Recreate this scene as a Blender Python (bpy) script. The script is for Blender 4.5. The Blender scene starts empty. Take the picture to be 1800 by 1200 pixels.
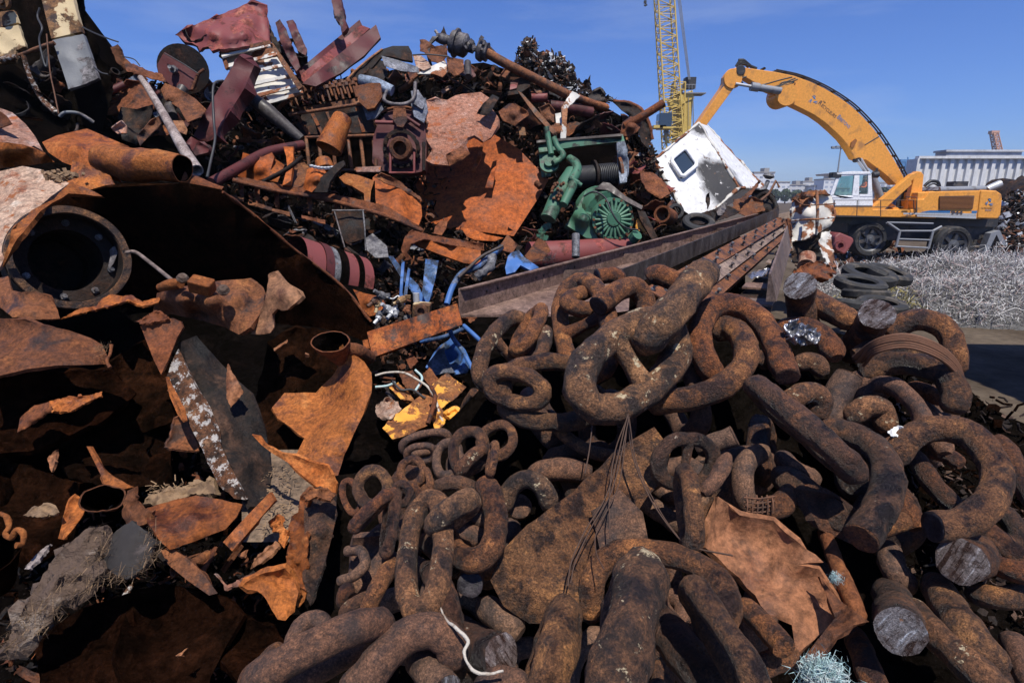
import bpy, bmesh, math, random
from mathutils import Vector, Matrix, noise, geometry
random.seed(7)
R_ = math.radians
SC = bpy.context.scene
COL = SC.collection
V = Vector
# ---------------------------------------------------------------- camera, sky, sun
PITCH = R_(14.0); FPX = 1000.0
CAM = V((0, 0, 2.4))
CF = V((0, math.cos(PITCH), -math.sin(PITCH))); CR = V((1, 0, 0)); CU = V((0, math.sin(PITCH), math.cos(PITCH)))
cd_ = bpy.data.cameras.new("camera"); cam = bpy.data.objects.new("camera", cd_); COL.objects.link(cam)
cam.location = CAM; cam.rotation_euler = (R_(90) - PITCH, 0, 0)
cd_.lens = 20.0; cd_.sensor_width = 36.0; cd_.clip_start = 0.05; cd_.clip_end = 4000
SC.camera = cam
SUN = V((0.10, -0.42, 0.90)).normalized()
elev = math.asin(SUN.z); azim = math.atan2(SUN.x, SUN.y)
w = bpy.data.worlds.new("World"); SC.world = w; w.use_nodes = True
nt = w.node_tree; bg = nt.nodes["Background"]
sky = nt.nodes.new("ShaderNodeTexSky"); sky.sky_type = 'NISHITA'; sky.sun_disc = False
sky.sun_elevation = elev; sky.sun_rotation = azim
sky.air_density = 1.1; sky.dust_density = 0.25; sky.ozone_density = 2.5; sky.altitude = 50
tint = nt.nodes.new("ShaderNodeMix"); tint.data_type = 'RGBA'; tint.blend_type = 'MULTIPLY'; tint.inputs[0].default_value = 1.0
tint.inputs[7].default_value = (0.63, 0.94, 1.74, 1)      # a clean, dry, polarised-looking blue
wc = nt.nodes.new("ShaderNodeTexCoord"); wm = nt.nodes.new("ShaderNodeMapping"); wm.inputs['Scale'].default_value = (1.2, 1.2, 7); wm.inputs['Rotation'].default_value = (.25, .1, 0)
wn_ = nt.nodes.new("ShaderNodeTexNoise"); wn_.inputs['Scale'].default_value = 1.6; wn_.inputs['Detail'].default_value = 8; wn_.inputs['Roughness'].default_value = .6
wr = nt.nodes.new("ShaderNodeValToRGB"); wr.color_ramp.elements[0].position = .50; wr.color_ramp.elements[0].color = (0, 0, 0, 1); wr.color_ramp.elements[1].position = .85; wr.color_ramp.elements[1].color = (.3, .3, .3, 1)
wx = nt.nodes.new("ShaderNodeMix"); wx.data_type = 'RGBA'; wx.inputs[7].default_value = (9.5, 10.5, 12.0, 1)     # thin high cirrus
nt.links.new(wc.outputs['Generated'], wm.inputs[0]); nt.links.new(wm.outputs[0], wn_.inputs['Vector']); nt.links.new(wn_.outputs[0], wr.inputs[0]); nt.links.new(wr.outputs[0], wx.inputs[0])
nt.links.new(sky.outputs[0], tint.inputs[6]); nt.links.new(tint.outputs[2], wx.inputs[6]); nt.links.new(wx.outputs[2], bg.inputs[0]); bg.inputs[1].default_value = 0.065
sl = bpy.data.lights.new("sun", 'SUN'); so = bpy.data.objects.new("sun", sl); COL.objects.link(so)
sl.energy = 5.0; sl.angle = R_(0.5); sl.color = (1.0, 0.95, 0.87)
so.rotation_euler = SUN.to_track_quat('Z', 'Y').to_euler(); so.location = (0, 0, 30)
SC.view_settings.view_transform = 'Standard'; SC.view_settings.look = 'None'
SC.view_settings.exposure = 0.18; SC.view_settings.gamma = 1.0
SC.cycles.max_bounces = 4; SC.cycles.diffuse_bounces = 2; SC.cycles.glossy_bounces = 2

def P(x, y, d):
    return CAM + d * (CF + (x - 900) / FPX * CR - (y - 600) / FPX * CU)
def Q(x, y, Y):
    r = CF + (x - 900) / FPX * CR - (y - 600) / FPX * CU
    return CAM + r * (Y / r.y)
def G(x, y, z=0.0):
    r = CF + (x - 900) / FPX * CR - (y - 600) / FPX * CU
    return CAM + r * ((z - CAM.z) / r.z)

# ---------------------------------------------------------------- materials
MATS = {}
def nodes_of(name):
    m = bpy.data.materials.new(name); m.use_nodes = True; MATS[name] = m
    t = m.node_tree; b = t.nodes["Principled BSDF"]
    return m, t, b
def ramp(t, src, stops):
    r = t.nodes.new("ShaderNodeValToRGB"); e = r.color_ramp.elements
    while len(e) < len(stops): e.new(0.5)
    for i, (p, c) in enumerate(stops):
        e[i].position = p; e[i].color = (c[0], c[1], c[2], 1) if hasattr(c, '__len__') else (c, c, c, 1)
    t.links.new(src, r.inputs[0]); return r.outputs[0]
def mixc(t, fac, a, b, mode='MIX'):
    m = t.nodes.new("ShaderNodeMix"); m.data_type = 'RGBA'; m.blend_type = mode
    for s, v in ((0, fac), (6, a), (7, b)):
        if hasattr(v, 'is_output') or isinstance(v, bpy.types.NodeSocket): t.links.new(v, m.inputs[s])
        elif s == 0: m.inputs[0].default_value = v
        else: m.inputs[s].default_value = (v[0], v[1], v[2], 1)
    return m.outputs[2]
def coords(t):
    tc = t.nodes.new("ShaderNodeTexCoord"); oi = t.nodes.new("ShaderNodeObjectInfo")
    mu = t.nodes.new("ShaderNodeVectorMath"); mu.operation = 'SCALE'; mu.inputs[0].default_value = (17, 31, 23)
    t.links.new(oi.outputs['Random'], mu.inputs['Scale'])
    ad = t.nodes.new("ShaderNodeVectorMath"); ad.operation = 'ADD'
    t.links.new(tc.outputs['Object'], ad.inputs[0]); t.links.new(mu.outputs[0], ad.inputs[1])
    return ad.outputs[0]
def nz(t, vec, scale, detail=6, rough=0.6, dist=0.0):
    n = t.nodes.new("ShaderNodeTexNoise"); n.inputs['Scale'].default_value = scale
    n.inputs['Detail'].default_value = detail; n.inputs['Roughness'].default_value = rough
    n.inputs['Distortion'].default_value = dist
    t.links.new(vec, n.inputs['Vector']); return n.outputs['Fac']
def bump(t, b, src, strength, dist):
    bp = t.nodes.new("ShaderNodeBump"); bp.inputs['Strength'].default_value = strength; bp.inputs['Distance'].default_value = dist
    t.links.new(src, bp.inputs['Height']); t.links.new(bp.outputs[0], b.inputs['Normal'])
def rust(name, dark, mid, light, s=8.0, speck=None, samt=0.68, paint=None, pamt=0.5, ps=2.0, rough=(0.5, 0.9), bmp=0.5, bd=0.01, stretch=None, metal=0.0, mot=None):
    """layered corrosion: dark scale, mid rust, bright rust, optional paint remains and pale specks"""
    m, t, b = nodes_of(name); vec = coords(t)
    if stretch:
        mp = t.nodes.new("ShaderNodeMapping"); mp.inputs['Scale'].default_value = stretch
        t.links.new(vec, mp.inputs[0]); vec2 = mp.outputs[0]
    else: vec2 = vec
    n1 = nz(t, vec2, s, 9, 0.66, 0.3); n2 = nz(t, vec, s * 7, 5, 0.7); n0 = nz(t, vec, s * 0.3, 3, 0.5)
    mot = mot if mot is not None else (0.32 if name[:5] in ('sheet', 'plate', 'white', 'pink_') else 0.8)
    n3 = nz(t, vec, s * 1.9, 10, 0.7, 0.2); n4 = nz(t, vec, s * 18, 6, 0.75)
    c = ramp(t, n1, [(0.38 if mot < .5 else 0.40, dark), (0.46 if mot < .5 else 0.48, mid), (0.56 if mot < .5 else 0.54, mid), (0.66, light)])
    c = mixc(t, ramp(t, n3, [(0.50, 0.0), (0.60, mot)]), c, dark)
    g = ramp(t, n2, [(0.3, 0.45), (0.5, 1.0), (0.72, 1.5)])
    c = mixc(t, 1.0, c, g, 'MULTIPLY'); c = mixc(t, 1.0, c, ramp(t, n4, [(0.34, 0.6), (0.5, 1.0), (0.66, 1.45)] if name[:5] != 'chain' else [(0.36, 0.4), (0.5, 1.0), (0.64, 1.9)]), 'MULTIPLY')
    c = mixc(t, ramp(t, n0, [(0.35, 0.0), (0.65, 0.55)]), c, mixc(t, 1.0, c, (0.62, 0.5, 0.45), 'MULTIPLY'))
    oi = t.nodes.new("ShaderNodeObjectInfo")      # every piece has rusted its own way
    c = mixc(t, 1.0, c, ramp(t, oi.outputs['Random'], [(0.0, (0.62, 0.60, 0.60)), (0.3, (1.0, 0.86, 0.8)), (0.55, (0.80, 0.84, 0.9)), (0.8, (1.12, 1.1, 1.05)), (1.0, (0.9, 0.75, 0.66))]), 'MULTIPLY')
    rgh = ramp(t, n1, [(0.38, rough[0]), (0.55, rough[1])])
    if paint:
        pn = nz(t, vec2, ps, 10, 0.62, 0.2)
        pm = ramp(t, pn, [(pamt - 0.012, 1.0), (pamt + 0.012, 0.0)])
        pc = mixc(t, ramp(t, n1, [(0.4, 0.0), (0.65, 0.4)]), paint, [v * 0.55 + 0.02 for v in paint])
        c = mixc(t, pm, c, pc); rgh = mixc(t, pm, rgh, (0.55, 0.55, 0.55))
    if speck:
        sn = nz(t, vec, s * 2.6, 8, 0.72)
        sm = ramp(t, sn, [(samt, 0.0), (samt + 0.03, 1.0)])
        c = mixc(t, sm, c, speck)
    t.links.new(c, b.inputs['Base Color']); t.links.new(rgh, b.inputs['Roughness'])
    b.inputs['Metallic'].default_value = metal; b.inputs['Specular IOR Level'].default_value = 0.0 if name in ('soot', 'rust_deep') else (0.5 if name[:5] == 'chain' else 0.3)
    ad = t.nodes.new("ShaderNodeMath"); ad.operation = 'ADD'; t.links.new(n1, ad.inputs[0]); t.links.new(n2, ad.inputs[1])
    a2 = t.nodes.new("ShaderNodeMath"); a2.operation = 'MULTIPLY_ADD'; a2.inputs[1].default_value = 0.7; t.links.new(n4, a2.inputs[0]); t.links.new(ad.outputs[0], a2.inputs[2])
    bump(t, b, a2.outputs[0], bmp, bd)
    return m
def plain(name, col, rough=0.5, metal=0.0, dirt=None, ds=3.0, damt=0.55, bmp=0.1, bd=0.005, stretch=None):
    m, t, b = nodes_of(name); vec = coords(t)
    if stretch:
        mp = t.nodes.new("ShaderNodeMapping"); mp.inputs['Scale'].default_value = stretch
        t.links.new(vec, mp.inputs[0]); vec = mp.outputs[0]
    n1 = nz(t, vec, ds, 8, 0.62, 0.2); n2 = nz(t, vec, ds * 8, 4, 0.6)
    c = ramp(t, n2, [(0.3, [v * 0.82 for v in col]), (0.7, [min(1, v * 1.12) for v in col])])
    if dirt is not None:
        c = mixc(t, ramp(t, n1, [(damt, 0.0), (damt + 0.12, 0.85)]), c, dirt)
    t.links.new(c, b.inputs['Base Color'])
    t.links.new(ramp(t, n1, [(0.3, rough * 0.8), (0.7, min(1, rough * 1.25))]), b.inputs['Roughness'])
    b.inputs['Metallic'].default_value = metal
    bump(t, b, n2, bmp, bd)
    return m
rust('chain', (0.034, 0.021, 0.017), (0.160, 0.072, 0.030), (0.44, 0.20, 0.068), 9, (0.42, 0.27, 0.14), 0.70, bmp=1.0, bd=0.018, rough=(0.34, 0.72))
rust('chain_dark', (0.022, 0.017, 0.016), (0.10, 0.050, 0.028), (0.22, 0.09, 0.035), 9, (0.50, 0.40, 0.29), 0.655, bmp=1.0, bd=0.018, rough=(0.26, 0.66))
rust('chain_orange', (0.050, 0.024, 0.018), (0.225, 0.086, 0.030), (0.48, 0.20, 0.064), 10, (0.6, 0.36, 0.15), 0.72, bmp=1.0, bd=0.018, rough=(0.5, 0.85))
rust('chain_pale', (0.034, 0.022, 0.018), (0.160, 0.078, 0.037), (0.43, 0.215, 0.095), 7, (0.60, 0.48, 0.30), 0.60, bmp=1.0, bd=0.018)
rust('chain_dusty', (0.048, 0.029, 0.022), (0.130, 0.071, 0.043), (0.22, 0.12, 0.068), 11, (0.30, 0.22, 0.15), 0.72, bmp=0.6, bd=0.008, rough=(0.7, 0.95))
rust('sheet_orange', (0.13, 0.042, 0.018), (0.33, 0.105, 0.022), (0.46, 0.18, 0.05), 4.5, (0.55, 0.36, 0.2), 0.74, bmp=0.6, bd=0.012, rough=(0.45, 0.85))
rust('rust_deep', (0.005, 0.003, 0.002), (0.013, 0.006, 0.0035), (0.030, 0.012, 0.006), 4, None, bmp=0.7, bd=0.02)  # rust darkened to near-black, so the shade is in the colour
rust('sheet_brown', (0.05, 0.024, 0.016), (0.17, 0.062, 0.024), (0.31, 0.12, 0.04), 5, (0.45, 0.3, 0.17), 0.73, bmp=0.7, bd=0.012, rough=(0.5, 0.9))
rust('sheet_far', (0.05, 0.024, 0.018), (0.19, 0.075, 0.034), (0.36, 0.15, 0.06), 2.2, (0.4, 0.3, 0.22), 0.70, bmp=0.7, bd=0.04, rough=(0.5, 0.9))
rust('sheet_tan', (0.15, 0.065, 0.032), (0.30, 0.145, 0.070), (0.42, 0.24, 0.13), 3, (0.6, 0.45, 0.3), 0.72, bmp=0.5, bd=0.012)
rust('plate_flat', (0.24, 0.066, 0.015), (0.37, 0.095, 0.016), (0.42, 0.125, 0.028), 1.3, (0.10, 0.04, 0.025), 0.70, bmp=0.2, bd=0.01, rough=(0.6, 0.8))
rust('bar_flat', (0.045, 0.024, 0.018), (0.30, 0.090, 0.022), (0.40, 0.15, 0.04), 6, None, bmp=0.3, bd=0.004, rough=(0.55, 0.8))
rust('pink_scale', (0.34, 0.11, 0.04), (0.38, 0.22, 0.165), (0.50, 0.38, 0.34), 2.2, (0.34, 0.10, 0.03), 0.58, bmp=0.8, bd=0.03, stretch=(1, 1, 2.4))
rust('white_scale', (0.22, 0.085, 0.04), (0.40, 0.29, 0.22), (0.52, 0.46, 0.39), 3, (0.26, 0.085, 0.025), 0.56, bmp=0.7, bd=0.015)
rust('crust', (0.04, 0.028, 0.02), (0.18, 0.085, 0.04), (0.34, 0.2, 0.11), 9, (0.55, 0.50, 0.45), 0.53, bmp=1.0, bd=0.015)
rust('maroon', (0.035, 0.015, 0.014), (0.07, 0.02, 0.02), (0.15, 0.05, 0.035), 3, (0.42, 0.3, 0.27), 0.73, paint=(0.088, 0.020, 0.019), pamt=0.54, bmp=0.3, bd=0.02, rough=(0.4, 0.7))
rust('red_paint', (0.10, 0.028, 0.02), (0.22, 0.055, 0.05), (0.34, 0.13, 0.09), 3, (0.5, 0.35, 0.3), 0.72, paint=(0.20, 0.052, 0.048), pamt=0.50, bmp=0.3, bd=0.01)
rust('white_chip', (0.10, 0.045, 0.025), (0.30, 0.13, 0.06), (0.4, 0.22, 0.12), 3, (0.07, 0.045, 0.035), 0.68, paint=(0.60, 0.57, 0.51), pamt=0.505, bmp=0.4, bd=0.015)
rust('cream_burnt', (0.05, 0.035, 0.025), (0.22, 0.13, 0.06), (0.4, 0.27, 0.13), 4, (0.03, 0.025, 0.02), 0.66, paint=(0.56, 0.43, 0.24), pamt=0.475, ps=2.6, bmp=0.3, bd=0.01)
rust('grey_burnt', (0.03, 0.03, 0.03), (0.12, 0.12, 0.12), (0.30, 0.30, 0.30), 3, (0.6, 0.6, 0.58), 0.68, paint=(0.16, 0.165, 0.17), pamt=0.5, ps=1.5, bmp=0.3, bd=0.01)
rust('green', (0.03, 0.035, 0.028), (0.055, 0.13, 0.085), (0.11, 0.25, 0.155), 4, (0.12, 0.07, 0.035), 0.67, paint=(0.055, 0.155, 0.095), pamt=0.515, ps=3, bmp=0.25, bd=0.01, rough=(0.4, 0.6))
rust('blue', (0.03, 0.04, 0.06), (0.05, 0.10, 0.20), (0.2, 0.26, 0.36), 4, (0.30, 0.22, 0.18), 0.66, paint=(0.055, 0.14, 0.36), pamt=0.51, bmp=0.15, bd=0.006)
rust('blue_grey', (0.10, 0.12, 0.15), (0.20, 0.24, 0.30), (0.40, 0.45, 0.52), 3, (0.30, 0.14, 0.07), 0.64, bmp=0.3, bd=0.01)
rust('yellow_chip', (0.08, 0.035, 0.02), (0.22, 0.085, 0.03), (0.3, 0.14, 0.05), 6, None, paint=(0.80, 0.36, 0.05), pamt=0.50, ps=5, bmp=0.4, bd=0.006)
rust('steel_brown', (0.12, 0.088, 0.072), (0.21, 0.155, 0.128), (0.26, 0.195, 0.16), 3, (0.35, 0.31, 0.28), 0.74, bmp=0.15, bd=0.006, rough=(0.45, 0.65))
rust('steel_dark', (0.045, 0.04, 0.04), (0.075, 0.066, 0.062), (0.13, 0.125, 0.125), 4, (0.34, 0.34, 0.35), 0.72, bmp=0.15, bd=0.004, rough=(0.35, 0.6), stretch=(1, 1, .4))
rust('steel_rust', (0.08, 0.045, 0.03), (0.20, 0.09, 0.045), (0.28, 0.13, 0.06), 5, (0.05, 0.045, 0.045), 0.66, bmp=0.2, bd=0.006)
rust('grey_steel', (0.06, 0.06, 0.065), (0.16, 0.16, 0.165), (0.30, 0.30, 0.31), 5, (0.22, 0.10, 0.05), 0.66, bmp=0.4, bd=0.01, rough=(0.35, 0.6))
rust('pole_grey', (0.22, 0.2, 0.19), (0.36, 0.35, 0.345), (0.45, 0.44, 0.43), 6, (0.16, 0.1, 0.08), 0.68, bmp=0.2, bd=0.005)
rust('soot', (0.003, 0.0025, 0.002), (0.005, 0.004, 0.0035), (0.012, 0.008, 0.006), 4, None, bmp=0.6, bd=0.02, rough=(0.6, 0.95))  # near-black that stands in for deep shade, besides scorched parts
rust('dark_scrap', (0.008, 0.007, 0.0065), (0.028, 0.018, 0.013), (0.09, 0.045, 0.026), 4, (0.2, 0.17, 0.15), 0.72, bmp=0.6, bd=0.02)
rust('shred', (0.02, 0.017, 0.015), (0.065, 0.05, 0.042), (0.14, 0.10, 0.08), 4, (0.5, 0.48, 0.45), 0.70, bmp=0.5, bd=0.02)
rust('cut', (0.08, 0.05, 0.04), (0.26, 0.24, 0.24), (0.60, 0.64, 0.70), 16, (0.30, 0.14, 0.06), 0.66, bmp=1.0, bd=0.01, rough=(0.22, 0.45), stretch=(1, 5, .22), metal=0.35)
rust('cut_dark', (0.02, 0.02, 0.025), (0.045, 0.045, 0.055), (0.09, 0.09, 0.10), 12, None, bmp=0.5, bd=0.004, rough=(0.35, 0.6))
plain('rubber', (0.022, 0.022, 0.023), 0.8, dirt=(0.10, 0.085, 0.07), ds=5, damt=0.52, bmp=0.5)
plain('black', (0.012, 0.012, 0.013), 0.5)
plain('cable', (0.03, 0.03, 0.032), 0.55)
plain('foil', (0.45, 0.45, 0.47), 0.28, 0.8, dirt=(0.05, 0.045, 0.04), ds=14, damt=0.5, bmp=0.6)
plain('rope', (0.50, 0.45, 0.38), 0.9, dirt=(0.22, 0.15, 0.1), ds=25, damt=0.5, bmp=0.8)
plain('rope_blue', (0.36, 0.52, 0.52), 0.9, dirt=(0.5, 0.52, 0.5), ds=30, damt=0.5)
plain('wire_rust', (0.14, 0.06, 0.03), 0.8, dirt=(0.05, 0.03, 0.02), ds=12)
plain('fibre', (0.24, 0.15, 0.08), 0.95, dirt=(0.10, 0.06, 0.035), ds=18, damt=0.48, bmp=0.8)
plain('stone_slab', (0.085, 0.052, 0.034), 0.85, dirt=(0.24, 0.19, 0.15), ds=7, damt=0.55, bmp=0.9, bd=0.02)
plain('slate', (0.022, 0.018, 0.016), 0.9, dirt=(0.13, 0.10, 0.09), ds=6, damt=0.6, bmp=0.5)
plain('machine_orange', (0.80, 0.34, 0.055), 0.38, dirt=(0.36, 0.17, 0.06), ds=1.8, damt=0.545, bmp=0.03)
plain('machine_white', (0.86, 0.86, 0.86), 0.35, dirt=(0.45, 0.45, 0.45), ds=2, damt=0.62, bmp=0.03)
plain('machine_grey', (0.22, 0.23, 0.25), 0.5, dirt=(0.1, 0.09, 0.08), ds=3)
plain('rim_grey', (0.085, 0.088, 0.095), 0.5, dirt=(0.06, 0.05, 0.04), ds=4)
plain('machine_dark', (0.030, 0.030, 0.033), 0.55, dirt=(0.10, 0.08, 0.065), ds=3)
plain('stripe_blue', (0.04, 0.16, 0.36), 0.4)
plain('stripe_grey', (0.42, 0.43, 0.44), 0.4)
plain('letter_dark', (0.06, 0.05, 0.055), 0.5)
plain('letter_blue', (0.10, 0.22, 0.42), 0.5)
plain('crane_yellow', (0.60, 0.42, 0.10), 0.45, dirt=(0.42, 0.27, 0.04), ds=0.8)
plain('crane_blue', (0.10, 0.24, 0.45), 0.5)
plain('crane_far', (0.55, 0.30, 0.20), 0.6)
plain('vest', (0.85, 0.13, 0.02), 0.7); plain('skin', (0.45, 0.25, 0.17), 0.6)
plain('concrete', (0.30, 0.28, 0.255), 0.85, dirt=(0.18, 0.16, 0.14), ds=0.6, bmp=0.2)
plain('galv', (0.45, 0.46, 0.47), 0.5, 0.3)
plain('lamp', (0.25, 0.26, 0.28), 0.5)
plain('leaf', (0.055, 0.085, 0.035), 0.9, dirt=(0.03, 0.05, 0.02), ds=0.4, damt=0.5)
plain('paper', (0.75, 0.74, 0.70), 0.7)
plain('white_box', (0.55, 0.56, 0.58), 0.6, dirt=(0.36, 0.36, 0.37), ds=0.4, damt=0.5)
def glassy(name, col):
    m, t, b = nodes_of(name); b.inputs['Base Color'].default_value = (*col, 1)
    b.inputs['Roughness'].default_value = 0.06; b.inputs['Metallic'].default_value = 0.0; b.inputs['Specular IOR Level'].default_value = 0.8
glassy('window_dark', (0.03, 0.045, 0.065))
def clear_glass():
    m, t, b = nodes_of('cab_glass'); tr = t.nodes.new("ShaderNodeBsdfTransparent"); tr.inputs[0].default_value = (0.78, 0.90, 0.88, 1)
    gl = t.nodes.new("ShaderNodeBsdfGlossy"); gl.inputs['Roughness'].default_value = 0.03
    mx = t.nodes.new("ShaderNodeMixShader"); mx.inputs[0].default_value = 0.12
    t.links.new(tr.outputs[0], mx.inputs[1]); t.links.new(gl.outputs[0], mx.inputs[2])
    t.links.new(mx.outputs[0], t.nodes['Material Output'].inputs[0])
clear_glass()
def ground_mat():
    m, t, b = nodes_of('ground'); tc = t.nodes.new("ShaderNodeTexCoord"); v = tc.outputs['Object']
    n1 = nz(t, v, 0.5, 10, 0.6); n2 = nz(t, v, 6, 8, 0.7)
    c = ramp(t, n1, [(0.35, (0.055, 0.040, 0.027)), (0.6, (0.12, 0.092, 0.066))])
    c = mixc(t, 1.0, c, ramp(t, n2, [(0.3, 0.6), (0.7, 1.25)]), 'MULTIPLY')
    t.links.new(c, b.inputs['Base Color']); b.inputs['Roughness'].default_value = 0.95; b.inputs['Specular IOR Level'].default_value = 0.1; bump(t, b, n2, 0.5, 0.03)
    m, t, b = nodes_of('dirt'); v = coords(t)
    n1 = nz(t, v, 5, 10, 0.7); n2 = nz(t, v, 40, 6, 0.7)
    c = ramp(t, n1, [(0.35, (0.11, 0.075, 0.05)), (0.6, (0.25, 0.17, 0.11))])
    c = mixc(t, 1.0, c, ramp(t, n2, [(0.3, 0.5), (0.7, 1.3)]), 'MULTIPLY')
    t.links.new(c, b.inputs['Base Color']); b.inputs['Roughness'].default_value = 0.95; bump(t, b, n2, 0.8, 0.02)
ground_mat()
def facade(name, wall, win, sx, sz):
    m, t, b = nodes_of(name); tc = t.nodes.new("ShaderNodeTexCoord")
    mp = t.nodes.new("ShaderNodeMapping"); mp.inputs['Rotation'].default_value = (R_(90), 0, 0)
    t.links.new(tc.outputs['Object'], mp.inputs[0])
    br = t.nodes.new("ShaderNodeTexBrick"); br.offset = 0; br.inputs['Scale'].default_value = 1
    br.inputs['Brick Width'].default_value = sx; br.inputs['Row Height'].default_value = sz
    br.inputs['Mortar Size'].default_value = 0.9; br.inputs['Mortar Smooth'].default_value = 0.1
    br.inputs['Color1'].default_value = (*win, 1); br.inputs['Color2'].default_value = (win[0] * 1.6, win[1] * 1.6, win[2] * 1.6, 1); br.inputs['Mortar'].default_value = (*wall, 1)
    t.links.new(mp.outputs[0], br.inputs['Vector']); t.links.new(br.outputs['Color'], b.inputs['Base Color'])
    b.inputs['Roughness'].default_value = 0.8
facade('facade_white', (0.66, 0.67, 0.68), (0.22, 0.25, 0.30), 4.0, 3.2)
facade('facade_cream', (0.55, 0.55, 0.54), (0.16, 0.18, 0.22), 4.4, 3.6)

# ---------------------------------------------------------------- mesh builder
class MB:
    def __init__(s): s.v = []; s.f = []; s.m = []; s.sm = []
    def add(s, vs, fs, mi=0, smooth=True):
        o = len(s.v); s.v += [V(v) for v in vs]; s.f += [tuple(i + o for i in f) for f in fs]
        s.m += [mi] * len(fs); s.sm += [smooth] * len(fs); return s
    def hexa(s, c, mi=0):       # c: 8 corners: 4 bottom ring, 4 top ring
        return s.add(c, [(3, 2, 1, 0), (4, 5, 6, 7), (0, 1, 5, 4), (1, 2, 6, 5), (2, 3, 7, 6), (3, 0, 4, 7)], mi, False)
    def box(s, c, sz, M=None, mi=0):
        c = V(c); x, y, z = [k / 2 for k in sz]; M = M or Matrix.Identity(3)
        return s.hexa([c + M @ V(p) for p in ((-x, -y, -z), (x, -y, -z), (x, y, -z), (-x, y, -z), (-x, -y, z), (x, -y, z), (x, y, z), (-x, y, z))], mi)
    def prism(s, pts, d, mi=0):  # planar outline pushed by vector d
        n = len(pts); vs = [V(p) for p in pts] + [V(p) + d for p in pts]
        nn = V((0, 0, 0))
        for i in range(n): nn += vs[i].cross(vs[(i + 1) % n])
        flip = nn.dot(d) < 0
        a = list(range(n)); b = [i + n for i in range(n)]
        fs = [tuple(reversed(a)) if not flip else tuple(a), tuple(b) if not flip else tuple(reversed(b))]
        for i in range(n):
            j = (i + 1) % n; q = (i, j, j + n, i + n); fs.append(q if not flip else tuple(reversed(q)))
        return s.add(vs, fs, mi, False)
    def extr(s, A, B, prof, up, mi=0, scale=1.0):   # 2D profile (side, up) swept from A to B
        A = V(A); B = V(B); t = (B - A).normalized(); sd = t.cross(V(up)).normalized(); u = sd.cross(t)
        return s.prism([A + sd * p[0] * scale + u * p[1] * scale for p in prof], B - A, mi)
    def tube(s, pts, rad, seg=12, cap=True, wall=0.0, rough=0.0, rs=9.0, mi=0, closed=False, capmi=None, imi=0, squash=1.0):
        n = len(pts); rad = rad if hasattr(rad, '__len__') else [rad] * n
        pts = [V(p) for p in pts]; tg = []
        for i in range(n):
            if closed: t = pts[(i + 1) % n] - pts[i - 1]
            else: t = pts[min(i + 1, n - 1)] - pts[max(i - 1, 0)]
            tg.append(t.normalized())
        up = V((0, 0, 1)) if abs(tg[0].z) < 0.9 else V((1, 0, 0))
        nn = tg[0].cross(up).normalized(); rings = []
        for i in range(n):
            nn = (nn - tg[i] * nn.dot(tg[i])).normalized(); bb = tg[i].cross(nn); r = []
            for k in range(seg):
                a = 2 * math.pi * k / seg; dr = nn * math.cos(a) + bb * math.sin(a) * squash; p = pts[i] + dr * rad[i]
                if rough: p += dr * rad[i] * rough * (noise.noise(p * rs) * 1.6 + noise.noise(p * rs * 3.7) * 0.7)
                r.append(p)
            rings.append(r)
        vs = [p for r in rings for p in r]; fs = []
        for i in range(n if closed else n - 1):
            for k in range(seg):
                a = i * seg + k; b_ = i * seg + (k + 1) % seg; c = ((i + 1) % n) * seg + (k + 1) % seg; d = ((i + 1) % n) * seg + k
                fs.append((a, d, c, b_))
        s.add(vs, fs, mi, True)
        if closed: return s
        if wall:
            s.add([pts[i] + (rings[i][k] - pts[i]) * (1 - wall) for i in range(n) for k in range(seg)], [tuple(reversed(f)) for f in fs], imi, True)
            for i, fl in ((0, 0), (n - 1, 1)):
                rr = rings[i] + [pts[i] + (p - pts[i]) * (1 - wall) for p in rings[i]]
                ff = [(k, (k + 1) % seg, seg + (k + 1) % seg, seg + k) for k in range(seg)]
                s.add(rr, [tuple(reversed(f)) for f in ff] if fl == 0 else ff, mi, False)
        elif cap:
            for i, fl in ((0, 1), (n - 1, 0)):
                f = tuple(range(seg)); s.add(rings[i], [tuple(reversed(f)) if fl == 0 else f], mi if capmi is None else capmi, False)
        s.last = (rings[0], rings[-1], tg[0], tg[-1]); return s
    def lathe(s, o, ax, prof, seg=24, mi=0, smooth=True, rough=0.0):  # prof: (t along axis, radius)
        o = V(o); ax = V(ax).normalized(); up = V((0, 0, 1)) if abs(ax.z) < 0.9 else V((1, 0, 0))
        n = ax.cross(up).normalized(); b = ax.cross(n); vs = []; fs = []
        for i in range(len(prof) - 1):          # every band has its own rings: crisp steps
            base = len(vs)
            for (t, r) in (prof[i], prof[i + 1]):
                for k in range(seg):
                    a = 2 * math.pi * k / seg; p = o + ax * t + (n * math.cos(a) + b * math.sin(a)) * r
                    if rough: p += (n * math.cos(a) + b * math.sin(a)) * r * rough * noise.noise(p * 6)
                    vs.append(p)
            for k in range(seg):
                fs.append((base + k, base + seg + k, base + seg + (k + 1) % seg, base + (k + 1) % seg))
        return s.add(vs, fs, mi, smooth)
    def build(s, name, mats, parent=None, bevel=0.0, base=None):
        mats = mats if isinstance(mats, (list, tuple)) else [mats]
        if parent is not None:
            org = ORG[parent.name]
        elif base is not None: org = V(base)
        else:
            xs = [v.x for v in s.v]; ys = [v.y for v in s.v]; zs = [v.z for v in s.v]
            org = V(((min(xs) + max(xs)) / 2, (min(ys) + max(ys)) / 2, min(zs)))
        me = bpy.data.meshes.new(name); me.from_pydata([v - org for v in s.v], [], s.f)
        for m in mats: me.materials.append(MATS[m])
        me.polygons.foreach_set('material_index', s.m); me.polygons.foreach_set('use_smooth', s.sm); me.update()
        o = bpy.data.objects.new(name, me); COL.objects.link(o)
        if parent is not None: o.parent = parent
        else: o.location = org
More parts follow.
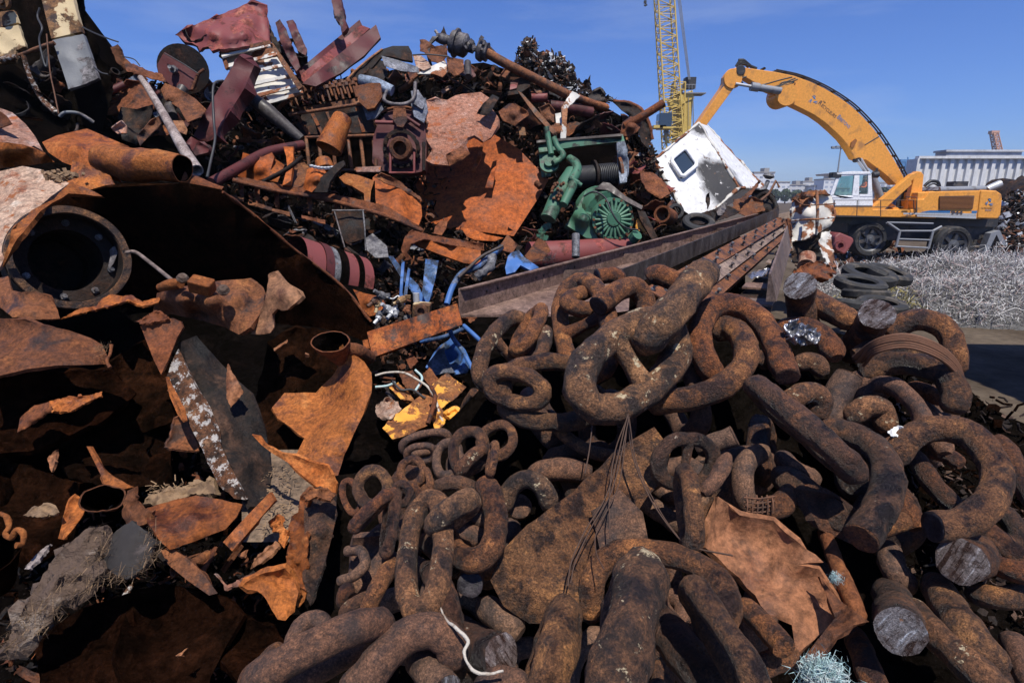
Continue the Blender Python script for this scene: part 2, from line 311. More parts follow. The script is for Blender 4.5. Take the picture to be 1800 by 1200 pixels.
        ORG[o.name] = org
        if bevel:
            b = o.modifiers.new('bevel', 'BEVEL'); b.width = bevel; b.segments = 2; b.limit_method = 'ANGLE'; b.angle_limit = R_(40)
        return o
ORG = {}
def tag(o, label, cat, group=None, kind=None):
    if label: o['label'] = label
    if cat: o['category'] = cat
    if group: o['group'] = group
    if kind: o['kind'] = kind
    return o
def thing(name, label, cat, loc, group=None):
    o = bpy.data.objects.new(name, None); COL.objects.link(o); o.location = loc; o.empty_display_size = 0.1
    ORG[o.name] = V(loc); return tag(o, label, cat, group)
def spline(pts, sub=6):
    pts = [V(p) for p in pts]
    if len(pts) < 3:
        return [pts[0].lerp(pts[-1], i / sub) for i in range(sub + 1)]
    out = []
    for i in range(len(pts) - 1):
        p0 = pts[max(i - 1, 0)]; p1 = pts[i]; p2 = pts[i + 1]; p3 = pts[min(i + 2, len(pts) - 1)]
        if i == 0: p0 = p1 * 2 - p2
        if i == len(pts) - 2: p3 = p2 * 2 - p1
        for k in range(sub):
            t = k / sub
            out.append(0.5 * ((2 * p1) + (p2 - p0) * t + (2 * p0 - 5 * p1 + 4 * p2 - p3) * t * t + (3 * p1 - p0 - 3 * p2 + p3) * t ** 3))
    out.append(pts[-1]); return out

def sheet_mb(outline, d=None, inner=(), step=None, nzamp=0.02, nzs=2.5, th=0.012, jag=0.0, mb=None, mi=0, seed=0):
    """crumpled plate: outline (x, y[, depth]) with depth spread over it, crumpled by noise, with a real thickness"""
    pts = [(p[0], p[1], p[2] if len(p) > 2 else d) for p in outline]; ctl = pts + [(p[0], p[1], p[2]) for p in inner]
    xs = [p[0] for p in pts]; ys = [p[1] for p in pts]
    if step is None: step = max(3.0, min(max(xs) - min(xs), max(ys) - min(ys)) / 12)
    rnd = random.Random(seed + int(xs[0] * 7 + ys[0] * 13)); ol = []; soft = max(9.0, (min(max(xs) - min(xs), max(ys) - min(ys)) * .17) ** 2)
    for i in range(len(pts)):
        a = pts[i]; b = pts[(i + 1) % len(pts)]; L = math.hypot(b[0] - a[0], b[1] - a[1]); n = max(1, int(L / step))
        for k in range(n):
            t = k / n; j = jag if k else 0
            ol.append(V((a[0] + (b[0] - a[0]) * t + rnd.uniform(-j, j), a[1] + (b[1] - a[1]) * t + rnd.uniform(-j, j))))
    n0 = len(ol); vs2 = list(ol)
    yy = min(ys) + step / 2; row = 0
    while yy < max(ys):
        xx = min(xs) + (step / 2 if row % 2 else 0)
        while xx < max(xs):
            c = V((xx + rnd.uniform(-.2, .2) * step, yy + rnd.uniform(-.2, .2) * step)); inside = False; near = 1e9
            for i in range(n0):
                a = ol[i]; b = ol[(i + 1) % n0]
                if (a.y > c.y) != (b.y > c.y) and c.x < (b.x - a.x) * (c.y - a.y) / (b.y - a.y) + a.x: inside = not inside
                near = min(near, (a - c).length)
            if inside and near > step * 0.5: vs2.append(c)
            xx += step
        yy += step * 0.87; row += 1
    dmean = sum(c[2] for c in ctl) / len(ctl); curl = (.055 if th < .05 else 0) if dmean < 3.7 and nzamp > .006 else (.10 if dmean > 7 and nzamp > .025 else 0)
    r = geometry.delaunay_2d_cdt(vs2, [(i, (i + 1) % n0) for i in range(n0)], [], 1, 1e-4)
    v2, f2 = r[0], r[2]; P3 = []
    off = V((rnd.uniform(0, 50), rnd.uniform(0, 50), rnd.uniform(0, 50)))
    for p in v2:
        ws = 0; dd = 0
        for c in ctl:
            q = 1.0 / ((p.x - c[0]) ** 2 + (p.y - c[1]) ** 2 + soft) ** 1.7; ws += q; dd += q * c[2]
        D = dd / ws; w3 = P(p.x, p.y, D)
        if curl:          # torn edges roll up or away in waves
            near = min((p - q).length for q in ol) * D / FPX; D -= curl * max(0, 1 - near / .14) ** 2 * (.25 + 2.2 * noise.noise(w3 * 2.6 + off))
        D += nzamp * (noise.noise(w3 * nzs * .8 + off) * 1.3 + (abs(noise.noise(w3 * nzs * 1.3 + off)) - .2) * 1.9 - (abs(noise.noise(w3 * nzs * 3.3 + off * 2)) - .2) * .8)
        P3.append(P(p.x, p.y, D))
    # orient faces to the camera
    fs = []
    for f in f2:
        a, b, c = P3[f[0]], P3[f[1]], P3[f[2]]
        fs.append(tuple(f) if (b - a).cross(c - a).dot(CAM - a) > 0 else tuple(reversed(f)))
    nrm = [V((0, 0, 0)) for _ in P3]
    for f in fs:
        n = (P3[f[1]] - P3[f[0]]).cross(P3[f[2]] - P3[f[0]])
        for i in f: nrm[i] += n
    back = [p - (n.normalized() if n.length > 0 else V((0, 1, 0))) * th for p, n in zip(P3, nrm)]
    mb = mb or MB(); mb.add(P3, fs, mi, True); mb.add(back, [tuple(reversed(f)) for f in fs], mi, True)
    ec = {}
    for f in fs:
        for i in range(len(f)): ec[(f[i], f[(i + 1) % len(f)])] = 1
    for (a, b) in list(ec):
        if (b, a) not in ec: mb.add([P3[b], P3[a], back[a], back[b]], [(0, 1, 2, 3)], mi, False)
    return mb
def S(name, label, cat, mat, outline, d=None, parent=None, group=None, **k):
    o = sheet_mb(outline, d, **k).build(name, mat, parent)
    if parent is None: tag(o, label, cat, group)
    elif label: o['label'] = label
    return o
def T(name, label, cat, mat, pts, r, d=None, parent=None, group=None, sub=6, px=True, **k):
    """tube along pixel points (x, y[, depth]); r in pixels at the mean depth"""
    pp = [(p[0], p[1], p[2] if len(p) > 2 else d) for p in pts]; dm = sum(p[2] for p in pp) / len(pp)
    rr = [q * dm / FPX for q in r] if hasattr(r, '__len__') else r * dm / FPX
    w3 = [P(*p) for p in pp]; w3 = spline(w3, sub) if sub > 1 else w3
    if hasattr(rr, '__len__'):
        m = len(w3) - 1; kk = len(rr) - 1; rr = [rr[int(i * kk / m)] * (1 - (i * kk / m) % 1) + rr[min(kk, int(i * kk / m) + 1)] * ((i * kk / m) % 1) for i in range(m + 1)]
    o = MB().tube(w3, rr, **k).build(name, mat, parent)
    if parent is None: tag(o, label, cat, group)
    elif label: o['label'] = label
    return o
def interp(tab, q):
    if q <= tab[0][0]: return tab[0][1]
    for (a, va), (b, vb) in zip(tab, tab[1:]):
        if q <= b: return va + (vb - va) * (q - a) / (b - a)
    return tab[-1][1]
def cdep(y): return interp([(440, 2.95), (500, 2.68), (600, 2.42), (700, 2.2), (800, 2.0), (900, 1.84), (1000, 1.7), (1100, 1.57), (1200, 1.45), (1300, 1.36)], y)
# ================================================================ ground, mounds
mb = MB(); mb.add([V((-900, -30, 0)), V((900, -30, 0)), V((900, 1500, 0)), V((-900, 1500, 0))], [(0, 1, 2, 3)])
tag(mb.build('ground', 'ground'), None, None, kind='structure')
HX = [-150, 0, 200, 400, 600, 800, 1000, 1150, 1300]
HY = [-100, 100, 200, 300, 400, 500, 600, 700, 850, 1000, 1300]
HD = [[8.0, 8.5, 9.8, 11.0, 12.0, 13.0, 13.4, 14.0, 14.5],
      [7.2, 7.5, 9.0, 10.5, 11.6, 12.6, 13.0, 13.8, 14.2],
      [6.0, 6.5, 8.6, 10.0, 11.0, 12.0, 12.4, 13.4, 14.0],
      [5.0, 5.2, 6.5, 9.0, 10.4, 11.2, 11.6, 13.0, 13.5],
      [4.6, 4.8, 5.2, 6.8, 9.4, 10.4, 10.9, 12.0, 12.8],
      [4.3, 4.4, 4.6, 5.0, 6.4, 8.6, 9.5, 9.8, 10.0],
      [4.0, 4.1, 4.2, 4.4, 4.9, 6.2, 6.8, 7.2, 7.4],
      [3.7, 3.7, 3.7, 3.8, 3.8, 4.3, 5.2, 5.6, 5.8],
      [3.1, 3.1, 3.1, 3.1, 3.1, 3.2, 3.8, 4.3, 4.5],
      [2.6, 2.6, 2.6, 2.6, 2.5, 2.6, 3.0, 3.3, 3.4],
      [2.0, 2.0, 2.0, 2.0, 1.95, 2.0, 2.2, 2.4, 2.5]]
def hdep(x, y):
    x = min(max(x, HX[0]), HX[-1] - .01); y = min(max(y, HY[0]), HY[-1] - .01)
    i = max(k for k in range(len(HX)) if HX[k] <= x); j = max(k for k in range(len(HY)) if HY[k] <= y)
    u = (x - HX[i]) / (HX[i + 1] - HX[i]); v = (y - HY[j]) / (HY[j + 1] - HY[j])
    return (HD[j][i] * (1 - u) + HD[j][i + 1] * u) * (1 - v) + (HD[j + 1][i] * (1 - u) + HD[j + 1][i + 1] * u) * v
SIL = [(-200, -120), (100, -60), (150, 120), (200, 150), (260, 160), (380, 150), (440, 110), (540, 140), (600, 150), (700, 120), (760, 120), (850, 110), (900, 125), (980, 130), (1050, 180), (1110, 215), (1140, 270), (1160, 330), (1200, 372), (1260, 395), (1310, 420)]
def grid_mound(name, mat, xs, ytop, ybot, dfun, rows, back=3.0, nzamp=.12, nzs=.9):
    vs = []; fs = []; m = rows + 3
    for x in xs:
        yt = ytop(x)
        p0 = P(x, yt, dfun(x, yt))
        vs.append(V((p0.x + .3, p0.y + back * 1.8, -0.05))); vs.append(p0 + V((0.1, back * .6, -.25 * max(p0.z, 0)))) ; 
        for j in range(rows + 1):
            y = yt + (ybot - yt) * (j / rows) ** 1.0; p = P(x, y, dfun(x, y)); p += (p - CAM).normalized() * noise.noise(p * nzs) * nzamp * 2
            if p.z < -0.05: p = p.lerp(CAM, (-0.05 - p.z) / (CAM.z - p.z))
            vs.append(p)
    for i in range(len(xs) - 1):
        for j in range(m - 1):
            a = i * m + j; fs.append((a, a + 1, a + m + 1, a + m))
    return MB().add(vs, fs).build(name, mat)
xs = list(range(-150, 1311, 20))
tag(grid_mound('scrap_mound', 'soot', xs, lambda x: interp(SIL, x), 1290, lambda x, y: hdep(x, y) + .25, 60), None, None, kind='structure')  # heap core painted black to read as shade between the pieces
def cmd(x, y): return cdep(y) + .62 + (.25 if y < 600 else 0)
CS = [(560, 820), (700, 800), (820, 690), (900, 600), (1000, 540), (1150, 520), (1300, 530), (1400, 545), (1560, 590), (1680, 640), (1730, 690), (1800, 725), (1950, 760)]
tag(grid_mound('chain_mound', 'soot', list(range(560, 1960, 25)), lambda x: interp(CS, x) + 20, 1290, cmd, 34, back=.7, nzamp=.03, nzs=3), None, None, kind='structure')  # black core; its right end paints shade over otherwise sunlit ground

# ================================================================ horizon city
def bldg(label, x0, x1, ytop, Y, mat, ybase=352, depth=14, roof=None, cat='building', group='white apartment blocks on the skyline'):
    a = Q(x0, ytop, Y); b = Q(x1, ybase, Y); H = a.z; W = b.x - a.x; c = V(((a.x + b.x) / 2, Y + depth / 2, 0))
    o = thing('apartment_building', label, cat, c, group)
    m = MB(); m.box(c + V((0, 0, H / 2 - 2)), (W, depth, H + 4)); m.build('wall', mat, o)
    m = MB(); m.box(c + V((0, 0, H + .4)), (W + .6, depth + .6, .8))
    if roof: m.box(c + V((W * .2, 0, H + 2)), (W * .25, depth * .5, 3))
    m.build('roof', 'concrete', o)
for i, a in enumerate((
    ('tall white tower block just right of the burnt cabin', 1326, 1357, 304, 420, 'facade_white', 1),
    ('lower white block with a flat roof beside the tower', 1358, 1385, 321, 430, 'facade_white', 0),
    ('long cream block behind the white rusty tank, left half', 1386, 1412, 326, 450, 'facade_cream', 1),
    ('cream block with roof huts in the middle of the row', 1412, 1432, 320, 455, 'facade_cream', 1),
    ('short white block before the tall cab-side block', 1432, 1448, 328, 440, 'facade_white', 0),
    ('white block rising directly left of the excavator cab', 1449, 1464, 316, 430, 'facade_white', 1),
    ('dark roofed block seen behind the excavator boom foot', 1540, 1570, 322, 450, 'facade_cream', 0),
    ('pale low block right of the boom foot', 1570, 1600, 330, 440, 'facade_white', 0),
    ('far small block at the foot of the lamp mast', 1462, 1490, 332, 470, 'facade_cream', 0))):
    bldg(a[0], a[1], a[2], a[3], a[4], a[5], roof=a[6])
def tree(label, x, ytop, Y, wpx):
    top = Q(x, ytop, Y); H = max(top.z, 2.5); r = wpx * Y / FPX / 2; c = V((top.x, Y, 0)); rnd = random.Random(int(x)); o = thing('tree', label, 'tree', c, 'trees along the far waterfront')
    MB().tube([c, c + V((0, 0, H * .4)), c + V((.2, 0, H * .8))], [.4, .3, .1], 6).build('trunk', 'wire_rust', o)
    m = MB()
    for i in range(380):
        a = V((rnd.gauss(0, 1), rnd.gauss(0, 1), rnd.gauss(0, 1))).normalized() * rnd.uniform(.5, 1) ** .4
        p = c + V((a.x * r, a.y * r, H * .6 + a.z * H * .42)); s = r * .2; n = V((rnd.gauss(0, 1), rnd.gauss(0, 1), rnd.gauss(0, 1))).normalized(); t = n.cross(V((.3, .5, .8))).normalized() * s; b = n.cross(t).normalized() * s
        m.add([p - t - b, p + t - b, p + t + b, p - t + b], [(0, 1, 2, 3)], 0, False)
    m.build('crown', 'leaf', o)
for i, (x, yt, wd) in enumerate(((1361, 334, 20), (1382, 333, 16), (1402, 335, 20), (1425, 334, 16), (1444, 337, 18), (1553, 331, 22), (1345, 337, 16))):
    tree(['round tree at the foot of the low white block', 'tree before the joint of two blocks', 'broad tree before the long cream block', 'tree before the block with roof huts', 'tree before the short white block', 'tree behind the excavator boom foot', 'tree at the foot of the white tower'][i], x, yt, 330, wd)
a = P(1330, 350, 200)
# gravel hump between burnt cabin and white tank
o = MB(); vs = []; fs = []; n = 14
for i in range(n + 1):
    for j in range(9):
        x = 1300 + 150 * i / n; t = j / 8; h = 1.75 * math.exp(-((x - 1366) / 45) ** 2)
        p = G(x, 405); p = V((p.x + (j - 4) * .0, 33 + (j - 4) * 1.2, h * math.cos((j - 4) / 4 * 1.57)))
        p.x = (x - 900) / FPX * 33 * 1.03; vs.append(p)
for i in range(n):
    for j in range(8): a = i * 9 + j; fs.append((a, a + 9, a + 10, a + 1))
tag(o.add(vs, fs).build('gravel_heap', 'dirt'), None, None, kind='structure')

# corrugated white containers / shed wall on the right
def corr(x0, x1, yt, yb, Y, name, mat, label, cat, parts=True, pitch=.34, depth=.9):
    a = Q(x0, yt, Y); b = Q(x1, yb, Y); base = b.z; H = a.z - b.z; c = V(((a.x + b.x) / 2, Y, base)); o = thing(name, label, cat, c)
    vs = []; fs = []; n = int((b.x - a.x) / pitch); k = 0
    for i in range(n):
        for (u, dy) in ((0, 0), (.42, 0), (.5, .16), (.92, .16)):
            X = a.x + (i + u) * pitch; vs += [V((X, Y + dy, base)), V((X, Y + dy, base + H))]
    for i in range(len(vs) // 2 - 1): fs.append((2 * i, 2 * i + 2, 2 * i + 3, 2 * i + 1))
    m = MB().add(vs, fs, 0, False); m.box(V(((a.x + b.x) / 2, Y + depth / 2 + .2, base + H / 2)), (b.x - a.x, depth, H - .02)); m.build('corrugated_wall', mat, o)
    m = MB(); m.box(V(((a.x + b.x) / 2, Y + .05, base + H + .08)), (b.x - a.x + .1, .4, .16)); m.box(V(((a.x + b.x) / 2, Y + .05, base - .1)), (b.x - a.x + .1, .42, .2)); m.box(V((a.x - .06, Y + .05, base + H / 2)), (.12, .42, H)); m.build('frame', mat, o)
    return o
plain('corr_white', (0.66, 0.655, 0.64), 0.5, dirt=(0.40, 0.37, 0.33), ds=0.9, damt=0.56, stretch=(1, 1, .3))
corr(1614, 1900, 279, 337, 40, 'corrugated_container', 'corr_white', 'long white corrugated container wall behind the excavator', 'container', pitch=.56)
m = MB(); a = Q(1664, 267, 62); b = Q(1790, 300, 62); m.box(V(((a.x + b.x) / 2, 62.8, a.z / 2)), (b.x - a.x, 1.6, a.z)); m.box(V(((a.x + b.x) / 2, 62.8, a.z + .1)), (b.x - a.x + .3, 1.9, .2))
tag(m.build('shed', 'white_box'), 'plain grey flat roofed shed peeping over the white container', 'shed')
# lamp mast
c = Q(1466, 352, 75); c.z = 0; o = thing('lamp_mast', 'tall slim lamp mast left of the excavator cab against the sky', 'street lamp', c); top = Q(1470, 250, 75)
MB().tube([c, V((c.x, 75, top.z))], [.14, .07], 8).build('pole', 'lamp', o)
m = MB()
for k in range(4): m.box(V((c.x + (-1.0 + k * .55), 75, Q(1467, 259, 75).z + (.05 if k % 2 else 0))), (.4, .3, .22))
m.box(V((c.x - .2, 75, Q(1467, 259, 75).z - .15)), (2.0, .1, .08)); m.build('lamp_head', 'lamp', o)
# lattice helpers
def lattice(mb, A, B, w0, w1, n, r, side=V((1, 0, 0)), other=V((0, 1, 0)), rb=None):
    rb = rb or r * .55; L = []
    for i in range(n + 1):
        t = i / n; c = A.lerp(B, t); w_ = (w0 + (w1 - w0) * t) / 2
        L.append([c + side * sx * w_ + other * sy * w_ for sx, sy in ((-1, -1), (1, -1), (1, 1), (-1, 1))])
    for k in range(4): mb.tube([L[0][k], L[-1][k]], r, 6)
    for i in range(n):
        for k in range(4):
            j = (k + 1) % 4; mb.tube([L[i][k], L[i + 1][j]] if (i + k) % 2 else [L[i][j], L[i + 1][k]], rb, 4); mb.tube([L[i + 1][k], L[i + 1][j]], rb, 4)
# yellow dock crane
Y0 = 70; c = Q(1186, 352, Y0); c.z = 0
o = thing('dock_crane', 'tall yellow lattice dock crane rising behind the burnt cabin', 'crane', c)
m = MB(); lattice(m, Q(1183, 262, Y0), Q(1164, -60, Y0 + 2), 2.0, 1.75, 26, .09, rb=.045); m.build('jib', 'crane_yellow', o)
m = MB(); m.extr(Q(1196, 262, Y0 + 2), Q(1201, 172, Y0 + 2), [(-.9, -.8), (.9, -.8), (.9, .8), (-.9, .8)], (0, 1, 0)); m.extr(Q(1176, 182, Y0 + 1.8), Q(1216, 168, Y0 + 1.8), [(-.7, -.5), (.7, -.5), (.7, .5), (-.7, .5)], (0, 0, 1)); m.extr(Q(1176, 186, Y0 + .6), Q(1200, 176, Y0 + .6), [(-.5, -.45), (.5, -.45), (.5, .45), (-.5, .45)], (0, 0, 1)); m.build('mast', 'crane_yellow', o, bevel=.05)
m = MB(); lattice(m, Q(1186, 250, Y0 + 1), Q(1193, 146, Y0 + 1), 1.6, 1.2, 8, .09); m.build('tower_lattice', 'crane_yellow', o)
m = MB(); m.box(Q(1212, 158, Y0 + 1.8) - V((0, 0, .5)), (3.4, 1.8, .12));
for k in range(5): m.tube([Q(1200 + k * 5.5, 158, Y0 + 1), Q(1200 + k * 5.5, 149, Y0 + 1)], .04, 5)
m.tube([Q(1198, 149, Y0 + 1), Q(1223, 149, Y0 + 1)], .04, 5); m.build('platform', 'machine_grey', o)
m = MB(); m.box(Q(1212, 147, Y0 + 1.8), (1.2, 1.1, 1.2)); m.build('winch_head', 'machine_dark', o)
m = MB(); m.extr(Q(1162, 226, Y0 - 1), Q(1180, 226, Y0 - 1), [(-.9, -.1), (.9, -.1), (.9, .1), (-.9, .1)], (0, 0, 1)); m.box(Q(1157, 224, Y0 - 1), (1.4, 1.6, .3)); m.build('cab_floor', 'crane_yellow', o)
m = MB(); m.box(Q(1167, 214, Y0 - 1), (1.45, 1.6, 1.7)); m.build('cab', 'window_dark', o, bevel=.1)
m = MB(); m.tube([Q(1153, 214, Y0 - 1.5), Q(1160, 214, Y0 - 1.5)], .04, 5)
for k in range(4): m.tube([Q(1153 + k * 2.3, 214, Y0 - 1.5), Q(1154 + k * 2.3, 224, Y0 - 1.5)], .04, 5)
m.tube([Q(1168, 230, Y0 - 1), Q(1172, 258, Y0)], .12, 6); m.tube([Q(1172, 232, Y0 - 1), Q(1169, 245, Y0)], .25, 6); m.build('railing', 'machine_grey', o)
m = MB()
for k in range(3): m.tube([Q(1188 + k * 2.2, -30, Y0 + 1), Q(1210 + k * 1.6, 140, Y0 + 1)], .045, 5)
m.tube([Q(1218, 170, Y0 + 1), Q(1219, 240, Y0 + 1)], .07, 5); m.tube([Q(1210, 170, Y0 + 1), Q(1211, 222, Y0 + 1)], .035, 5); m.build('cables', 'machine_grey', o)
# hook hanging in the sky
m = MB(); m.tube([Q(1134, -30, 40), Q(1134, 3, 40)], .02, 5); m.box(Q(1134, 4, 40), (.16, .12, .16)); m.tube([Q(1134, 5, 40), Q(1135, 7, 40), Q(1136.5, 9, 40), Q(1134, 10.5, 40), Q(1131.8, 8.8, 40)], [.05, .05, .07, .06, .03], 8)
tag(m.build('crane_hook', 'machine_dark'), 'tiny dark crane hook dangling at the top edge of the sky', 'hook')
# far orange crane, blue crane
m = MB(); lattice(m, Q(1759, 290, 260), Q(1747, 233, 260), 2.6, 2.0, 14, .26, rb=.15); m.box(Q(1747, 233, 260), (3.4, 2, 1.3)); tag(m.build('distant_crane', 'crane_far'), 'distant reddish crane jib above the grey shed', 'crane')
c = Q(1594, 352, 120); c.z = 0; m = MB(); lattice(m, c, Q(1594, 283, 120), 1.8, 1.2, 8, .2); m.box(Q(1595, 283, 120), (3.6, 1.5, .5)); m.tube([Q(1584, 285, 120), Q(1606, 281, 120)], .2, 6); m.box(Q(1586, 289, 120), (1.6, 1.4, .9)); m.tube([Q(1588, 306, 120), Q(1612, 297, 120)], .12, 6)
m.tube([Q(1596, 283, 120), Q(1596, 276, 120)], .12, 5); tag(m.build('harbour_crane', 'crane_blue'), 'small blue harbour crane beside the excavator A-frame', 'crane')
# unseen container stack added right of the frame to throw shade over the ground
plain('shade_container_blue', (.05, .10, .20), .6, dirt=(.16, .08, .05), ds=1.2)
for k, lab in ((0, 'lower unseen container added to cast shade on the yard'), (1, 'upper unseen container added to cast shade on the yard')):
    m = MB(); Mz = Matrix.Rotation(R_(-4), 3, 'Z'); cc = V((8.05, 4.0, 1.3 + k * 2.65)); m.box(cc, (2.44, 6.06, 2.56), Mz)
    for i in range(20): m.box(cc + Mz @ V((-1.24, -2.85 + i * .3, 0)), (.05, .14, 2.3), Mz)
    tag(m.build('shade_container', 'shade_container_blue'), lab, 'container', 'unseen containers added for their shade')
# ================================================================ chain pile
def link(label, ax, ay, bx, by, Wd, D, roll, da=0.0, db=None, mat='chain', stud=True, group=None, sq=0.8):
    db = da if db is None else db; D *= .83; Wd *= .90; ax, bx, ay, by = ax + (ax - bx) * .05, bx + (bx - ax) * .05, ay + (ay - by) * .05, by + (by - ay) * .05
    A = P(ax, ay, cdep(ay) + da); B = P(bx, by, cdep(by) + db); c = (A + B) / 2; dm = (c - CAM).dot(CF)
    axs = (B - A); L = axs.length; axs.normalize(); view = (CAM - c).normalized()
    N = (view - axs * view.dot(axs)).normalized(); N = Matrix.Rotation(R_(roll), 3, axs) @ N; sd = N.cross(axs)
    r = D / 2 * dm / FPX; hw = Wd / 2 * dm / FPX; hl = L / 2
    n = 44; ring = []
    for i in range(n):
        a = 2 * math.pi * i / n; ca, sa = math.cos(a), math.sin(a)
        ring.append(c + axs * (hl * math.copysign(abs(ca) ** sq, ca)) + sd * (hw * math.copysign(abs(sa) ** 0.9, sa)))
    rl = [r * (1 + .09 * abs(math.cos(2 * math.pi * i / n)) ** 3 + .05 * noise.noise(ring[i] * 9)) for i in range(n)]
    mb = MB().tube(ring, rl, 18, closed=True, rough=0.13, rs=7 / max(r * 8, .4))
    o = mb.build('chain_link', mat); tag(o, label, 'chain link', group or 'heavy rusty anchor chain links in the pile')
    if stud:
        q = [c - sd * hw * 0.95, c - sd * hw * 0.5, c, c + sd * hw * 0.5, c + sd * hw * 0.95]
        MB().tube(q, [r * .95, r * .72, r * .6, r * .72, r * .95], 12, rough=0.12, rs=9).build('stud', mat, o)
    return o
def bar(label, pts, D, mat='chain', cut='', cutmat='cut', name='chain_link_piece', cat='chain piece', group='cut and broken pieces of heavy anchor chain', tap=None, sub=7):
    D *= .86; w3 = spline([P(p[0], p[1], cdep(p[1]) + p[2]) for p in pts], sub); dm = sum((p - CAM).dot(CF) for p in w3) / len(w3)
    r = D / 2 * dm / FPX; m = len(w3); rr = [r * (1 + .08 * noise.noise(p * 8)) for p in w3]
    if 's' not in cut:
        for i, k in ((0, .55), (1, .82), (2, .95)): rr[i] = r * k
    if 'e' not in cut:
        for i, k in ((-1, .55), (-2, .82), (-3, .95)): rr[i] = r * k
    mb = MB().tube(w3, rr, 18, rough=0.09, rs=7 / max(r * 8, .4)); rs_, re_, ts, te = mb.last
    o = mb.build(name, mat); tag(o, label, cat, group)
    for c_, rg, tn, flip in (('s', rs_, -ts, 1), ('e', re_, te, 0)):
        if c_ in cut:
            cen = sum(rg, V((0, 0, 0))) / len(rg); vs = []; k = len(rg)
            for q, h in ((1.0, 0.0), (0.96, 0.035), (0.66, 0.03), (0.33, 0.03)):
                for p in rg:
                    v = cen + (p - cen) * q + tn * (r * h + 0.002); v += tn * r * 0.06 * noise.noise(v * 40) * (q < .9); vs.append(v)
            vs.append(cen + tn * r * 0.03); fs = []
            for j in range(3):
                for i in range(k): fs.append((j * k + i, j * k + (i + 1) % k, (j + 1) * k + (i + 1) % k, (j + 1) * k + i))
            for i in range(k): fs.append((3 * k + i, 3 * k + (i + 1) % k, 4 * k))
            if flip: fs = [tuple(reversed(f)) for f in fs]
            MB().add(vs, fs).build('cut_face', cutmat, o)
    return o
# --- upper group
link('big studded link lying open in the middle of the pile, white crust at its stud', 1034, 694, 1174, 590, 126, 62, 8, -0.12, -0.16, 'chain_pale')
link('thickest upper link seen edge-on like a log, pointing up right toward the girders', 1222, 495, 1146, 586, 84, 66, 86, -0.2, -0.26, 'chain_pale', sq=.7)
link('upright C-shaped link behind the large open link, pale streak down its left side', 1012, 505, 1045, 650, 100, 38, 20, 0.12, 0.12, 'chain_orange')
link('studded link at the far upper left edge of the pile above the blue scrap', 856, 668, 918, 572, 78, 34, 18, 0.1, 0.1, 'chain_pale')
link('flat lying oval link at the left edge of the pile with its near bar rounded', 866, 672, 948, 692, 56, 36, 8, -0.04, -0.04, 'chain', False)
link('small end of a link standing over the leftmost studded link', 942, 552, 915, 610, 60, 30, 70, 0.02, 0.02, 'chain_orange', False)
link('right hand bar of a link standing beside the leftmost studded link', 952, 592, 940, 640, 60, 30, 75, 0.05, 0.05, 'chain_pale', False)
bar('bent bar running left to right into the large open link', [(888, 700, 0.02), (884, 668, -0.02), (915, 645, -0.06), (960, 636, -0.03), (1010, 640, 0.04)], 38, 'chain')
bar('low bar below the flat oval link, deep in shade', [(880, 712, 0.12), (920, 735, 0.08), (980, 742, 0.1), (1040, 735, .15)], 40, 'chain')
bar('sawn bar whose dark face points left at the top of the pile', [(1050, 486, 0.05), (1072, 484, 0.06), (1096, 488, 0.1)], 34, 'chain_orange', 's', 'cut_dark')
bar('hooked bar with a dark sawn face in front of the upright C-shaped link', [(1052, 538, -0.08), (1080, 515, -0.08), (1112, 505, -0.05), (1132, 525, 0.02), (1138, 560, .08)], 44, 'chain_orange', 's', 'cut_dark')
bar('curved bar linking the C-shaped link to the sawn hook', [(1058, 548, .12), (1008, 540, .04), (1000, 525, .06), (1040, 510, .12)], 34, 'chain_orange')
bar('rounded link end poking out behind the thickest upper link', [(1142, 490, 0.12), (1158, 482, 0.05), (1195, 500, 0.1)], 42, 'chain_orange')
bar('broken link hooked open at the upper right, its end sawn off', [(1262, 668, 0.1), (1240, 635, 0.02), (1230, 590, -0.02), (1243, 550, -0.04), (1275, 535, -0.05), (1315, 545, -0.05), (1346, 575, -0.05), (1368, 620, -0.06), (1385, 662, -0.06)], 48, 'chain_orange', 'e', 'chain_dusty')
bar('orange link looping through the broken hook with its lower bar sweeping left', [(1252, 585, 0.08), (1285, 578, 0.0), (1308, 600, -0.06), (1308, 640, -0.06), (1275, 675, -0.03), (1225, 696, 0.02), (1175, 706, 0.08), (1145, 710, .16)], 50, 'chain_orange')
bar('short orange end showing through right of the broken hook', [(1310, 628, 0.05), (1338, 630, 0.02), (1352, 640, .0)], 38, 'chain_orange')
bar('pale stub seen inside the broken hook', [(1240, 570, 0.2), (1270, 562, 0.16), (1310, 570, 0.2)], 26, 'chain_pale')
bar('dusty bar seen through the eye of the large open link', [(1035, 680, 0.3), (1075, 715, 0.28), (1110, 745, 0.3)], 34, 'chain_dusty')
bar('long thin bar running down to the right under the large open link', [(975, 752, 0.2), (1030, 790, 0.2), (1090, 805, 0.25), (1150, 830, 0.3)], 28, 'chain')
link('half hidden dusty link under the sweeping orange bar', 1180, 640, 1220, 750, 90, 40, 50, 0.3, 0.3, 'chain_dusty', False)
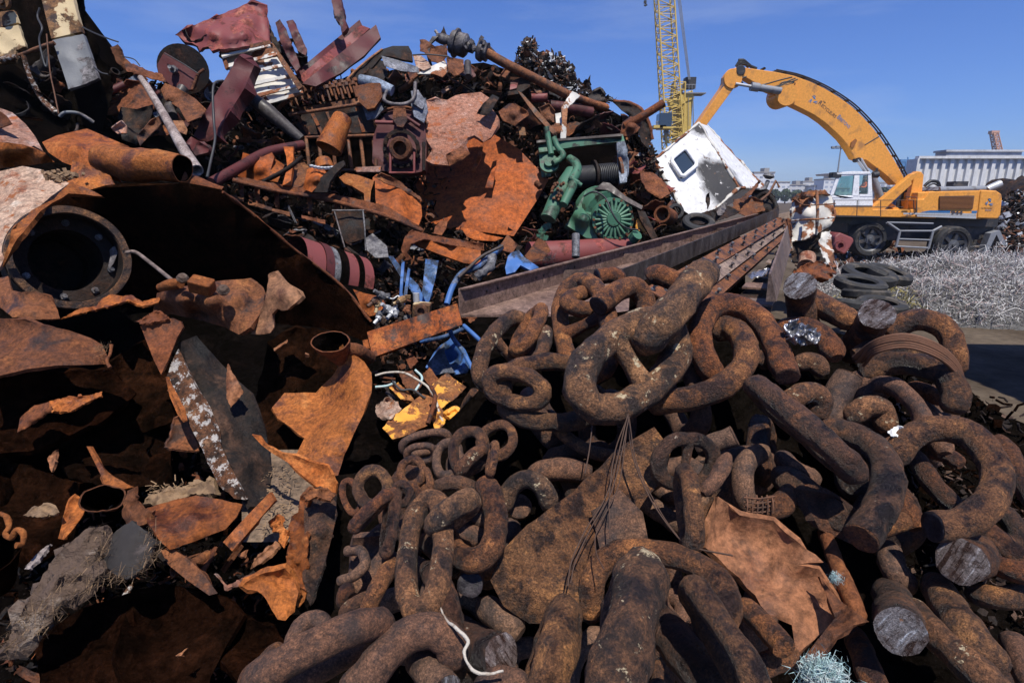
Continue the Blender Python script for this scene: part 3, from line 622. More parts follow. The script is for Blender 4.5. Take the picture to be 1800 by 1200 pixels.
# --- right middle
link('long black-stained link edge-on, sloping down right across the pile with white flecks', 1340, 690, 1490, 818, 110, 50, 84, -0.16, -0.2, 'chain_dark', sq=.6)
bar('speckled hump joining the black-stained link from the upper right', [(1360, 722, 0.05), (1395, 700, 0.0), (1425, 690, 0.0), (1445, 705, .04), (1432, 735, .12)], 44, 'chain_pale')
bar('thick hooked bar curving down around the end of the black-stained link', [(1445, 752, 0.05), (1500, 765, -0.02), (1548, 800, -0.06), (1562, 850, -0.1), (1545, 900, -0.1), (1515, 945, -0.1)], 60, 'chain_dark', 'e', 'chain_orange')
bar('large smooth broken ring at the right, torn open at its lower left', [(1565, 815, 0.0), (1595, 775, -0.06), (1645, 752, -0.1), (1700, 762, -0.12), (1742, 805, -0.12), (1750, 855, -0.12), (1725, 898, -0.12), (1680, 922, -0.1), (1640, 925, -.1)], 56, 'chain', 'e', 'cut_dark')
bar('smooth blue-grey bar passing under the large broken ring', [(1600, 790, 0.12), (1640, 850, 0.08), (1690, 900, 0.05)], 40, 'chain_dark')
bar('rusty stub inside the large broken ring', [(1630, 790, 0.25), (1665, 800, 0.22), (1690, 818, 0.2)], 34, 'chain_orange')
bar('bar along the far right edge beside the large broken ring', [(1755, 770, 0.1), (1790, 830, 0.05), (1825, 900, 0.02)], 42, 'chain_orange')
bar('bar in the shade left of the large broken ring', [(1560, 850, 0.15), (1590, 890, 0.1), (1612, 930, 0.1)], 44, 'chain_orange')
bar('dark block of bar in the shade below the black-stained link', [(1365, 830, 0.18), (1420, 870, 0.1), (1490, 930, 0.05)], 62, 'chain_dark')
bar('small lit link end below the thick hooked bar', [(1520, 940, 0.1), (1570, 920, 0.05), (1595, 915, 0.05)], 40, 'chain_orange')
# --- top right
bar('sawn bar standing up with a bright cut disc at the top right of the pile', [(1425, 600, 0.35), (1412, 560, 0.2), (1407, 525, 0.05), (1405, 502, -0.12)], 58, 'chain', 'e', 'cut')
bar('sawn bar with a bright cut disc right of the other bright disc', [(1490, 625, 0.35), (1510, 600, 0.18), (1530, 572, 0.0), (1541, 552, -0.16)], 60, 'chain', 'e', 'cut')
bar('bar running between the two bright sawn discs', [(1415, 515, 0.16), (1460, 545, 0.1), (1505, 570, 0.05)], 48, 'chain_orange')
bar('bar in half shade under the left sawn disc', [(1365, 580, 0.2), (1410, 575, 0.12), (1450, 595, 0.1), (1470, 630, .1)], 46, 'chain_orange')
bar('dusty bar end below the crumpled foil', [(1395, 640, 0.15), (1430, 635, 0.12), (1450, 660, .15)], 36, 'chain_pale')
bar('rounded link arching over at the top right corner of the pile', [(1560, 590, 0.15), (1588, 568, 0.05), (1625, 562, 0.0), (1662, 580, 0.0), (1678, 620, 0.05), (1670, 660, 0.15)], 46, 'chain_orange')
bar('bulging link bound by rusty wire at the right edge of the pile', [(1515, 660, 0.1), (1560, 640, 0.02), (1610, 640, -0.06), (1655, 655, -0.08), (1680, 690, -0.06), (1672, 725, 0.0)], 50, 'chain', )
bar('bar lying under the rusty wire binding', [(1500, 625, 0.1), (1560, 612, 0.06), (1620, 615, 0.1)], 44, 'chain')
bar('lit inner bar under the bulging wire-bound link', [(1595, 680, 0.14), (1630, 690, 0.1), (1660, 705, 0.1)], 34, 'chain_orange')
bar('vertical bar dropping behind the bulging wire-bound link', [(1620, 710, 0.2), (1645, 760, 0.2), (1660, 800, .2)], 46, 'chain_dusty')
link('dusty ring lying in the hollow below the wire-bound link', 1532, 690, 1602, 770, 92, 36, 15, 0.12, 0.08, 'chain_dusty', False)
bar('mottled hump left of the dusty ring in the hollow', [(1490, 740, 0.1), (1520, 715, 0.04), (1550, 720, 0.06), (1560, 760, .12)], 46, 'chain_pale')
bar('square-cut block of bar standing in the hollow right of the foil', [(1455, 750, 0.15), (1470, 700, 0.08), (1492, 660, 0.0)], 52, 'chain_dusty', 'e', 'chain_dusty')
bar('bar passing behind the square-cut block', [(1500, 660, .15), (1530, 680, .12), (1560, 700, .12)], 40, 'chain_dusty')
# --- centre
link('studded link standing in the centre below the big open link', 1162, 812, 1248, 812, 92, 30, 18, 0.0, 0.05, 'chain_dark')
link('upright link threaded through the central studded link', 1203, 838, 1218, 948, 60, 38, 74, -0.1, -0.1, 'chain')
bar('sawn stub above the central studded link', [(1225, 792, 0.1), (1258, 778, 0.05), (1290, 765, 0.0)], 40, 'chain_dusty', 'e', 'chain_dusty')
bar('right bar of the central studded link, dusty and pointed', [(1235, 868, 0.0), (1260, 840, -0.02), (1280, 800, .0)], 32, 'chain_dusty')
bar('dusty upright link half in shade right of the centre', [(1320, 900, 0.1), (1305, 860, 0.04), (1310, 815, 0.02), (1345, 790, 0.1)], 44, 'chain_dusty')
bar('rounded link end lit beside the scrap of rusty mesh', [(1310, 905, 0.12), (1350, 895, 0.04), (1375, 885, 0.04), (1390, 860, .12)], 44, 'chain')
bar('dark curved bar in the hollow above the rusty mesh scrap', [(1370, 800, 0.2), (1400, 830, 0.15), (1440, 850, 0.15)], 44, 'chain_dusty')
bar('dusty bar crossing behind the hanging wires', [(930, 835, 0.3), (980, 825, 0.25), (1040, 830, 0.25)], 46, 'chain_dusty')
# --- left middle
link('long studded link lying upright at the left, worn smooth with blue-black stains', 752, 888, 742, 1062, 78, 46, 30, -0.06, -0.08, 'chain_pale', False)
link('thick link edge-on passing through the top of the long upright link', 770, 918, 822, 886, 70, 50, 76, -0.1, -0.1, 'chain_pale', False, sq=.6)
bar('heavy U-shaped broken link right of the long upright link', [(782, 935, 0.05), (800, 968, 0.0), (830, 985, -0.04), (862, 965, -0.06), (872, 915, -0.08), (862, 868, -0.08), (852, 852, -.06)], 50, 'chain', 'e', 'chain_orange')
bar('flat torn strap of a link lying over the heavy U-shaped link', [(760, 858, 0.0), (800, 848, -0.06), (845, 862, -0.04)], 30, 'chain_dark')
bar('pale arched link behind the heavy U-shaped link', [(880, 900, 0.1), (895, 862, 0.04), (925, 842, 0.0), (955, 858, 0.02), (968, 895, 0.1)], 40, 'chain_pale')
bar('round bar end seen through the pale arched link', [(915, 895, 0.2), (912, 890, 0.12)], 50, 'chain_dusty', 'e', 'chain_dusty')
bar('mottled black and white bar below the long upright link', [(748, 995, 0.0), (775, 1030, -0.06), (790, 1080, -0.06), (795, 1110, 0)], 50, 'chain_dark')
bar('crusted bar wedged between the two long links', [(745, 945, 0.1), (775, 975, 0.06), (800, 1010, 0.08)], 44, 'chain_dark')
bar('round sawn end facing out below the heavy U-shaped link', [(832, 1010, 0.2), (827, 1026, 0.02)], 52, 'chain_dark', 'e', 'cut_dark')
link('slim edge-on link hanging left of the long upright link', 692, 872, 680, 965, 30, 27, 70, -0.04, -0.04, 'chain_dark', False)
bar('orange bar slanting down left of the long upright link', [(695, 985, 0.0), (665, 1030, -0.03), (640, 1090, 0.02)], 36, 'chain_orange')
bar('pale bar stub beneath the slanting orange bar', [(600, 1085, 0.05), (630, 1060, 0.03), (655, 1048, 0.05)], 36, 'chain_pale')
bar('small S-shaped broken hook at the left edge of the chains', [(612, 968, 0.05), (634, 968, 0.0), (642, 990, 0.0), (625, 1010, 0.0), (600, 1020, 0.05)], 22, 'chain_dusty', 'se', 'chain_dusty')
bar('small hooked piece under the S-shaped broken hook', [(600, 1065, 0.08), (606, 1040, 0.03), (622, 1030, 0.03)], 28, 'chain_orange')
# small chain
SMALL = 'small rusty chain links heaped at the left'
for a in (
    ('small link lying flat just below the yellow scrap', 712, 786, 785, 770, 40, 17, 30, .12, .12, 'chain_dusty', False),
    ('small dark link crossing the flat one below the yellow scrap', 718, 800, 762, 795, 40, 15, 40, .08, .08, 'chain_dusty', False),
    ('round small link standing upright at the top of the small chain', 822, 762, 826, 822, 62, 24, 14, .0, .0, 'chain', False),
    ('small studded link at the top right of the small chain with a dark eye', 868, 752, 878, 798, 66, 21, 12, -.02, -.02, 'chain', False),
    ('thin upright small link hanging from the top right one', 868, 785, 863, 828, 30, 18, 78, -.12, -.12, 'chain_orange', False),
    ('pale small link edge-on beneath the round upright one', 812, 826, 848, 796, 40, 30, 70, -.05, -.05, 'chain_pale', False),
    ('small link leaning left of the round upright one', 785, 782, 790, 832, 48, 20, 20, .05, .05, 'chain_dusty', False),
    ('small link partly under the leaning one', 800, 802, 806, 838, 34, 14, 20, .1, .1, 'chain_dusty', False),
    ('small ring link in the middle of the small chain, orange rust', 716, 812, 732, 846, 44, 17, 10, -.02, -.02, 'chain_orange', False),
    ('small link below the orange ring link', 712, 858, 732, 884, 38, 15, 30, .0, .0, 'chain_orange', False),
    ('small link right of the orange ring link with a dusty bar', 745, 830, 752, 862, 30, 16, 60, -.02, -.02, 'chain_orange', False),
    ('wide small link with a fat worn bar at the left of the small chain', 642, 836, 668, 878, 58, 25, 14, .0, .0, 'chain', False),
    ('leftmost small link, thin and lying on its side', 608, 850, 628, 896, 34, 14, 30, .06, .06, 'chain_orange', False),
    ('small link edge-on with a pointed lower end at the left', 626, 922, 676, 874, 30, 28, 76, -.08, -.08, 'chain_orange', False),
    ('bright small link at the head of the slim hanging link', 698, 858, 716, 878, 34, 17, 20, -.06, -.06, 'chain_dark', False),
):
    link(*a[:9], db=a[9], mat=a[10], stud=a[11], group=SMALL)
# --- bottom
link('long thick link edge-on in the bottom left corner of the chains', 470, 1196, 655, 1108, 150, 68, 76, -0.1, -0.08, 'chain_dusty', False, sq=.6)
bar('dusty arched link standing at the bottom left of the chains', [(512, 1210, 0.1), (512, 1150, 0.02), (525, 1105, 0.0), (552, 1088, 0.0), (575, 1105, 0.02), (585, 1140, 0.08)], 38, 'chain_dusty')
bar('lowest left link curling out of the bottom edge', [(430, 1225, 0.0), (440, 1185, 0.0), (470, 1170, 0.02), (500, 1175, 0.1)], 36, 'chain')
bar('small lit link back behind the lowest left link', [(458, 1165, .1), (475, 1148, .06), (495, 1135, .08)], 26, 'chain_orange')
bar('great arching link along the bottom edge left of the white rope', [(610, 1235, -0.05), (660, 1170, -0.1), (705, 1125, -0.1), (752, 1108, -0.1), (788, 1125, -0.08), (800, 1168, -0.02)], 74, 'chain_dusty')
bar('sawn bar leaning in the mouth of the great arching link', [(730, 1150, 0.05), (755, 1180, -0.02), (785, 1215, -0.05)], 66, 'chain_dusty', 'e', 'cut')
bar('thick bar with a blue-grey sawn face beside the white rope', [(795, 1120, 0.1), (840, 1140, 0.0), (882, 1152, -0.06)], 82, 'chain_dark', 'e', 'cut')
bar('blue-stained bar crossing below the white rope', [(752, 1185, 0.08), (790, 1172, 0.04), (840, 1185, 0.06)], 48, 'chain_dark')
bar('dusty bar under the large rust-flaked plate', [(915, 1115, 0.14), (880, 1085, 0.14), (845, 1060, 0.16)], 56, 'chain_dusty')
bar('bottom edge stub right of the blue-grey sawn face', [(835, 1215, -0.05), (880, 1192, -0.06), (930, 1205, -.05)], 50, 'chain_dusty')
link('brown hump of a link left of the great crusted link at the bottom', 985, 1098, 955, 1230, 100, 84, 84, -0.02, -0.06, 'chain', False, sq=.7)
link('greatest link of all in the front, edge-on with a cream crust across it', 1120, 1030, 1068, 1240, 120, 108, 86, -0.2, -0.22, 'chain_pale', False, sq=.75)
bar('arched ring behind the greatest front link, orange brown', [(1035, 1085, 0.1), (1040, 1030, 0.04), (1062, 985, 0.02), (1110, 968, -0.02), (1175, 975, -0.06), (1235, 998, -0.1), (1270, 1035, -0.12), (1275, 1080, -0.12), (1245, 1110, -.08), (1205, 1115, 0.0)], 54, 'chain', )
link('long link dropping out of the frame through the arched ring', 1222, 1048, 1330, 1215, 96, 56, 74, -0.24, -0.26, 'chain', False, sq=.6)
bar('blunt bar end lying parallel right of the long dropping link', [(1300, 1060, 0.05), (1340, 1095, 0.0), (1378, 1135, -0.05)], 48, 'chain_orange', 'e', 'chain_orange')
bar('black-stained shoulder with white flakes right of the greatest front link', [(1150, 1080, 0.05), (1190, 1130, -0.05), (1250, 1200, -0.1), (1280, 1240, -.1)], 84, 'chain_dark')
bar('small rounded end under the greatest front link', [(1100, 1215, .0), (1122, 1180, -0.02), (1135, 1165, .06)], 46, 'chain_dusty')
bar('dusty lump in the bottom edge under the frayed white rope', [(1290, 1210, 0.1), (1340, 1170, 0.06), (1400, 1150, 0.08)], 48, 'chain_orange')
# --- bottom right
bar('round sawn disc with a striped face at the right', [(1760, 955, 0.3), (1720, 972, 0.1), (1690, 985, -0.06)], 84, 'chain', 'e', 'cut')
bar('long sawn bar leaning at the lower right with a striped grey face', [(1560, 1035, 0.2), (1575, 1075, 0.05), (1582, 1108, -0.1)], 78, 'chain_dark', 'e', 'cut')
bar('mottled white-flecked bar slanting out of the lower right corner', [(1590, 1060, 0.12), (1650, 1120, 0.04), (1720, 1185, 0.0), (1770, 1240, 0)], 66, 'chain_pale')
bar('brown rounded bar descending at the right edge above the mottled bar', [(1640, 1020, 0.16), (1675, 1080, 0.04), (1720, 1140, 0.0), (1745, 1165, 0.04)], 72, 'chain')
bar('level bar at the right edge under the round sawn disc', [(1700, 1040, 0.14), (1760, 1050, 0.08), (1830, 1045, 0.1)], 46, 'chain')
bar('bar at the right edge level with the round sawn disc', [(1735, 990, 0.08), (1790, 1005, 0.0), (1840, 1015, 0.0)], 46, 'chain_orange')
bar('bar rising from the right edge behind the round sawn disc', [(1700, 910, 0.1), (1750, 950, 0.04), (1810, 1000, 0.08)], 50, 'chain')
bar('dusty link side in the dark hollow at the lower right', [(1560, 960, 0.2), (1570, 1000, 0.14), (1600, 1035, 0.2)], 50, 'chain_dusty')
bar('sliver of link in the bottom right corner', [(1770, 1120, 0.1), (1800, 1160, 0.05), (1820, 1220, 0.05)], 56, 'chain_dusty')
bar('rusty pipe-like bar standing right of the sandy rusty plate', [(1450, 935, 0.1), (1470, 990, 0.04), (1500, 1060, 0.0), (1512, 1095, 0.0)], 34, 'sheet_brown', 's', 'chain_dusty')
bar('orange bar under the folded flap at the bottom right', [(1500, 1110, 0.2), (1520, 1160, 0.1), (1545, 1220, 0.05)], 50, 'chain_orange')
# plates between links
o = S('rusty_plate', 'large rust-flaked triangular plate lying among the chains under hanging wires', 'metal plate', 'chain', [(1150, 750, 2.2), (1180, 790, 2.1), (1160, 850, 2.0), (1120, 900, 1.95), (1060, 960, 1.85), (1040, 1010, 1.75), (1020, 1080, 1.66), (985, 1100, 1.62), (930, 1095, 1.62), (885, 1065, 1.64), (862, 1020, 1.70), (880, 975, 1.76), (935, 920, 1.84), (985, 880, 1.9), (1060, 820, 2.04), (1105, 780, 2.12)], nzamp=0.02, nzs=5, th=0.03, jag=3)
o = S('rusty_plate', 'sandy rusty torn plate with red paint dots lying right of the centre', 'metal plate', 'sheet_tan', [(1262, 872, 1.92), (1300, 905, 1.9), (1360, 915, 1.9), (1400, 950, 1.86), (1448, 988, 1.8), (1400, 992, 1.76), (1440, 1000, 1.78), (1482, 1062, 1.68), (1465, 1095, 1.6), (1400, 1150, 1.52), (1392, 1098, 1.62), (1352, 1080, 1.66), (1300, 1015, 1.78), (1240, 962, 1.86)], nzamp=0.014, nzs=6, th=0.02, jag=2)
S('folded_flap', 'folded rusty flap hanging over the right side of the sandy plate', 'metal flap', 'sheet_brown', [(1440, 1012, 1.66), (1470, 1050, 1.6), (1528, 1092, 1.54), (1500, 1098, 1.5), (1470, 1120, 1.46), (1430, 1170, 1.4), (1405, 1165, 1.42), (1440, 1120, 1.5), (1468, 1085, 1.58)], nzamp=0.012, nzs=7, th=0.015)
S('rusty_plate', 'black-edged flat slab in shade below the black-stained link', 'metal plate', 'chain_dark', [(1405, 860, 1.98), (1460, 868, 1.94), (1520, 905, 1.86), (1505, 960, 1.8), (1440, 930, 1.86)], nzamp=0.01, th=0.03)
S('rusty_plate', 'dusty grey plate behind the small S-shaped hook', 'metal plate', 'chain_dusty', [(620, 945, 1.92), (690, 940, 1.92), (700, 1000, 1.84), (660, 1060, 1.78), (610, 1060, 1.78)], nzamp=0.01, th=0.02)
S('rusty_plate', 'plate leaning under the sawn stub left of the hanging wires', 'metal plate', 'chain_dusty', [(1040, 900, 1.85), (1090, 860, 1.9), (1130, 900, 1.84), (1140, 950, 1.78), (1060, 990, 1.76)], nzamp=0.012, th=0.02)
plain('wire_dark', (0.07, 0.038, 0.025), 0.8)
for i, (lab, pts, r) in enumerate((
    ('rusty wire hanging straight from the large open link', [(1105, 728, 2.02), (1082, 790, 1.98), (1072, 860, 1.9), (1072, 945, 1.74)], 2.2),
    ('rusty wire bowing left across the large plate', [(1103, 730, 2.02), (1070, 860, 1.9), (1030, 930, 1.76), (1005, 985, 1.68), (998, 1030, 1.6)], 2.4),
    ('second rusty wire bowing left, just inside the first', [(1106, 732, 2.0), (1078, 855, 1.88), (1040, 925, 1.76), (1012, 985, 1.66), (1003, 1025, 1.6)], 2.0),
    ('rusty wire swinging right to the upright link', [(1104, 730, 2.02), (1112, 800, 1.96), (1140, 870, 1.86), (1180, 930, 1.74), (1215, 960, 1.66), (1288, 976, 1.6)], 2.6),
    ('rusty wire running beside the right-swinging one', [(1106, 735, 2.0), (1118, 810, 1.94), (1150, 880, 1.84), (1190, 940, 1.72), (1230, 968, 1.66)], 1.8),
    ('short rusty wire hanging alone left of the bundle', [(1042, 738, 2.1), (1036, 790, 2.05), (1028, 832, 2.0)], 2.2),
    ('rusty wire looping down to the front arched ring', [(1104, 734, 2.02), (1088, 850, 1.88), (1050, 930, 1.76), (1048, 970, 1.66), (1062, 1000, 1.58)], 1.8),
)):
    T('steel_wire', lab, 'wire', 'wire_dark', pts, r * .55, group='rusty wires hanging over the chains', seg=6)
for i, (o1, o2) in enumerate(((0, 0), (5, 3), (-5, 6), (3, 9), (28, 14), (33, 18), (24, 22))):
    pts = [(1500 + i * 3, 628 - o1 * .3 + o2, 2.34), (1540, 598 + o2, 2.22), (1590, 588 + o2, 2.16), (1640, 602 + o2, 2.14), (1675, 628 + o2, 2.16), (1692, 662 + o2, 2.22), (1690 + i, 700 + o2, 2.35)]
    T('binding_wire', ('uppermost', 'second', 'third', 'fourth', 'fifth', 'sixth', 'lowest')[i] + ' strand of rusty wire bound round the right edge of the pile', 'wire', 'wire_rust', pts, 3.0, group='rusty binding wires round the chain at the right edge', seg=7)
T('white_rope', 'short frayed white rope lying over the bottom links', 'rope', 'rope', [(775, 1068, 1.5), (783, 1088, 1.46), (800, 1102, 1.42), (822, 1125, 1.4), (816, 1148, 1.38), (830, 1176, 1.34), (858, 1184, 1.34), (885, 1178, 1.34)], [1.5, 3.2, 3.0, 3.2, 2.8, 3.2, 3.2, 2.2], seg=8, rough=.35, rs=60)
def tuft(label, x, y, d, rpx, n, mat, name='frayed_rope', cat='rope', ln=1.0, up=V((0, -.5, .8)), group=None):
    c = P(x, y, d); r = rpx * d / FPX; rnd = random.Random(int(x + y)); mb = MB()
    for i in range(n):
        a = V((rnd.gauss(0, 1), rnd.gauss(0, 1), rnd.gauss(0, 1))).normalized(); a = (a + up * .6).normalized()
        p = c + V((rnd.gauss(0, .35), rnd.gauss(0, .25), rnd.gauss(0, .25))) * r; q = p + a * r * rnd.uniform(.4, 1.0) * ln
        mid = (p + q) / 2 + V((rnd.gauss(0, .2), rnd.gauss(0, .2), rnd.gauss(0, .2))) * r; wdt = V((rnd.gauss(0, 1), rnd.gauss(0, 1), rnd.gauss(0, 1))).normalized() * r * .018
        mb.add([p - wdt, p + wdt, mid + wdt, mid - wdt, q], [(0, 1, 2, 3), (3, 2, 4)], 0, False)
    o = mb.build(name, mat); return tag(o, label, cat, group)
tuft('big tuft of frayed white rope at the bottom edge right of centre', 1445, 1186, 1.38, 40, 1500, 'rope_blue', ln=.75)
tuft('little pale green rope tuft on the edge of the sandy plate', 1468, 1015, 1.6, 13, 300, 'rope_blue', ln=.8)
S('crumpled_foil', 'crumpled shiny foil stuck between the top right links', 'foil', 'foil', [(1378, 578, 2.3), (1392, 562, 2.28), (1420, 570, 2.24), (1444, 584, 2.26), (1438, 600, 2.24), (1410, 608, 2.22), (1388, 600, 2.26)], nzamp=0.05, nzs=22, th=0.003, jag=5, step=3)
S('paper_scrap', 'torn white paper scrap lying in the hollow of the pile', 'paper', 'paper', [(1560, 758, 2.06), (1578, 748, 2.06), (1590, 752, 2.05), (1578, 768, 2.02), (1566, 766, 2.02)], nzamp=0.01, nzs=20, th=0.003, jag=2)
mb = MB()
for i in range(6):
    mb.tube(spline([P(1312 + i * 9, 870 + (i % 2) * 2, 1.86), P(1314 + i * 9, 886, 1.84), P(1313 + i * 9, 902, 1.84)], 4), 0.0028, 6)
for j in range(4):
    mb.tube(spline([P(1308, 874 + j * 8, 1.855), P(1335, 873 + j * 8 + 3, 1.84), P(1362, 872 + j * 8, 1.86)], 4), 0.0028, 6)
tag(mb.build('wire_mesh_scrap', 'wire_rust'), 'little bent scrap of rusty wire mesh resting above the sandy plate', 'wire mesh')
# deep filler links, largely hidden
rnd = random.Random(5)
for i in range(46):
    x = rnd.uniform(640, 1760); y = rnd.uniform(700, 1200)
    if x < 900 and y < 830: y += 200
    if x > 1680 and y < 900: y += 150
    a = rnd.uniform(0, 6.28); L = rnd.uniform(60, 100); D = rnd.uniform(34, 50)
    link('dusty chain link half buried under the others deep in the pile', x - L / 2 * math.cos(a), y - L / 2 * math.sin(a), x + L / 2 * math.cos(a), y + L / 2 * math.sin(a), L * .9, D, rnd.uniform(0, 80), .36, .40, rnd.choice(['chain_dusty', 'chain', 'chain_dusty', 'chain_dark']), False, 'half buried links deep in the chain pile')
# ================================================================ excavator
def prq(mb, pts, Y, dep, mi=0): return mb.prism([Q(x, y, Y) for x, y in pts], V((0, dep, 0)), mi)
def prx(pts, Y, dep, name, mat, parent, bevel=0.0):
    return prq(MB(), pts, Y, dep).build(name, mat, parent, bevel=bevel)
EY = 22.5
ex = thing('material_handler', 'orange and white wheeled scrap handler with a long curved boom', 'excavator', G(1610, 452) * 1.0)
body = prx([(1463, 362), (1535, 362), (1535, 368), (1610, 368), (1614, 338), (1636, 338), (1640, 336), (1645, 337), (1646, 384), (1467, 380)], EY, 2.7, 'body', 'machine_orange', ex, .03)
prx([(1610, 350), (1624, 350), (1634, 337), (1725, 335), (1725, 385), (1612, 381)], EY - .06, 2.8, 'engine_housing', 'machine_orange', ex, .03)
prx([(1726, 334), (1752, 335), (1761, 341), (1762, 350), (1759, 378), (1754, 385), (1718, 384), (1724, 335)], EY - .10, 2.9, 'counterweight', 'machine_orange', ex, .10)
m = MB()
prq(m, [(1651, 345), (1713, 344), (1710, 367), (1650, 368)], EY - .075, .02); m.build('grille', 'machine_dark', ex)
m = MB()
for k in range(10):
    y = 346.5 + k * 2.15; prq(m, [(1652, y), (1712 - k * .2, y - .6), (1712 - k * .2, y + .5), (1652, y + 1.1)], EY - .11, .04)
plain('grille_brown', (0.28, 0.11, 0.03), 0.6); m.build('grille_slats', 'grille_brown', ex)
prx([(1612, 378), (1716, 379), (1716, 384.5), (1612, 380.8)], EY - .066, .004, 'lower_stripe', 'stripe_grey', ex)
prx([(1622, 372.5), (1634, 370), (1671, 370), (1670, 374.5), (1618, 373.8)], EY - .066, .004, 'blue_stripe', 'stripe_blue', ex)
prx([(1708, 370.5), (1718, 370.5), (1717, 374.8), (1708, 374.8)], EY - .066, .004, 'blue_stripe', 'stripe_blue', ex)
prx([(1588, 374), (1716, 375.2), (1716, 378.5), (1588, 377)], EY - .067, .003, 'grey_stripe', 'stripe_grey', ex)
m = MB(); m.tube([Q(1650, 334, EY + .1), Q(1730, 332, EY + .1)], .12, 8); prq(m, [(1646, 335), (1652, 328), (1728, 327), (1730, 335)], EY + .1, 2.4); m.build('engine_cover', 'machine_grey', ex, bevel=.02)
m = MB()
for k in range(16): m.box(Q(1656 + k * 4, 330.8, EY + .08), (.035, .03, .09))
m.build('cover_slots', 'machine_dark', ex)
m = MB(); m.tube([Q(1735, 333, EY + 1), Q(1738, 331, EY + 1), Q(1758, 323, EY + 1)], [.13, .13, .15], 10, wall=.15); m.build('exhaust', 'galv', ex)
m = MB(); m.box(Q(1682, 326, EY + 1), (.5, .5, .3)); m.tube([Q(1676, 327, EY + .8), Q(1680, 321, EY + .8), Q(1688, 324, EY + .8), Q(1694, 329, EY + .8)], .05, 6); m.build('roof_fittings', 'machine_dark', ex)
m = MB(); m.tube(spline([Q(1625, 327, EY + .5), Q(1635, 319, EY + .5), Q(1648, 320, EY + .5), Q(1652, 330, EY + .5)]), .06, 8); m.tube(spline([Q(1628, 330, EY + .3), Q(1640, 323, EY + .3), Q(1650, 327, EY + .3)]), .03, 6); m.build('hose', 'black', ex)
# cab with openings: frame pieces round the panes
cab = prx([(1467, 362), (1535, 362), (1534, 345), (1462, 343)], EY - .02, 1.5, 'cab', 'machine_white', ex, .02)
fr = MB()
for pts in ([(1459, 344), (1465, 344), (1477, 308), (1473, 305)], [(1473, 305.5), (1500, 302.5), (1528, 303), (1531, 307), (1478, 310)], [(1502, 308), (1511, 308), (1510, 345), (1498, 345)],
            [(1526, 306), (1532, 306), (1534, 346), (1526, 346)], [(1462, 341), (1480, 348), (1500, 344), (1500, 348), (1462, 348)], [(1511, 341.5), (1527, 341.5), (1527, 346), (1511, 346)]):
    prq(fr, pts, EY - .03, .07); prq(fr, pts, EY + 1.4, .07)
prq(fr, [(1470, 303.5), (1500, 301), (1529, 302), (1532, 306), (1472, 307)], EY - .05, 1.55); fr.build('cab_frame', 'machine_white', ex, bevel=.01)
prx([(1466, 343), (1478, 309.5), (1503, 308.5), (1499, 345), (1481, 348.5)], EY + .01, .01, 'side_window', 'cab_glass', ex)
prx([(1511, 308.5), (1526.5, 308.5), (1527, 342), (1510.5, 342)], EY + .01, .01, 'rear_side_window', 'cab_glass', ex)
prx([(1466, 343), (1478, 309.5), (1503, 308.5), (1499, 345), (1481, 348.5)], EY + 1.42, .01, 'far_window', 'cab_glass', ex)
m = MB(); m.hexa([Q(1459, 345, EY), Q(1461, 345, EY), Q(1461, 345, EY + 1.5), Q(1459, 345, EY + 1.5), Q(1474, 306, EY), Q(1476, 306, EY), Q(1476, 306, EY + 1.5), Q(1474, 306, EY + 1.5)]); m.build('windscreen', 'cab_glass', ex)
m = MB(); m.box(Q(1468, 308, EY + .1), (.32, .3, .2)); m.box(Q(1466, 305.5, EY + .1), (.3, .12, .08)); m.build('work_lamp', 'machine_dark', ex)
m = MB(); m.tube([Q(1533, 303, EY), Q(1540, 301, EY), Q(1541, 305, EY)], .025, 6); m.lathe(Q(1538, 307.5, EY), (1, .2, .1), [(-.1, 0), (-.1, .1), (.1, .13), (.12, 0)], 10); m.box(Q(1541, 300, EY), (.06, .05, .18)); m.build('mirror', 'machine_dark', ex)
m = MB(); m.box(Q(1517, 333, EY + .65), (.5, .5, .12)); m.box(Q(1524, 322, EY + .65), (.12, .45, .6)); m.build('driver_seat', 'machine_dark', ex)
m = MB()
for pts in ([(1462, 352), (1590, 352)], [(1466, 364), (1588, 364)], [(1467, 352), (1467, 380)], [(1507, 352), (1506, 380)], [(1548, 352), (1548, 380)]): m.tube([Q(*p, EY - .35) for p in pts], .014, 6)
m.build('handrail', 'machine_dark', ex)
m = MB(); m.tube([Q(1592, 380, EY - .2), Q(1603, 378, EY - .2), Q(1611, 372, EY - .2), Q(1612, 347, EY - .2), Q(1592, 346, EY - .2)], .018, 6); m.tube([Q(1596, 352, EY - .2), Q(1606, 352, EY - .2), Q(1607, 376, EY - .2)], .018, 6); m.build('grab_rail', 'machine_dark', ex)
prx([(1510, 350), (1510, 360), (1509.7, 360), (1509.7, 350)], EY - .03, .02, 'door_handle', 'machine_dark', ex)
prx([(1467, 378.2), (1547, 380), (1547, 382.5), (1467, 381)], EY - .04, 2.7, 'deck_edge', 'machine_dark', ex)
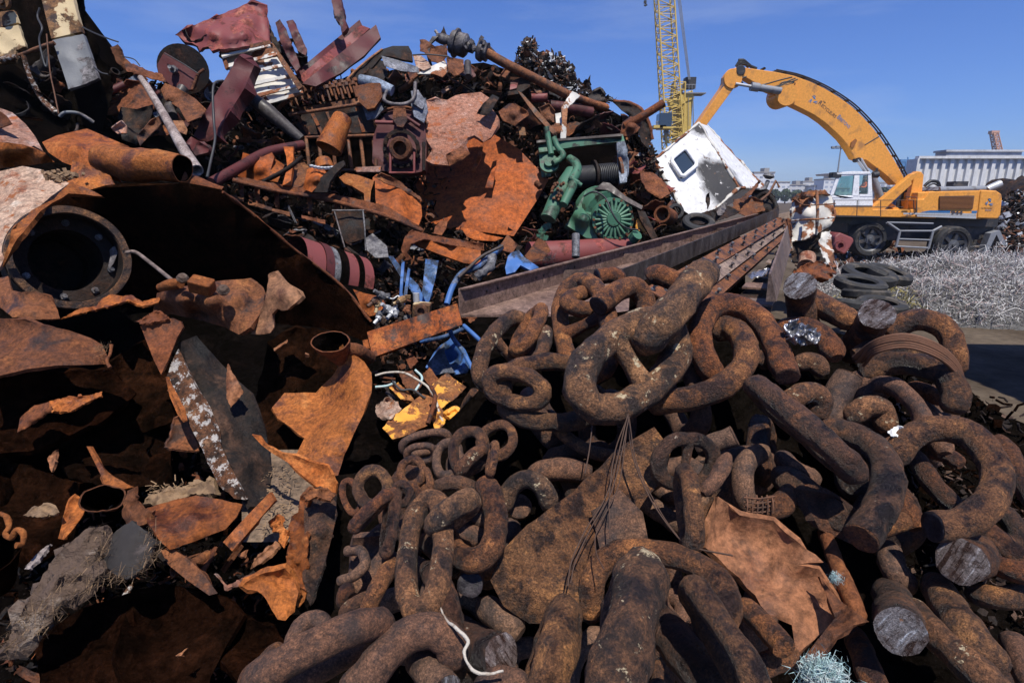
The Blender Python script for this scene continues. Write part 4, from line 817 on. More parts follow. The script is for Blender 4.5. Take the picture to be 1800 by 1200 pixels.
# boom foot and A-frame
for yy in (.35, 1.6): prx([(1590, 380), (1593, 376), (1608, 306), (1612, 301), (1620, 302), (1624, 308), (1617, 380)], EY + yy, .25, 'tower_frame', 'machine_orange', ex, .02)
for pp, yy in (([(1532, 366), (1604, 306), (1612, 303), (1614, 308), (1607, 314), (1538, 378), (1533, 375)], .05), ([(1536, 380), (1602, 318), (1603, 324), (1542, 380)], .05), ([(1532, 366), (1604, 306), (1612, 303), (1614, 308), (1607, 314), (1538, 378)], 1.9), ([(1564, 362), (1568, 357), (1590, 374), (1584, 380)], .3)): prx(pp, EY + yy, .26, 'slanted_beam', 'machine_orange', ex, .015)
m = MB(); prq(m, [(1548, 380), (1575, 352), (1600, 325), (1600, 380)], EY + .8, .9); m.build('slew_mount', 'machine_dark', ex)
m = MB(); m.tube([Q(1568, 360, EY + .55), Q(1578, 348, EY + .55), Q(1580, 340, EY + .55)], .05, 6); m.tube([Q(1572, 362, EY + .5), Q(1574, 352, EY + .5), Q(1581, 345, EY + .5)], .04, 6); m.build('blue_hose', 'stripe_blue', ex)
BY = EY + .85; BW = .5
outer = [(1303, 118), (1320, 120.5), (1360, 126), (1396, 133.5), (1425, 144), (1450, 156), (1475, 171), (1497, 187), (1517, 206), (1536, 227), (1550, 246), (1563, 266), (1575, 286), (1587, 308), (1592, 322)]
inner = [(1575, 325), (1560, 310), (1547, 299.5), (1534, 290), (1522, 281), (1512, 282), (1504, 279), (1499, 270), (1493, 260), (1482, 245), (1466, 229.5), (1449, 214.5), (1431, 202), (1411, 192), (1388, 181), (1374, 176), (1364, 171), (1359, 166), (1368, 165), (1355, 160), (1340, 153), (1312, 137), (1303, 131)]
boom = prx(outer + inner, BY, BW, 'boom', 'machine_orange', ex, .02)
for pts, nm in (([(1380, 180), (1398, 146)], 'weld_seam'), ([(1520, 255), (1545, 240)], 'weld_seam')):
    m = MB(); m.tube([Q(*p, BY - .0) for p in pts], .02, 5); m.build(nm, 'machine_dark', boom)
m = MB(); prq(m, [(1495, 258), (1497, 250), (1504, 244), (1507, 247), (1502, 257), (1497, 259)], BY - .06, .08); m.build('lifting_lug', 'grille_brown', boom)
m = MB(); m.lathe(Q(1384, 166, BY - .12), (0, 1, 0), [(0, 0), (0, .40), (.14, .42), (.9, .42)], 20); m.build('cylinder_boss', 'machine_orange', boom)
# hydraulic line along the outer edge
m = MB(); hp = [Q(x + 1.5, y - 1.8, BY + .3) for x, y in outer[2:]]
for dy in (-.08, .0, .08): m.tube([p + V((0, dy * 2, 0)) for p in spline(hp, 3)], .026, 6)
m.build('hydraulic_pipe', 'black', boom)
for i in range(1, len(outer) - 2):
    p = (V(outer[i]) + V(outer[i + 1])) / 2; MB().box(Q(p.x + 1, p.y - 1.5, BY + .3), (.08, .36, .05), Matrix.Rotation(.5, 3, 'Y')).build('pipe_clamp', 'black', boom)
m = MB()
for pts in ([(1330, 152), (1350, 147), (1375, 140), (1392, 136)], [(1352, 155), (1372, 150), (1385, 143), (1398, 138)], [(1360, 158), (1380, 148), (1402, 140)], [(1366, 157), (1376, 145), (1396, 145), (1380, 150)], [(1312, 135), (1300, 140), (1306, 146)]):
    m.tube(spline([Q(*p, BY - .1) for p in pts]), .028, 6)
m.build('boom_hose', 'black', boom)
m = MB()
for pts in ([(1294, 117), (1300, 108), (1306, 106), (1314, 112), (1322, 119)], [(1297, 116), (1303, 109), (1310, 112), (1316, 119)], [(1300, 112), (1312, 114), (1330, 121)], [(1302, 118), (1304, 107), (1298, 106)]):
    m.tube(spline([Q(*p, BY + .2) for p in pts]), .055, 6)
m.build('hose_bundle', 'black', boom)
# stick
st = prx([(1303, 116.5), (1292, 119.5), (1283, 124.5), (1277, 133), (1276, 143), (1272, 152), (1226, 218), (1224, 226), (1238, 226), (1244, 218), (1294, 150), (1300, 142), (1309, 134), (1312, 124)], BY - .08, BW * 1.2, 'stick', 'machine_orange', ex, .02)
m = MB(); m.lathe(Q(1303, 123.5, BY - .16), (0, 1, 0), [(0, 0), (0, .16), (.1, .2)], 16); m.build('pivot_pin', 'machine_dark', st)
m = MB(); m.lathe(Q(1289, 138, BY - .13), (0, 1, 0), [(0, 0), (0, .34), (.06, .36)], 20); m.build('side_plate', 'machine_orange', st)
m = MB(); m.tube([Q(1293, 147.5, BY - .2), Q(1325, 153, BY - .2)], .055, 8); m.build('piston_rod', 'galv', ex)
m = MB(); m.tube([Q(1322, 152.5, BY - .2), Q(1372, 160, BY - .2)], .13, 12); m.lathe(Q(1322, 152.5, BY - .2), Q(1372, 160, BY) - Q(1322, 152.5, BY), [(-.05, .05), (-.05, .16), (.25, .16), (.27, .12)], 12); m.build('hydraulic_cylinder', 'machine_grey', ex)
m = MB(); m.tube([Q(1507, 281, BY - .05), Q(1523, 305, BY - .05)], .06, 8); m.tube([Q(1513, 279, BY - .05), Q(1527, 302, BY - .05)], .05, 8); m.build('lift_rod', 'galv', ex)
m = MB(); m.tube([Q(1533, 310, BY + .2), Q(1548, 348, BY + .2)], .14, 12); m.build('lift_cylinder', 'machine_grey', ex)
m = MB(); m.lathe(Q(1510, 281, BY - .1), (0, 1, 0), [(0, 0), (0, .09), (.3, .09)], 12); m.build('lift_pin', 'machine_dark', ex)
# undercarriage
prx([(1500, 379), (1757, 382), (1752, 399), (1495, 395)], EY + .45, 1.7, 'underframe', 'machine_dark', ex)
m = MB(); prq(m, [(1490, 392), (1750, 396), (1745, 420), (1640, 425), (1545, 422), (1490, 410)], EY + .6, 1.6); m.build('chassis', 'machine_dark', ex, bevel=.02)
m = MB(); m.lathe(Q(1600, 392, EY + 1.4) - V((0, 0, .2)), (0, 0, 1), [(0, 1.0), (.5, 1.0)], 24); m.build('slew_ring', 'machine_dark', ex)
m = MB(); prq(m, [(1742, 410), (1728, 445), (1735, 446), (1752, 412), (1760, 430), (1770, 432), (1758, 405)], EY + .2, .3); m.build('outrigger', 'machine_grey', ex)
m = MB()
for pts, r in (([(1559, 391), (1640, 393)], .035), ([(1559, 391), (1581, 406)], .05), ([(1582, 406), (1575, 434)], .05), ([(1640, 406), (1632, 437)], .05), ([(1655, 398), (1640, 406)], .05), ([(1581, 406), (1640, 406)], .04), ([(1578, 420), (1636, 422)], .035), ([(1576, 433), (1633, 436)], .04)):
    m.tube([Q(*p, EY - .3) for p in pts], r, 6)
m.build('step_ladder', 'machine_grey', ex)
def wheel(x, y, rpx, Yw, par):
    c = Q(x, y, Yw); r = rpx * Yw / FPX * 1.02
    ty = MB().lathe(c, (0, 1, 0), [(.04, r * .70), (-.02, r * .76), (-.03, r * .93), (.06, r), (.48, r), (.56, r * .93), (.55, r * .7)], 36).build('tyre', 'rubber', par)
    w_ = MB().lathe(c, (0, 1, 0), [(.06, r * .715), (-.0, r * .70), (.05, r * .62), (.14, r * .60), (.14, r * .30), (.02, r * .28), (.0, r * .12), (-.05, r * .1), (-.05, 0)], 30).build('rim', 'rim_grey', par)
    m = MB()
    for k in range(6):
        a = k * math.pi / 3 + .3; u = V((math.cos(a), 0, math.sin(a))); t = V((-math.sin(a), 0, math.cos(a)))
        m.hexa([c + u * r * .26 - t * r * .13 + V((0, .13, 0)), c + u * r * .64 - t * r * .1 + V((0, .13, 0)), c + u * r * .64 + t * r * .1 + V((0, .13, 0)), c + u * r * .26 + t * r * .13 + V((0, .13, 0)),
                c + u * r * .28 - t * r * .09 + V((0, .03, 0)), c + u * r * .62 - t * r * .07 + V((0, .05, 0)), c + u * r * .62 + t * r * .07 + V((0, .05, 0)), c + u * r * .28 + t * r * .09 + V((0, .03, 0))])
    m.build('spokes', 'machine_dark', w_)
wheel(1530, 421, 28.5, EY + .1, ex); wheel(1677, 431, 31.5, EY - .5, ex)
wheel(1545, 418, 26, EY + 2.0, ex); wheel(1690, 422, 28, EY + 2.0, ex)
# lettering
def text(s, x, y, Y, hpx, mat, par, name='lettering', ang=0.0, shear=0.0, extr=.002, bold=0, sx=1.0):
    cu = bpy.data.curves.new('t', 'FONT'); cu.body = s; cu.size = hpx * Y / FPX * 1.35; cu.extrude = extr; cu.shear = shear; cu.offset = bold
    ob = bpy.data.objects.new('t', cu); COL.objects.link(ob); dg = bpy.context.evaluated_depsgraph_get()
    me = bpy.data.meshes.new_from_object(ob.evaluated_get(dg)); bpy.data.objects.remove(ob)
    M = Matrix.Translation(Q(x, y, Y)) @ Matrix.Rotation(-ang, 4, 'Y') @ Matrix.Rotation(R_(90), 4, 'X') @ Matrix.Diagonal((sx, 1, 1, 1))
    mb = MB(); mb.add([M @ v.co for v in me.vertices], [tuple(p.vertices) for p in me.polygons], 0, False)
    return mb.build(name, mat, par)
text("944", 1671, 376.8, EY - .072, 6.2, 'letter_dark', ex, 'model_number', R_(-1), bold=.008, sx=1.6)
def logo(x, y, s, Y, par, mat='letter_blue'):
    m = MB()
    for k in range(3):
        a = R_(90 + 120 * k); rot = lambda px, py: (x + s * (px * math.cos(a) - py * math.sin(a)), y - s * (px * math.sin(a) + py * math.cos(a)))
        prq(m, [rot(.15, -.5), rot(.75, -.35), rot(1.0, .35), rot(.7, .1), rot(.35, -.1)], Y, .012)
        prq(m, [rot(.75, -.62), rot(1.1, -.3), rot(1.2, .1), rot(1.0, -.25)], Y, .012)
    m.build('emblem', mat, par)
logo(1430, 176, 7.5, BY - .008, boom); logo(1739, 356, 6.5, EY - .115, ex)
# boom lettering set along the curve
def along(words, pts, Y, par):
    for s, (x, y), h, mat, ang in words: text(s, x, y, Y, h, mat, par, 'lettering', R_(ang), .0, .002, 0, .9)
along([("Les", (1446.5, 178.6), 3.2, 'letter_dark', -36), ("R", (1437.5, 182.5), 7.4, 'letter_dark', -36), ("ECYCLEURS", (1442.6, 186.5), 5.0, 'letter_dark', -36)], None, BY - .005, boom)
along([("B", (1470.5, 206.8), 7.0, 'letter_blue', -38), ("RETONS", (1474.8, 210.4), 5.0, 'letter_blue', -38)], None, BY - .005, boom)
along([("Les Recycleurs", (1725, 366.5), 2.5, 'letter_dark', -1), ("Bretons", (1732, 370.4), 2.5, 'letter_blue', -1)], None, EY - .115, ex)
# driver
def skin_body(name, joints, edges, mats_):
    me = bpy.data.meshes.new(name); me.from_pydata([j[0] for j in joints], edges, []); o = bpy.data.objects.new(name, me); COL.objects.link(o)
    me.materials.append(MATS[mats_]); md = o.modifiers.new('s', 'SKIN'); sv = me.skin_vertices[0].data
    for i, j in enumerate(joints): sv[i].radius = (j[1], j[1])
    sv[0].use_root = True; su = o.modifiers.new('u', 'SUBSURF'); su.levels = su.render_levels = 2; return o
pc = Q(1519, 333, EY + .62)
person = thing('person', 'driver in an orange high visibility jacket sitting in the white cab', 'person', pc)
j = [((0, 0, .1), .15), ((0, 0, .32), .15), ((-.01, 0, .52), .15), ((-.02, 0, .64), .06), ((0, -.2, .52), .065), ((-.16, -.22, .32), .05), ((-.34, -.18, .36), .04), ((0, .2, .52), .065), ((-.16, .22, .32), .05), ((-.34, .18, .36), .04)]
b = skin_body('jacket', j, [(0, 1), (1, 2), (2, 3), (2, 4), (4, 5), (5, 6), (2, 7), (7, 8), (8, 9)], 'vest'); b.parent = person
j = [((0, 0, .04), .12), ((-.05, -.1, .03), .09), ((-.42, -.12, .02), .07), ((-.46, -.12, -.3), .05), ((-.05, .1, .03), .09), ((-.42, .12, .02), .07), ((-.46, .12, -.3), .05)]
b = skin_body('trousers', j, [(0, 1), (1, 2), (2, 3), (0, 4), (4, 5), (5, 6)], 'machine_dark'); b.parent = person
m = MB(); ORG['person'] = V(pc)
m.lathe(pc + V((-.03, 0, .62)), (0, 0, 1), [(0, .05), (.04, .06), (.1, .085), (.17, .095), (.23, .085), (.28, .04), (.29, 0)], 16); m.lathe(pc + V((-.125, 0, .77)), (-1, 0, -.3), [(0, .02), (.03, .012), (.035, 0)], 8)
m.build('head', 'skin', person)
m = MB(); m.lathe(pc + V((-.02, 0, .82)), (0, 0, 1), [(0, .104), (.02, .105), (.06, .09), (.09, .05), (.10, 0)], 16); m.build('hair', 'wire_rust', person)
person.scale = (.74, .74, .74); person.location = Q(1519, 341, EY + .62)

# ================================================================ burnt white cabin
def burnt():
    m, t, b = nodes_of('burnt_white'); tc = t.nodes.new("ShaderNodeTexCoord"); v = tc.outputs['Object']
    n = nz(t, v, 1.6, 9, .65, .3); n2 = nz(t, v, 7, 8, .7)
    c = ramp(t, n2, [(.3, (.50, .49, .47)), (.6, (.74, .74, .73))])
    masks = []
    for cx, cy, cz, r in BURN:
        d = t.nodes.new("ShaderNodeVectorMath"); d.operation = 'DISTANCE'; d.inputs[1].default_value = (cx, cy, cz); t.links.new(v, d.inputs[0])
        a = t.nodes.new("ShaderNodeMath"); a.operation = 'MULTIPLY_ADD'; a.inputs[1].default_value = -1 / r; a.inputs[2].default_value = 1.0; t.links.new(d.outputs['Value'], a.inputs[0])
        masks.append(a.outputs[0])
    mx = masks[0]
    for q in masks[1:]:
        k = t.nodes.new("ShaderNodeMath"); k.operation = 'MAXIMUM'; t.links.new(mx, k.inputs[0]); t.links.new(q, k.inputs[1]); mx = k.outputs[0]
    s = t.nodes.new("ShaderNodeMath"); s.operation = 'MULTIPLY_ADD'; s.inputs[1].default_value = 1.6; s.inputs[2].default_value = -.8; t.links.new(n, s.inputs[0])
    s2 = t.nodes.new("ShaderNodeMath"); s2.operation = 'ADD'; t.links.new(mx, s2.inputs[0]); t.links.new(s.outputs[0], s2.inputs[1])
    soot = ramp(t, s2.outputs[0], [(.12, 0), (.55, 1)])
    c = mixc(t, soot, c, (.022, .02, .019))
    n3 = nz(t, v, 5, 9, .75); c = mixc(t, ramp(t, n3, [(.60, 0), (.63, .9)]), c, (.10, .055, .03))
    c = mixc(t, mixc(t, 1.0, soot, ramp(t, n2, [(.60, 0), (.64, 1)]), 'MULTIPLY'), c, (.62, .60, .57))
    t.links.new(c, b.inputs['Base Color']); b.inputs['Roughness'].default_value = .5; bump(t, b, n3, .3, .03)
ZC = 14.0
Tt = P(1229, 216, ZC); Lf = P(1149, 282, ZC - .6); Rt = P(1299, 330, ZC - .35); Bt = Lf + Rt - Tt
nrm = (Lf - Tt).cross(Rt - Tt).normalized()
if nrm.dot(CAM - Tt) < 0: nrm = -nrm
cb = thing('burnt_cabin', 'burnt white cabin box lying tilted on one corner with a square window', 'cabin', (Lf + Rt) / 2 + V((0, 0, -1)))
L0 = ORG[cb.name]
BURN = [tuple(P(1272, 318, ZC - .4) - L0) + (.95,), tuple(P(1245, 300, ZC - .4) - L0) + (.5,), tuple(P(1228, 224, ZC) - L0) + (.38,), tuple(P(1285, 335, ZC - .4) - L0) + (.8,)]
burnt()
mb = MB(); u = (Lf - Tt); v_ = (Rt - Tt); n = 26; vs = []
for i in range(n + 1):
    for j in range(n + 1):
        p = Tt + u * (i / n) + v_ * (j / n); p += nrm * .03 * noise.noise(p * 1.3); vs.append(p)
fs = [(i * (n + 1) + j, (i + 1) * (n + 1) + j, (i + 1) * (n + 1) + j + 1, i * (n + 1) + j + 1) for i in range(n) for j in range(n)]
if (vs[fs[0][1]] - vs[fs[0][0]]).cross(vs[fs[0][2]] - vs[fs[0][0]]).dot(nrm) < 0: fs = [tuple(reversed(f)) for f in fs]
mb.add(vs, fs)
c8 = [Tt, Lf, Bt, Rt]; bk = [P(1243, 221, 15.6), Lf + V((.3, 1.7, 0)), Bt + V((.5, 1.8, .1)), P(1344, 331, 15.4)]
mb.add(c8 + bk, [(0, 3, 7, 4), (3, 2, 6, 7), (2, 1, 5, 6), (1, 0, 4, 5), (4, 7, 6, 5)], 0, False); mb.build('box_shell', 'burnt_white', cb)
m = MB()
for a, b2 in ((Tt, Lf), (Tt, Rt), (Rt, Bt), (Lf, Bt), (bk[0], bk[3]), (Rt, bk[3])):
    w_ = spline([a.lerp(b2, k / 10) + V((noise.noise(a.lerp(b2, k / 10) * 5), 0, noise.noise(a.lerp(b2, k / 10) * 6))) * .03 for k in range(11)], 2); m.tube(w_, .035, 6, rough=.6, rs=9)
m.build('edge_trim', 'white_chip', cb)
def onface(x, y, off):
    r = (P(x, y, 1) - CAM); tt = (Tt - CAM).dot(nrm) / r.dot(nrm); return CAM + r * tt + nrm * off
wq = [(1176, 284), (1201, 264), (1223, 293), (1196, 316)]
m = MB(); m.prism([onface(x, y, .06) for x, y in wq], nrm * -.05); m.build('window_pane', 'window_dark', cb)
m = MB()
pts = []
for i in range(4):
    a = onface(*wq[i], .09); b2 = onface(*wq[(i + 1) % 4], .09); pts += [a.lerp(b2, .12), a.lerp(b2, .5), a.lerp(b2, .88)]
m.tube(pts, .05, 8, closed=True); m.build('window_frame', 'machine_white', cb)
m = MB(); m.prism([onface(x + dx, y + dy, .03) for (x, y), (dx, dy) in zip([(1174, 286), (1202, 262), (1226, 293), (1196, 319)], [(0, 0)] * 4)], nrm * -.02); m.build('window_surround', 'corr_white', cb)

# ================================================================ white rusty tank
tk = thing('ribbed_tank', 'torn white ribbed tank section streaked with rust standing before the excavator', 'tank', P(1425, 445, 12))
S('tank_wall', None, None, 'white_chip', [(1392, 352, 12), (1400, 342, 12), (1448, 336, 11.9), (1462, 345, 12.1), (1466, 370, 12.1), (1466, 388, 12.1), (1455, 400, 12), (1420, 418, 11.8), (1392, 425, 11.9), (1390, 385, 12.1)], parent=tk, inner=[(1425, 375, 11.75)], nzamp=.03, jag=1.5, th=.05, step=5)
S('torn_rim', None, None, 'sheet_brown', [(1394, 350, 11.9), (1402, 340, 11.9), (1430, 335, 11.8), (1450, 333, 11.8), (1461, 343, 12), (1446, 341, 11.7), (1420, 345, 11.6), (1398, 352, 11.9)], parent=tk, jag=2, th=.06, step=4)
T('rib', None, None, 'white_chip', [(1436, 338, 11.45), (1437, 375, 11.3), (1435, 412, 11.5)], 2.5, parent=tk, rough=.3)
T('hoop', None, None, 'wire_rust', [(1398, 350, 11.6), (1412, 360, 11.35), (1440, 360, 11.2), (1468, 358, 11.5)], 1.2, parent=tk, seg=6)
T('hoop', None, None, 'white_chip', [(1392, 388, 11.8), (1420, 386, 11.3), (1440, 385, 11.25), (1465, 382, 11.8)], 1.8, parent=tk, rough=.3)
S('torn_skirt', None, None, 'sheet_brown', [(1390, 385, 11.8), (1365, 382, 11.9), (1368, 400, 11.8), (1378, 428, 11.5), (1388, 430, 11.6), (1394, 415, 11.8)], parent=tk, jag=2, nzamp=.06)
S('torn_side', None, None, 'dark_scrap', [(1455, 400, 12.1), (1430, 415, 12), (1395, 424, 12), (1392, 460, 11.9), (1440, 470, 12), (1462, 440, 12.2)], parent=tk, jag=3, nzamp=.1)
S('chipped_sheet', 'white chipped sheet hanging below the ribbed tank', 'metal sheet', 'white_chip', [(1445, 408, 11.5), (1460, 405, 11.6), (1462, 430, 11.5), (1468, 455, 11.3), (1460, 468, 11.2), (1446, 450, 11.3), (1440, 425, 11.4)], jag=2, nzamp=.08)
dr = MB().lathe(P(1417, 468, 10.6), P(1421, 438, 11.0) - P(1417, 468, 10.6), [(0, 0), (0, .15), (.32, .15), (.325, .12), (.31, 0)], 20, rough=.06); tag(dr.build('small_drum', 'white_scale'), 'small cream drum stub standing below the ribbed tank', 'drum')
S('rusty_sheet', 'rusty red sheet lying under the cream drum stub', 'metal sheet', 'sheet_brown', [(1395, 478, 9.5), (1420, 462, 9.7), (1445, 460, 9.7), (1470, 478, 9.5), (1450, 495, 9.2), (1400, 492, 9.2)], jag=3, nzamp=.1)
m = thing('red_gearbox', 'broken dark red gearbox casting by the front wheel of the excavator', 'machine part', G(1480, 452))
MB().prism([P(x, y, 17.5) for x, y in ((1468, 415), (1476, 408), (1500, 418), (1502, 424), (1492, 440), (1485, 448), (1467, 440))], V((0, 1, 0))).build('casting', 'red_paint', m, bevel=.05)
MB().lathe(P(1473, 432, 17.4), (0, -1, .1), [(0, 0), (0, .16), (.15, .16), (.15, .09), (.05, .08), (.05, 0)], 16).build('bearing_boss', 'red_paint', m)
m = MB(); m.tube([P(1370, 330, 13), P(1364, 318, 13), P(1352, 340, 13), P(1338, 352, 13)], .03, 6); tag(m.build('bent_rod', 'wire_rust'), 'thin bent rod curving between the burnt cabin and the gravel heap', 'rod')
m = MB(); m.tube([P(1334, 338, 13.5), P(1345, 330, 13.5), P(1350, 318, 13.5)], [.06, .05, .05], 8); m.lathe(P(1351, 310, 13.5), (.2, 0, 1), [(-.06, .0), (-.06, .06), (0, .14), (.06, .1), (.07, 0)], 14); tag(m.build('bent_stanchion', 'grey_steel'), 'grey bent stanchion with a round head right of the burnt cabin', 'stanchion')

# ================================================================ girders
def strip(mb, A, B, wv, tv, mi=0): mb.hexa([A, A + wv, B + wv, B, A + tv, A + wv + tv, B + wv + tv, B + tv], mi)
gd = thing('steel_girder', 'long brown steel trough girder running back from the chain pile', 'steel girder', P(1090, 560, 6))
up = V((0, 0, 1)); A1 = P(808, 507, 5.0); B1 = P(1346, 371, 13.5); A2 = P(1092, 473, 5.9); B2 = P(1369, 366, 13.0)
H1 = 46 * 5.0 / FPX / .97
m = MB(); strip(m, A1 - up * H1, B1 - up * H1, V((-.012, 0, 0)), up * H1)
strip(m, A1 + V((.0, .0, -.012)), B1 + V((0, 0, -.012)), V((.05, 0, 0)), V((0, 0, .012)))
m.build('left_web', 'steel_brown', gd)
H2 = 38 * 5.9 / FPX
m = MB(); strip(m, A2 - up * H2, B2 - up * H2, V((.014, 0, 0)), up * H2); m.build('right_web', 'steel_dark', gd)
m = MB(); f0 = P(818, 553, 5.0); f1 = P(1105, 551, 5.2)
m.hexa([A1 - up * H1, f1, A2 - up * (H2 + .0) + V((.1, 0, 0)), A1.lerp(B1, .5) - up * H1] + [p + V((0, 0, -.02)) for p in (A1 - up * H1, f1, A2 - up * H2 + V((.1, 0, 0)), A1.lerp(B1, .5) - up * H1)])
a = A1.lerp(B1, .12) - up * (H1 - .003); b = B1 - up * (H1 - .003); c = B2 - up * (H2 - .003); d = A2 - up * (H2 - .003)
m.add([a, d, c, b], [(0, 1, 2, 3)], 0, False); m.build('floor_plate', 'steel_brown', gd)
for i, t in enumerate((.16, .30, .42, .54, .66, .78, .9)):
    m = MB(); a = A1.lerp(B1, t); b = A2.lerp(B2, max(0, (t - .10) / .9)); hh = H1 * .62
    a = a - up * H1; b = V((b.x, b.y, b.z)) - up * H2; strip(m, a, b, V((0, .02, 0)), up * hh); m.build('cross_plate', 'steel_brown', gd)
m = MB()
for t in (.035, .05, .11, .123, .17, .183, .23, .24, .29, .30, .36, .37, .43, .44, .52, .53):
    m = MB(); p = A1.lerp(B1, t) - up * H1 * .38; m.lathe(p + V((.002, -.004, 0)), (1, -.5, 0), [(-.002, 0), (-.002, .014), (.004, .014), (.004, 0)], 10); m.build('bolt_hole', 'black', gd)
def beam(label, A, B, w_, mat, bolts=0, group='bolted steel beams beside the trough girder'):
    o = thing('steel_beam', label, 'steel beam', (A + B) / 2, group)
    pr = [(-.5, 0), (.5, 0), (.5, .08), (.06, .08), (.06, .7), (.5, .7), (.5, .78), (-.5, .78), (-.5, .7), (-.06, .7), (-.06, .08), (-.5, .08)]
    pr = [(a * w_, (b - .78) * w_) for a, b in pr]
    MB().extr(A, B, pr, (0.35, -.45, 1)).build('flanged_bar', mat, o)
    ax = (B - A).normalized(); nn = V((0.35, -.45, 1)); nn = (nn - ax * nn.dot(ax)).normalized()
    for i in range(bolts):
        t = ((i + .4) / bolts) ** 1.3; p = A.lerp(B, t) + ax.cross(nn) * w_ * .2 * (1 if i % 2 else -1)
        MB().lathe(p, nn, [(0, 0), (0, .026), (.02, .026), (.02, .015), (.055, .015), (.055, .026), (.075, .022), (.075, 0)], 7, smooth=False).build('bolt', 'grey_steel', o)
    return o
beam('bolted brown beam lying right beside the trough girder', P(1150, 515, 5.6), P(1375, 386, 12.0), .20, 'steel_rust', 20)
beam('lower rusty beam with small rivets, second from the trough girder', P(1195, 528, 5.7), P(1378, 397, 12.0), .17, 'steel_brown', 14)
beam('lowest narrow beam with a row of round holes', P(1225, 540, 5.8), P(1382, 407, 12.0), .15, 'steel_rust', 8)
o = thing('ladder_girder', 'girder with wide rungs and a grey side plate left of the bright sawn discs', 'steel girder', P(1340, 500, 6))
m = MB(); a0 = P(1262, 560, 5.2); b0 = P(1380, 432, 9.5); a1 = P(1352, 560, 5.4); b1 = P(1386, 440, 9.6)
m.add([a0, a1, b1, b0], [(0, 1, 2, 3)], 0, False)
m.build('web_plate', 'dark_scrap', o)
for i in range(6):
    t = i / 6 + .06; p = a0.lerp(b0, t) + up * .05; q = a1.lerp(b1, t) + up * .05; ax = (b0 - a0).normalized()
    MB().hexa([p, q, q + ax * .30, p + ax * .30, p + up * .02, q + up * .02, q + ax * .30 + up * .02, p + ax * .30 + up * .02]).build('rung', 'steel_brown', o)
m = MB(); a = P(1346, 530, 5.3); b = P(1378, 436, 9.4)
m.hexa([a, a + V((.10, 0, .0)), b + V((.12, 0, 0)), b, a + V((.0, 0, .26)), a + V((.02, 0, .26)), b + V((.02, 0, .36)), b + V((0, 0, .36))]); m.build('side_plate', 'steel_brown', o)
S('metal_foil', 'crumpled silver sheet lying on the rungs of the ladder girder', 'foil', 'foil', [(1312, 482, 6.6), (1335, 475, 6.9), (1350, 470, 6.9), (1355, 474, 6.8), (1335, 487, 6.5), (1322, 490, 6.4)], nzamp=.05, nzs=6, jag=2, step=3, th=.004)

# ================================================================ tyres, wire pile, yard litter
def tyre(label, x, y, d, rpx, tilt, az=0.0, stack=None):
    c = P(x, y, d); r = rpx * d / FPX; ax = V((math.sin(tilt) * math.cos(az), math.sin(tilt) * math.sin(az), math.cos(tilt))); w_ = r * .42
    o = MB().lathe(c, ax, [(-.3 * w_, r * .58), (-.5 * w_, r * .64), (-.52 * w_, r * .9), (-.3 * w_, r), (.3 * w_, r), (.52 * w_, r * .9), (.5 * w_, r * .64), (.3 * w_, r * .58), (.28 * w_, r * .6), (.1 * w_, r * .85), (-.28 * w_, r * .85), (-.3 * w_, r * .58)], 36).build('old_tyre', 'rubber')
    return tag(o, label, 'tyre', 'old tyres dumped on the yard')
tyre('large worn tyre leaning highest on the tyre pile', 1528, 484, 9.6, 44, .25, -1.3); tyre('dark tyre lying flat at the left of the tyre pile', 1512, 500, 8.9, 42, .16, -1.2)
tyre('tyre lying in the middle of the pile under the others', 1522, 517, 8.6, 38, .12, 1.2); tyre('lowest tyre resting at the front of the tyre pile', 1550, 537, 8.0, 40, .14, -1.5)
tyre('tyre tucked behind against the grey wire heap', 1562, 482, 9.8, 38, .3, -1.0); tyre('half buried tyre at the left foot of the pile', 1505, 536, 7.8, 34, .1, .4)
tyre('dusty tyre half sunk on the heap below the burnt cabin', 1228, 392, 11.2, 28, .5, -1.6); tyre('small tyre squeezed by the lower corner of the burnt cabin', 1188, 372, 12.0, 14, 1.3, -1.6)
rnd = random.Random(11); m = MB(); base = []
def heap_h(x, y):
    u = (x - 11.0) / 4.4; v = (y - 13.0) / 2.6; s = 1 - u * u - v * v
    return max(0, 1.1 * max(0, s) ** .6 + .22 * noise.noise(V((x, y, 0)) * 1.1) * (s > .05))
n = 46; vs = []; fs = []
for i in range(n + 1):
    for j in range(n + 1):
        x = 5.9 + 9.6 * i / n; y = 10.2 + 5.6 * j / n; vs.append(V((x, y, heap_h(x, y) - .06)))
for i in range(n):
    for j in range(n): a = i * (n + 1) + j; fs.append((a, a + n + 1, a + n + 2, a + 1))
plain('wire_core', (.12, .115, .11), .9, dirt=(.05, .05, .05), ds=6, bmp=.8, bd=.05)
m.add(vs, fs, 0)
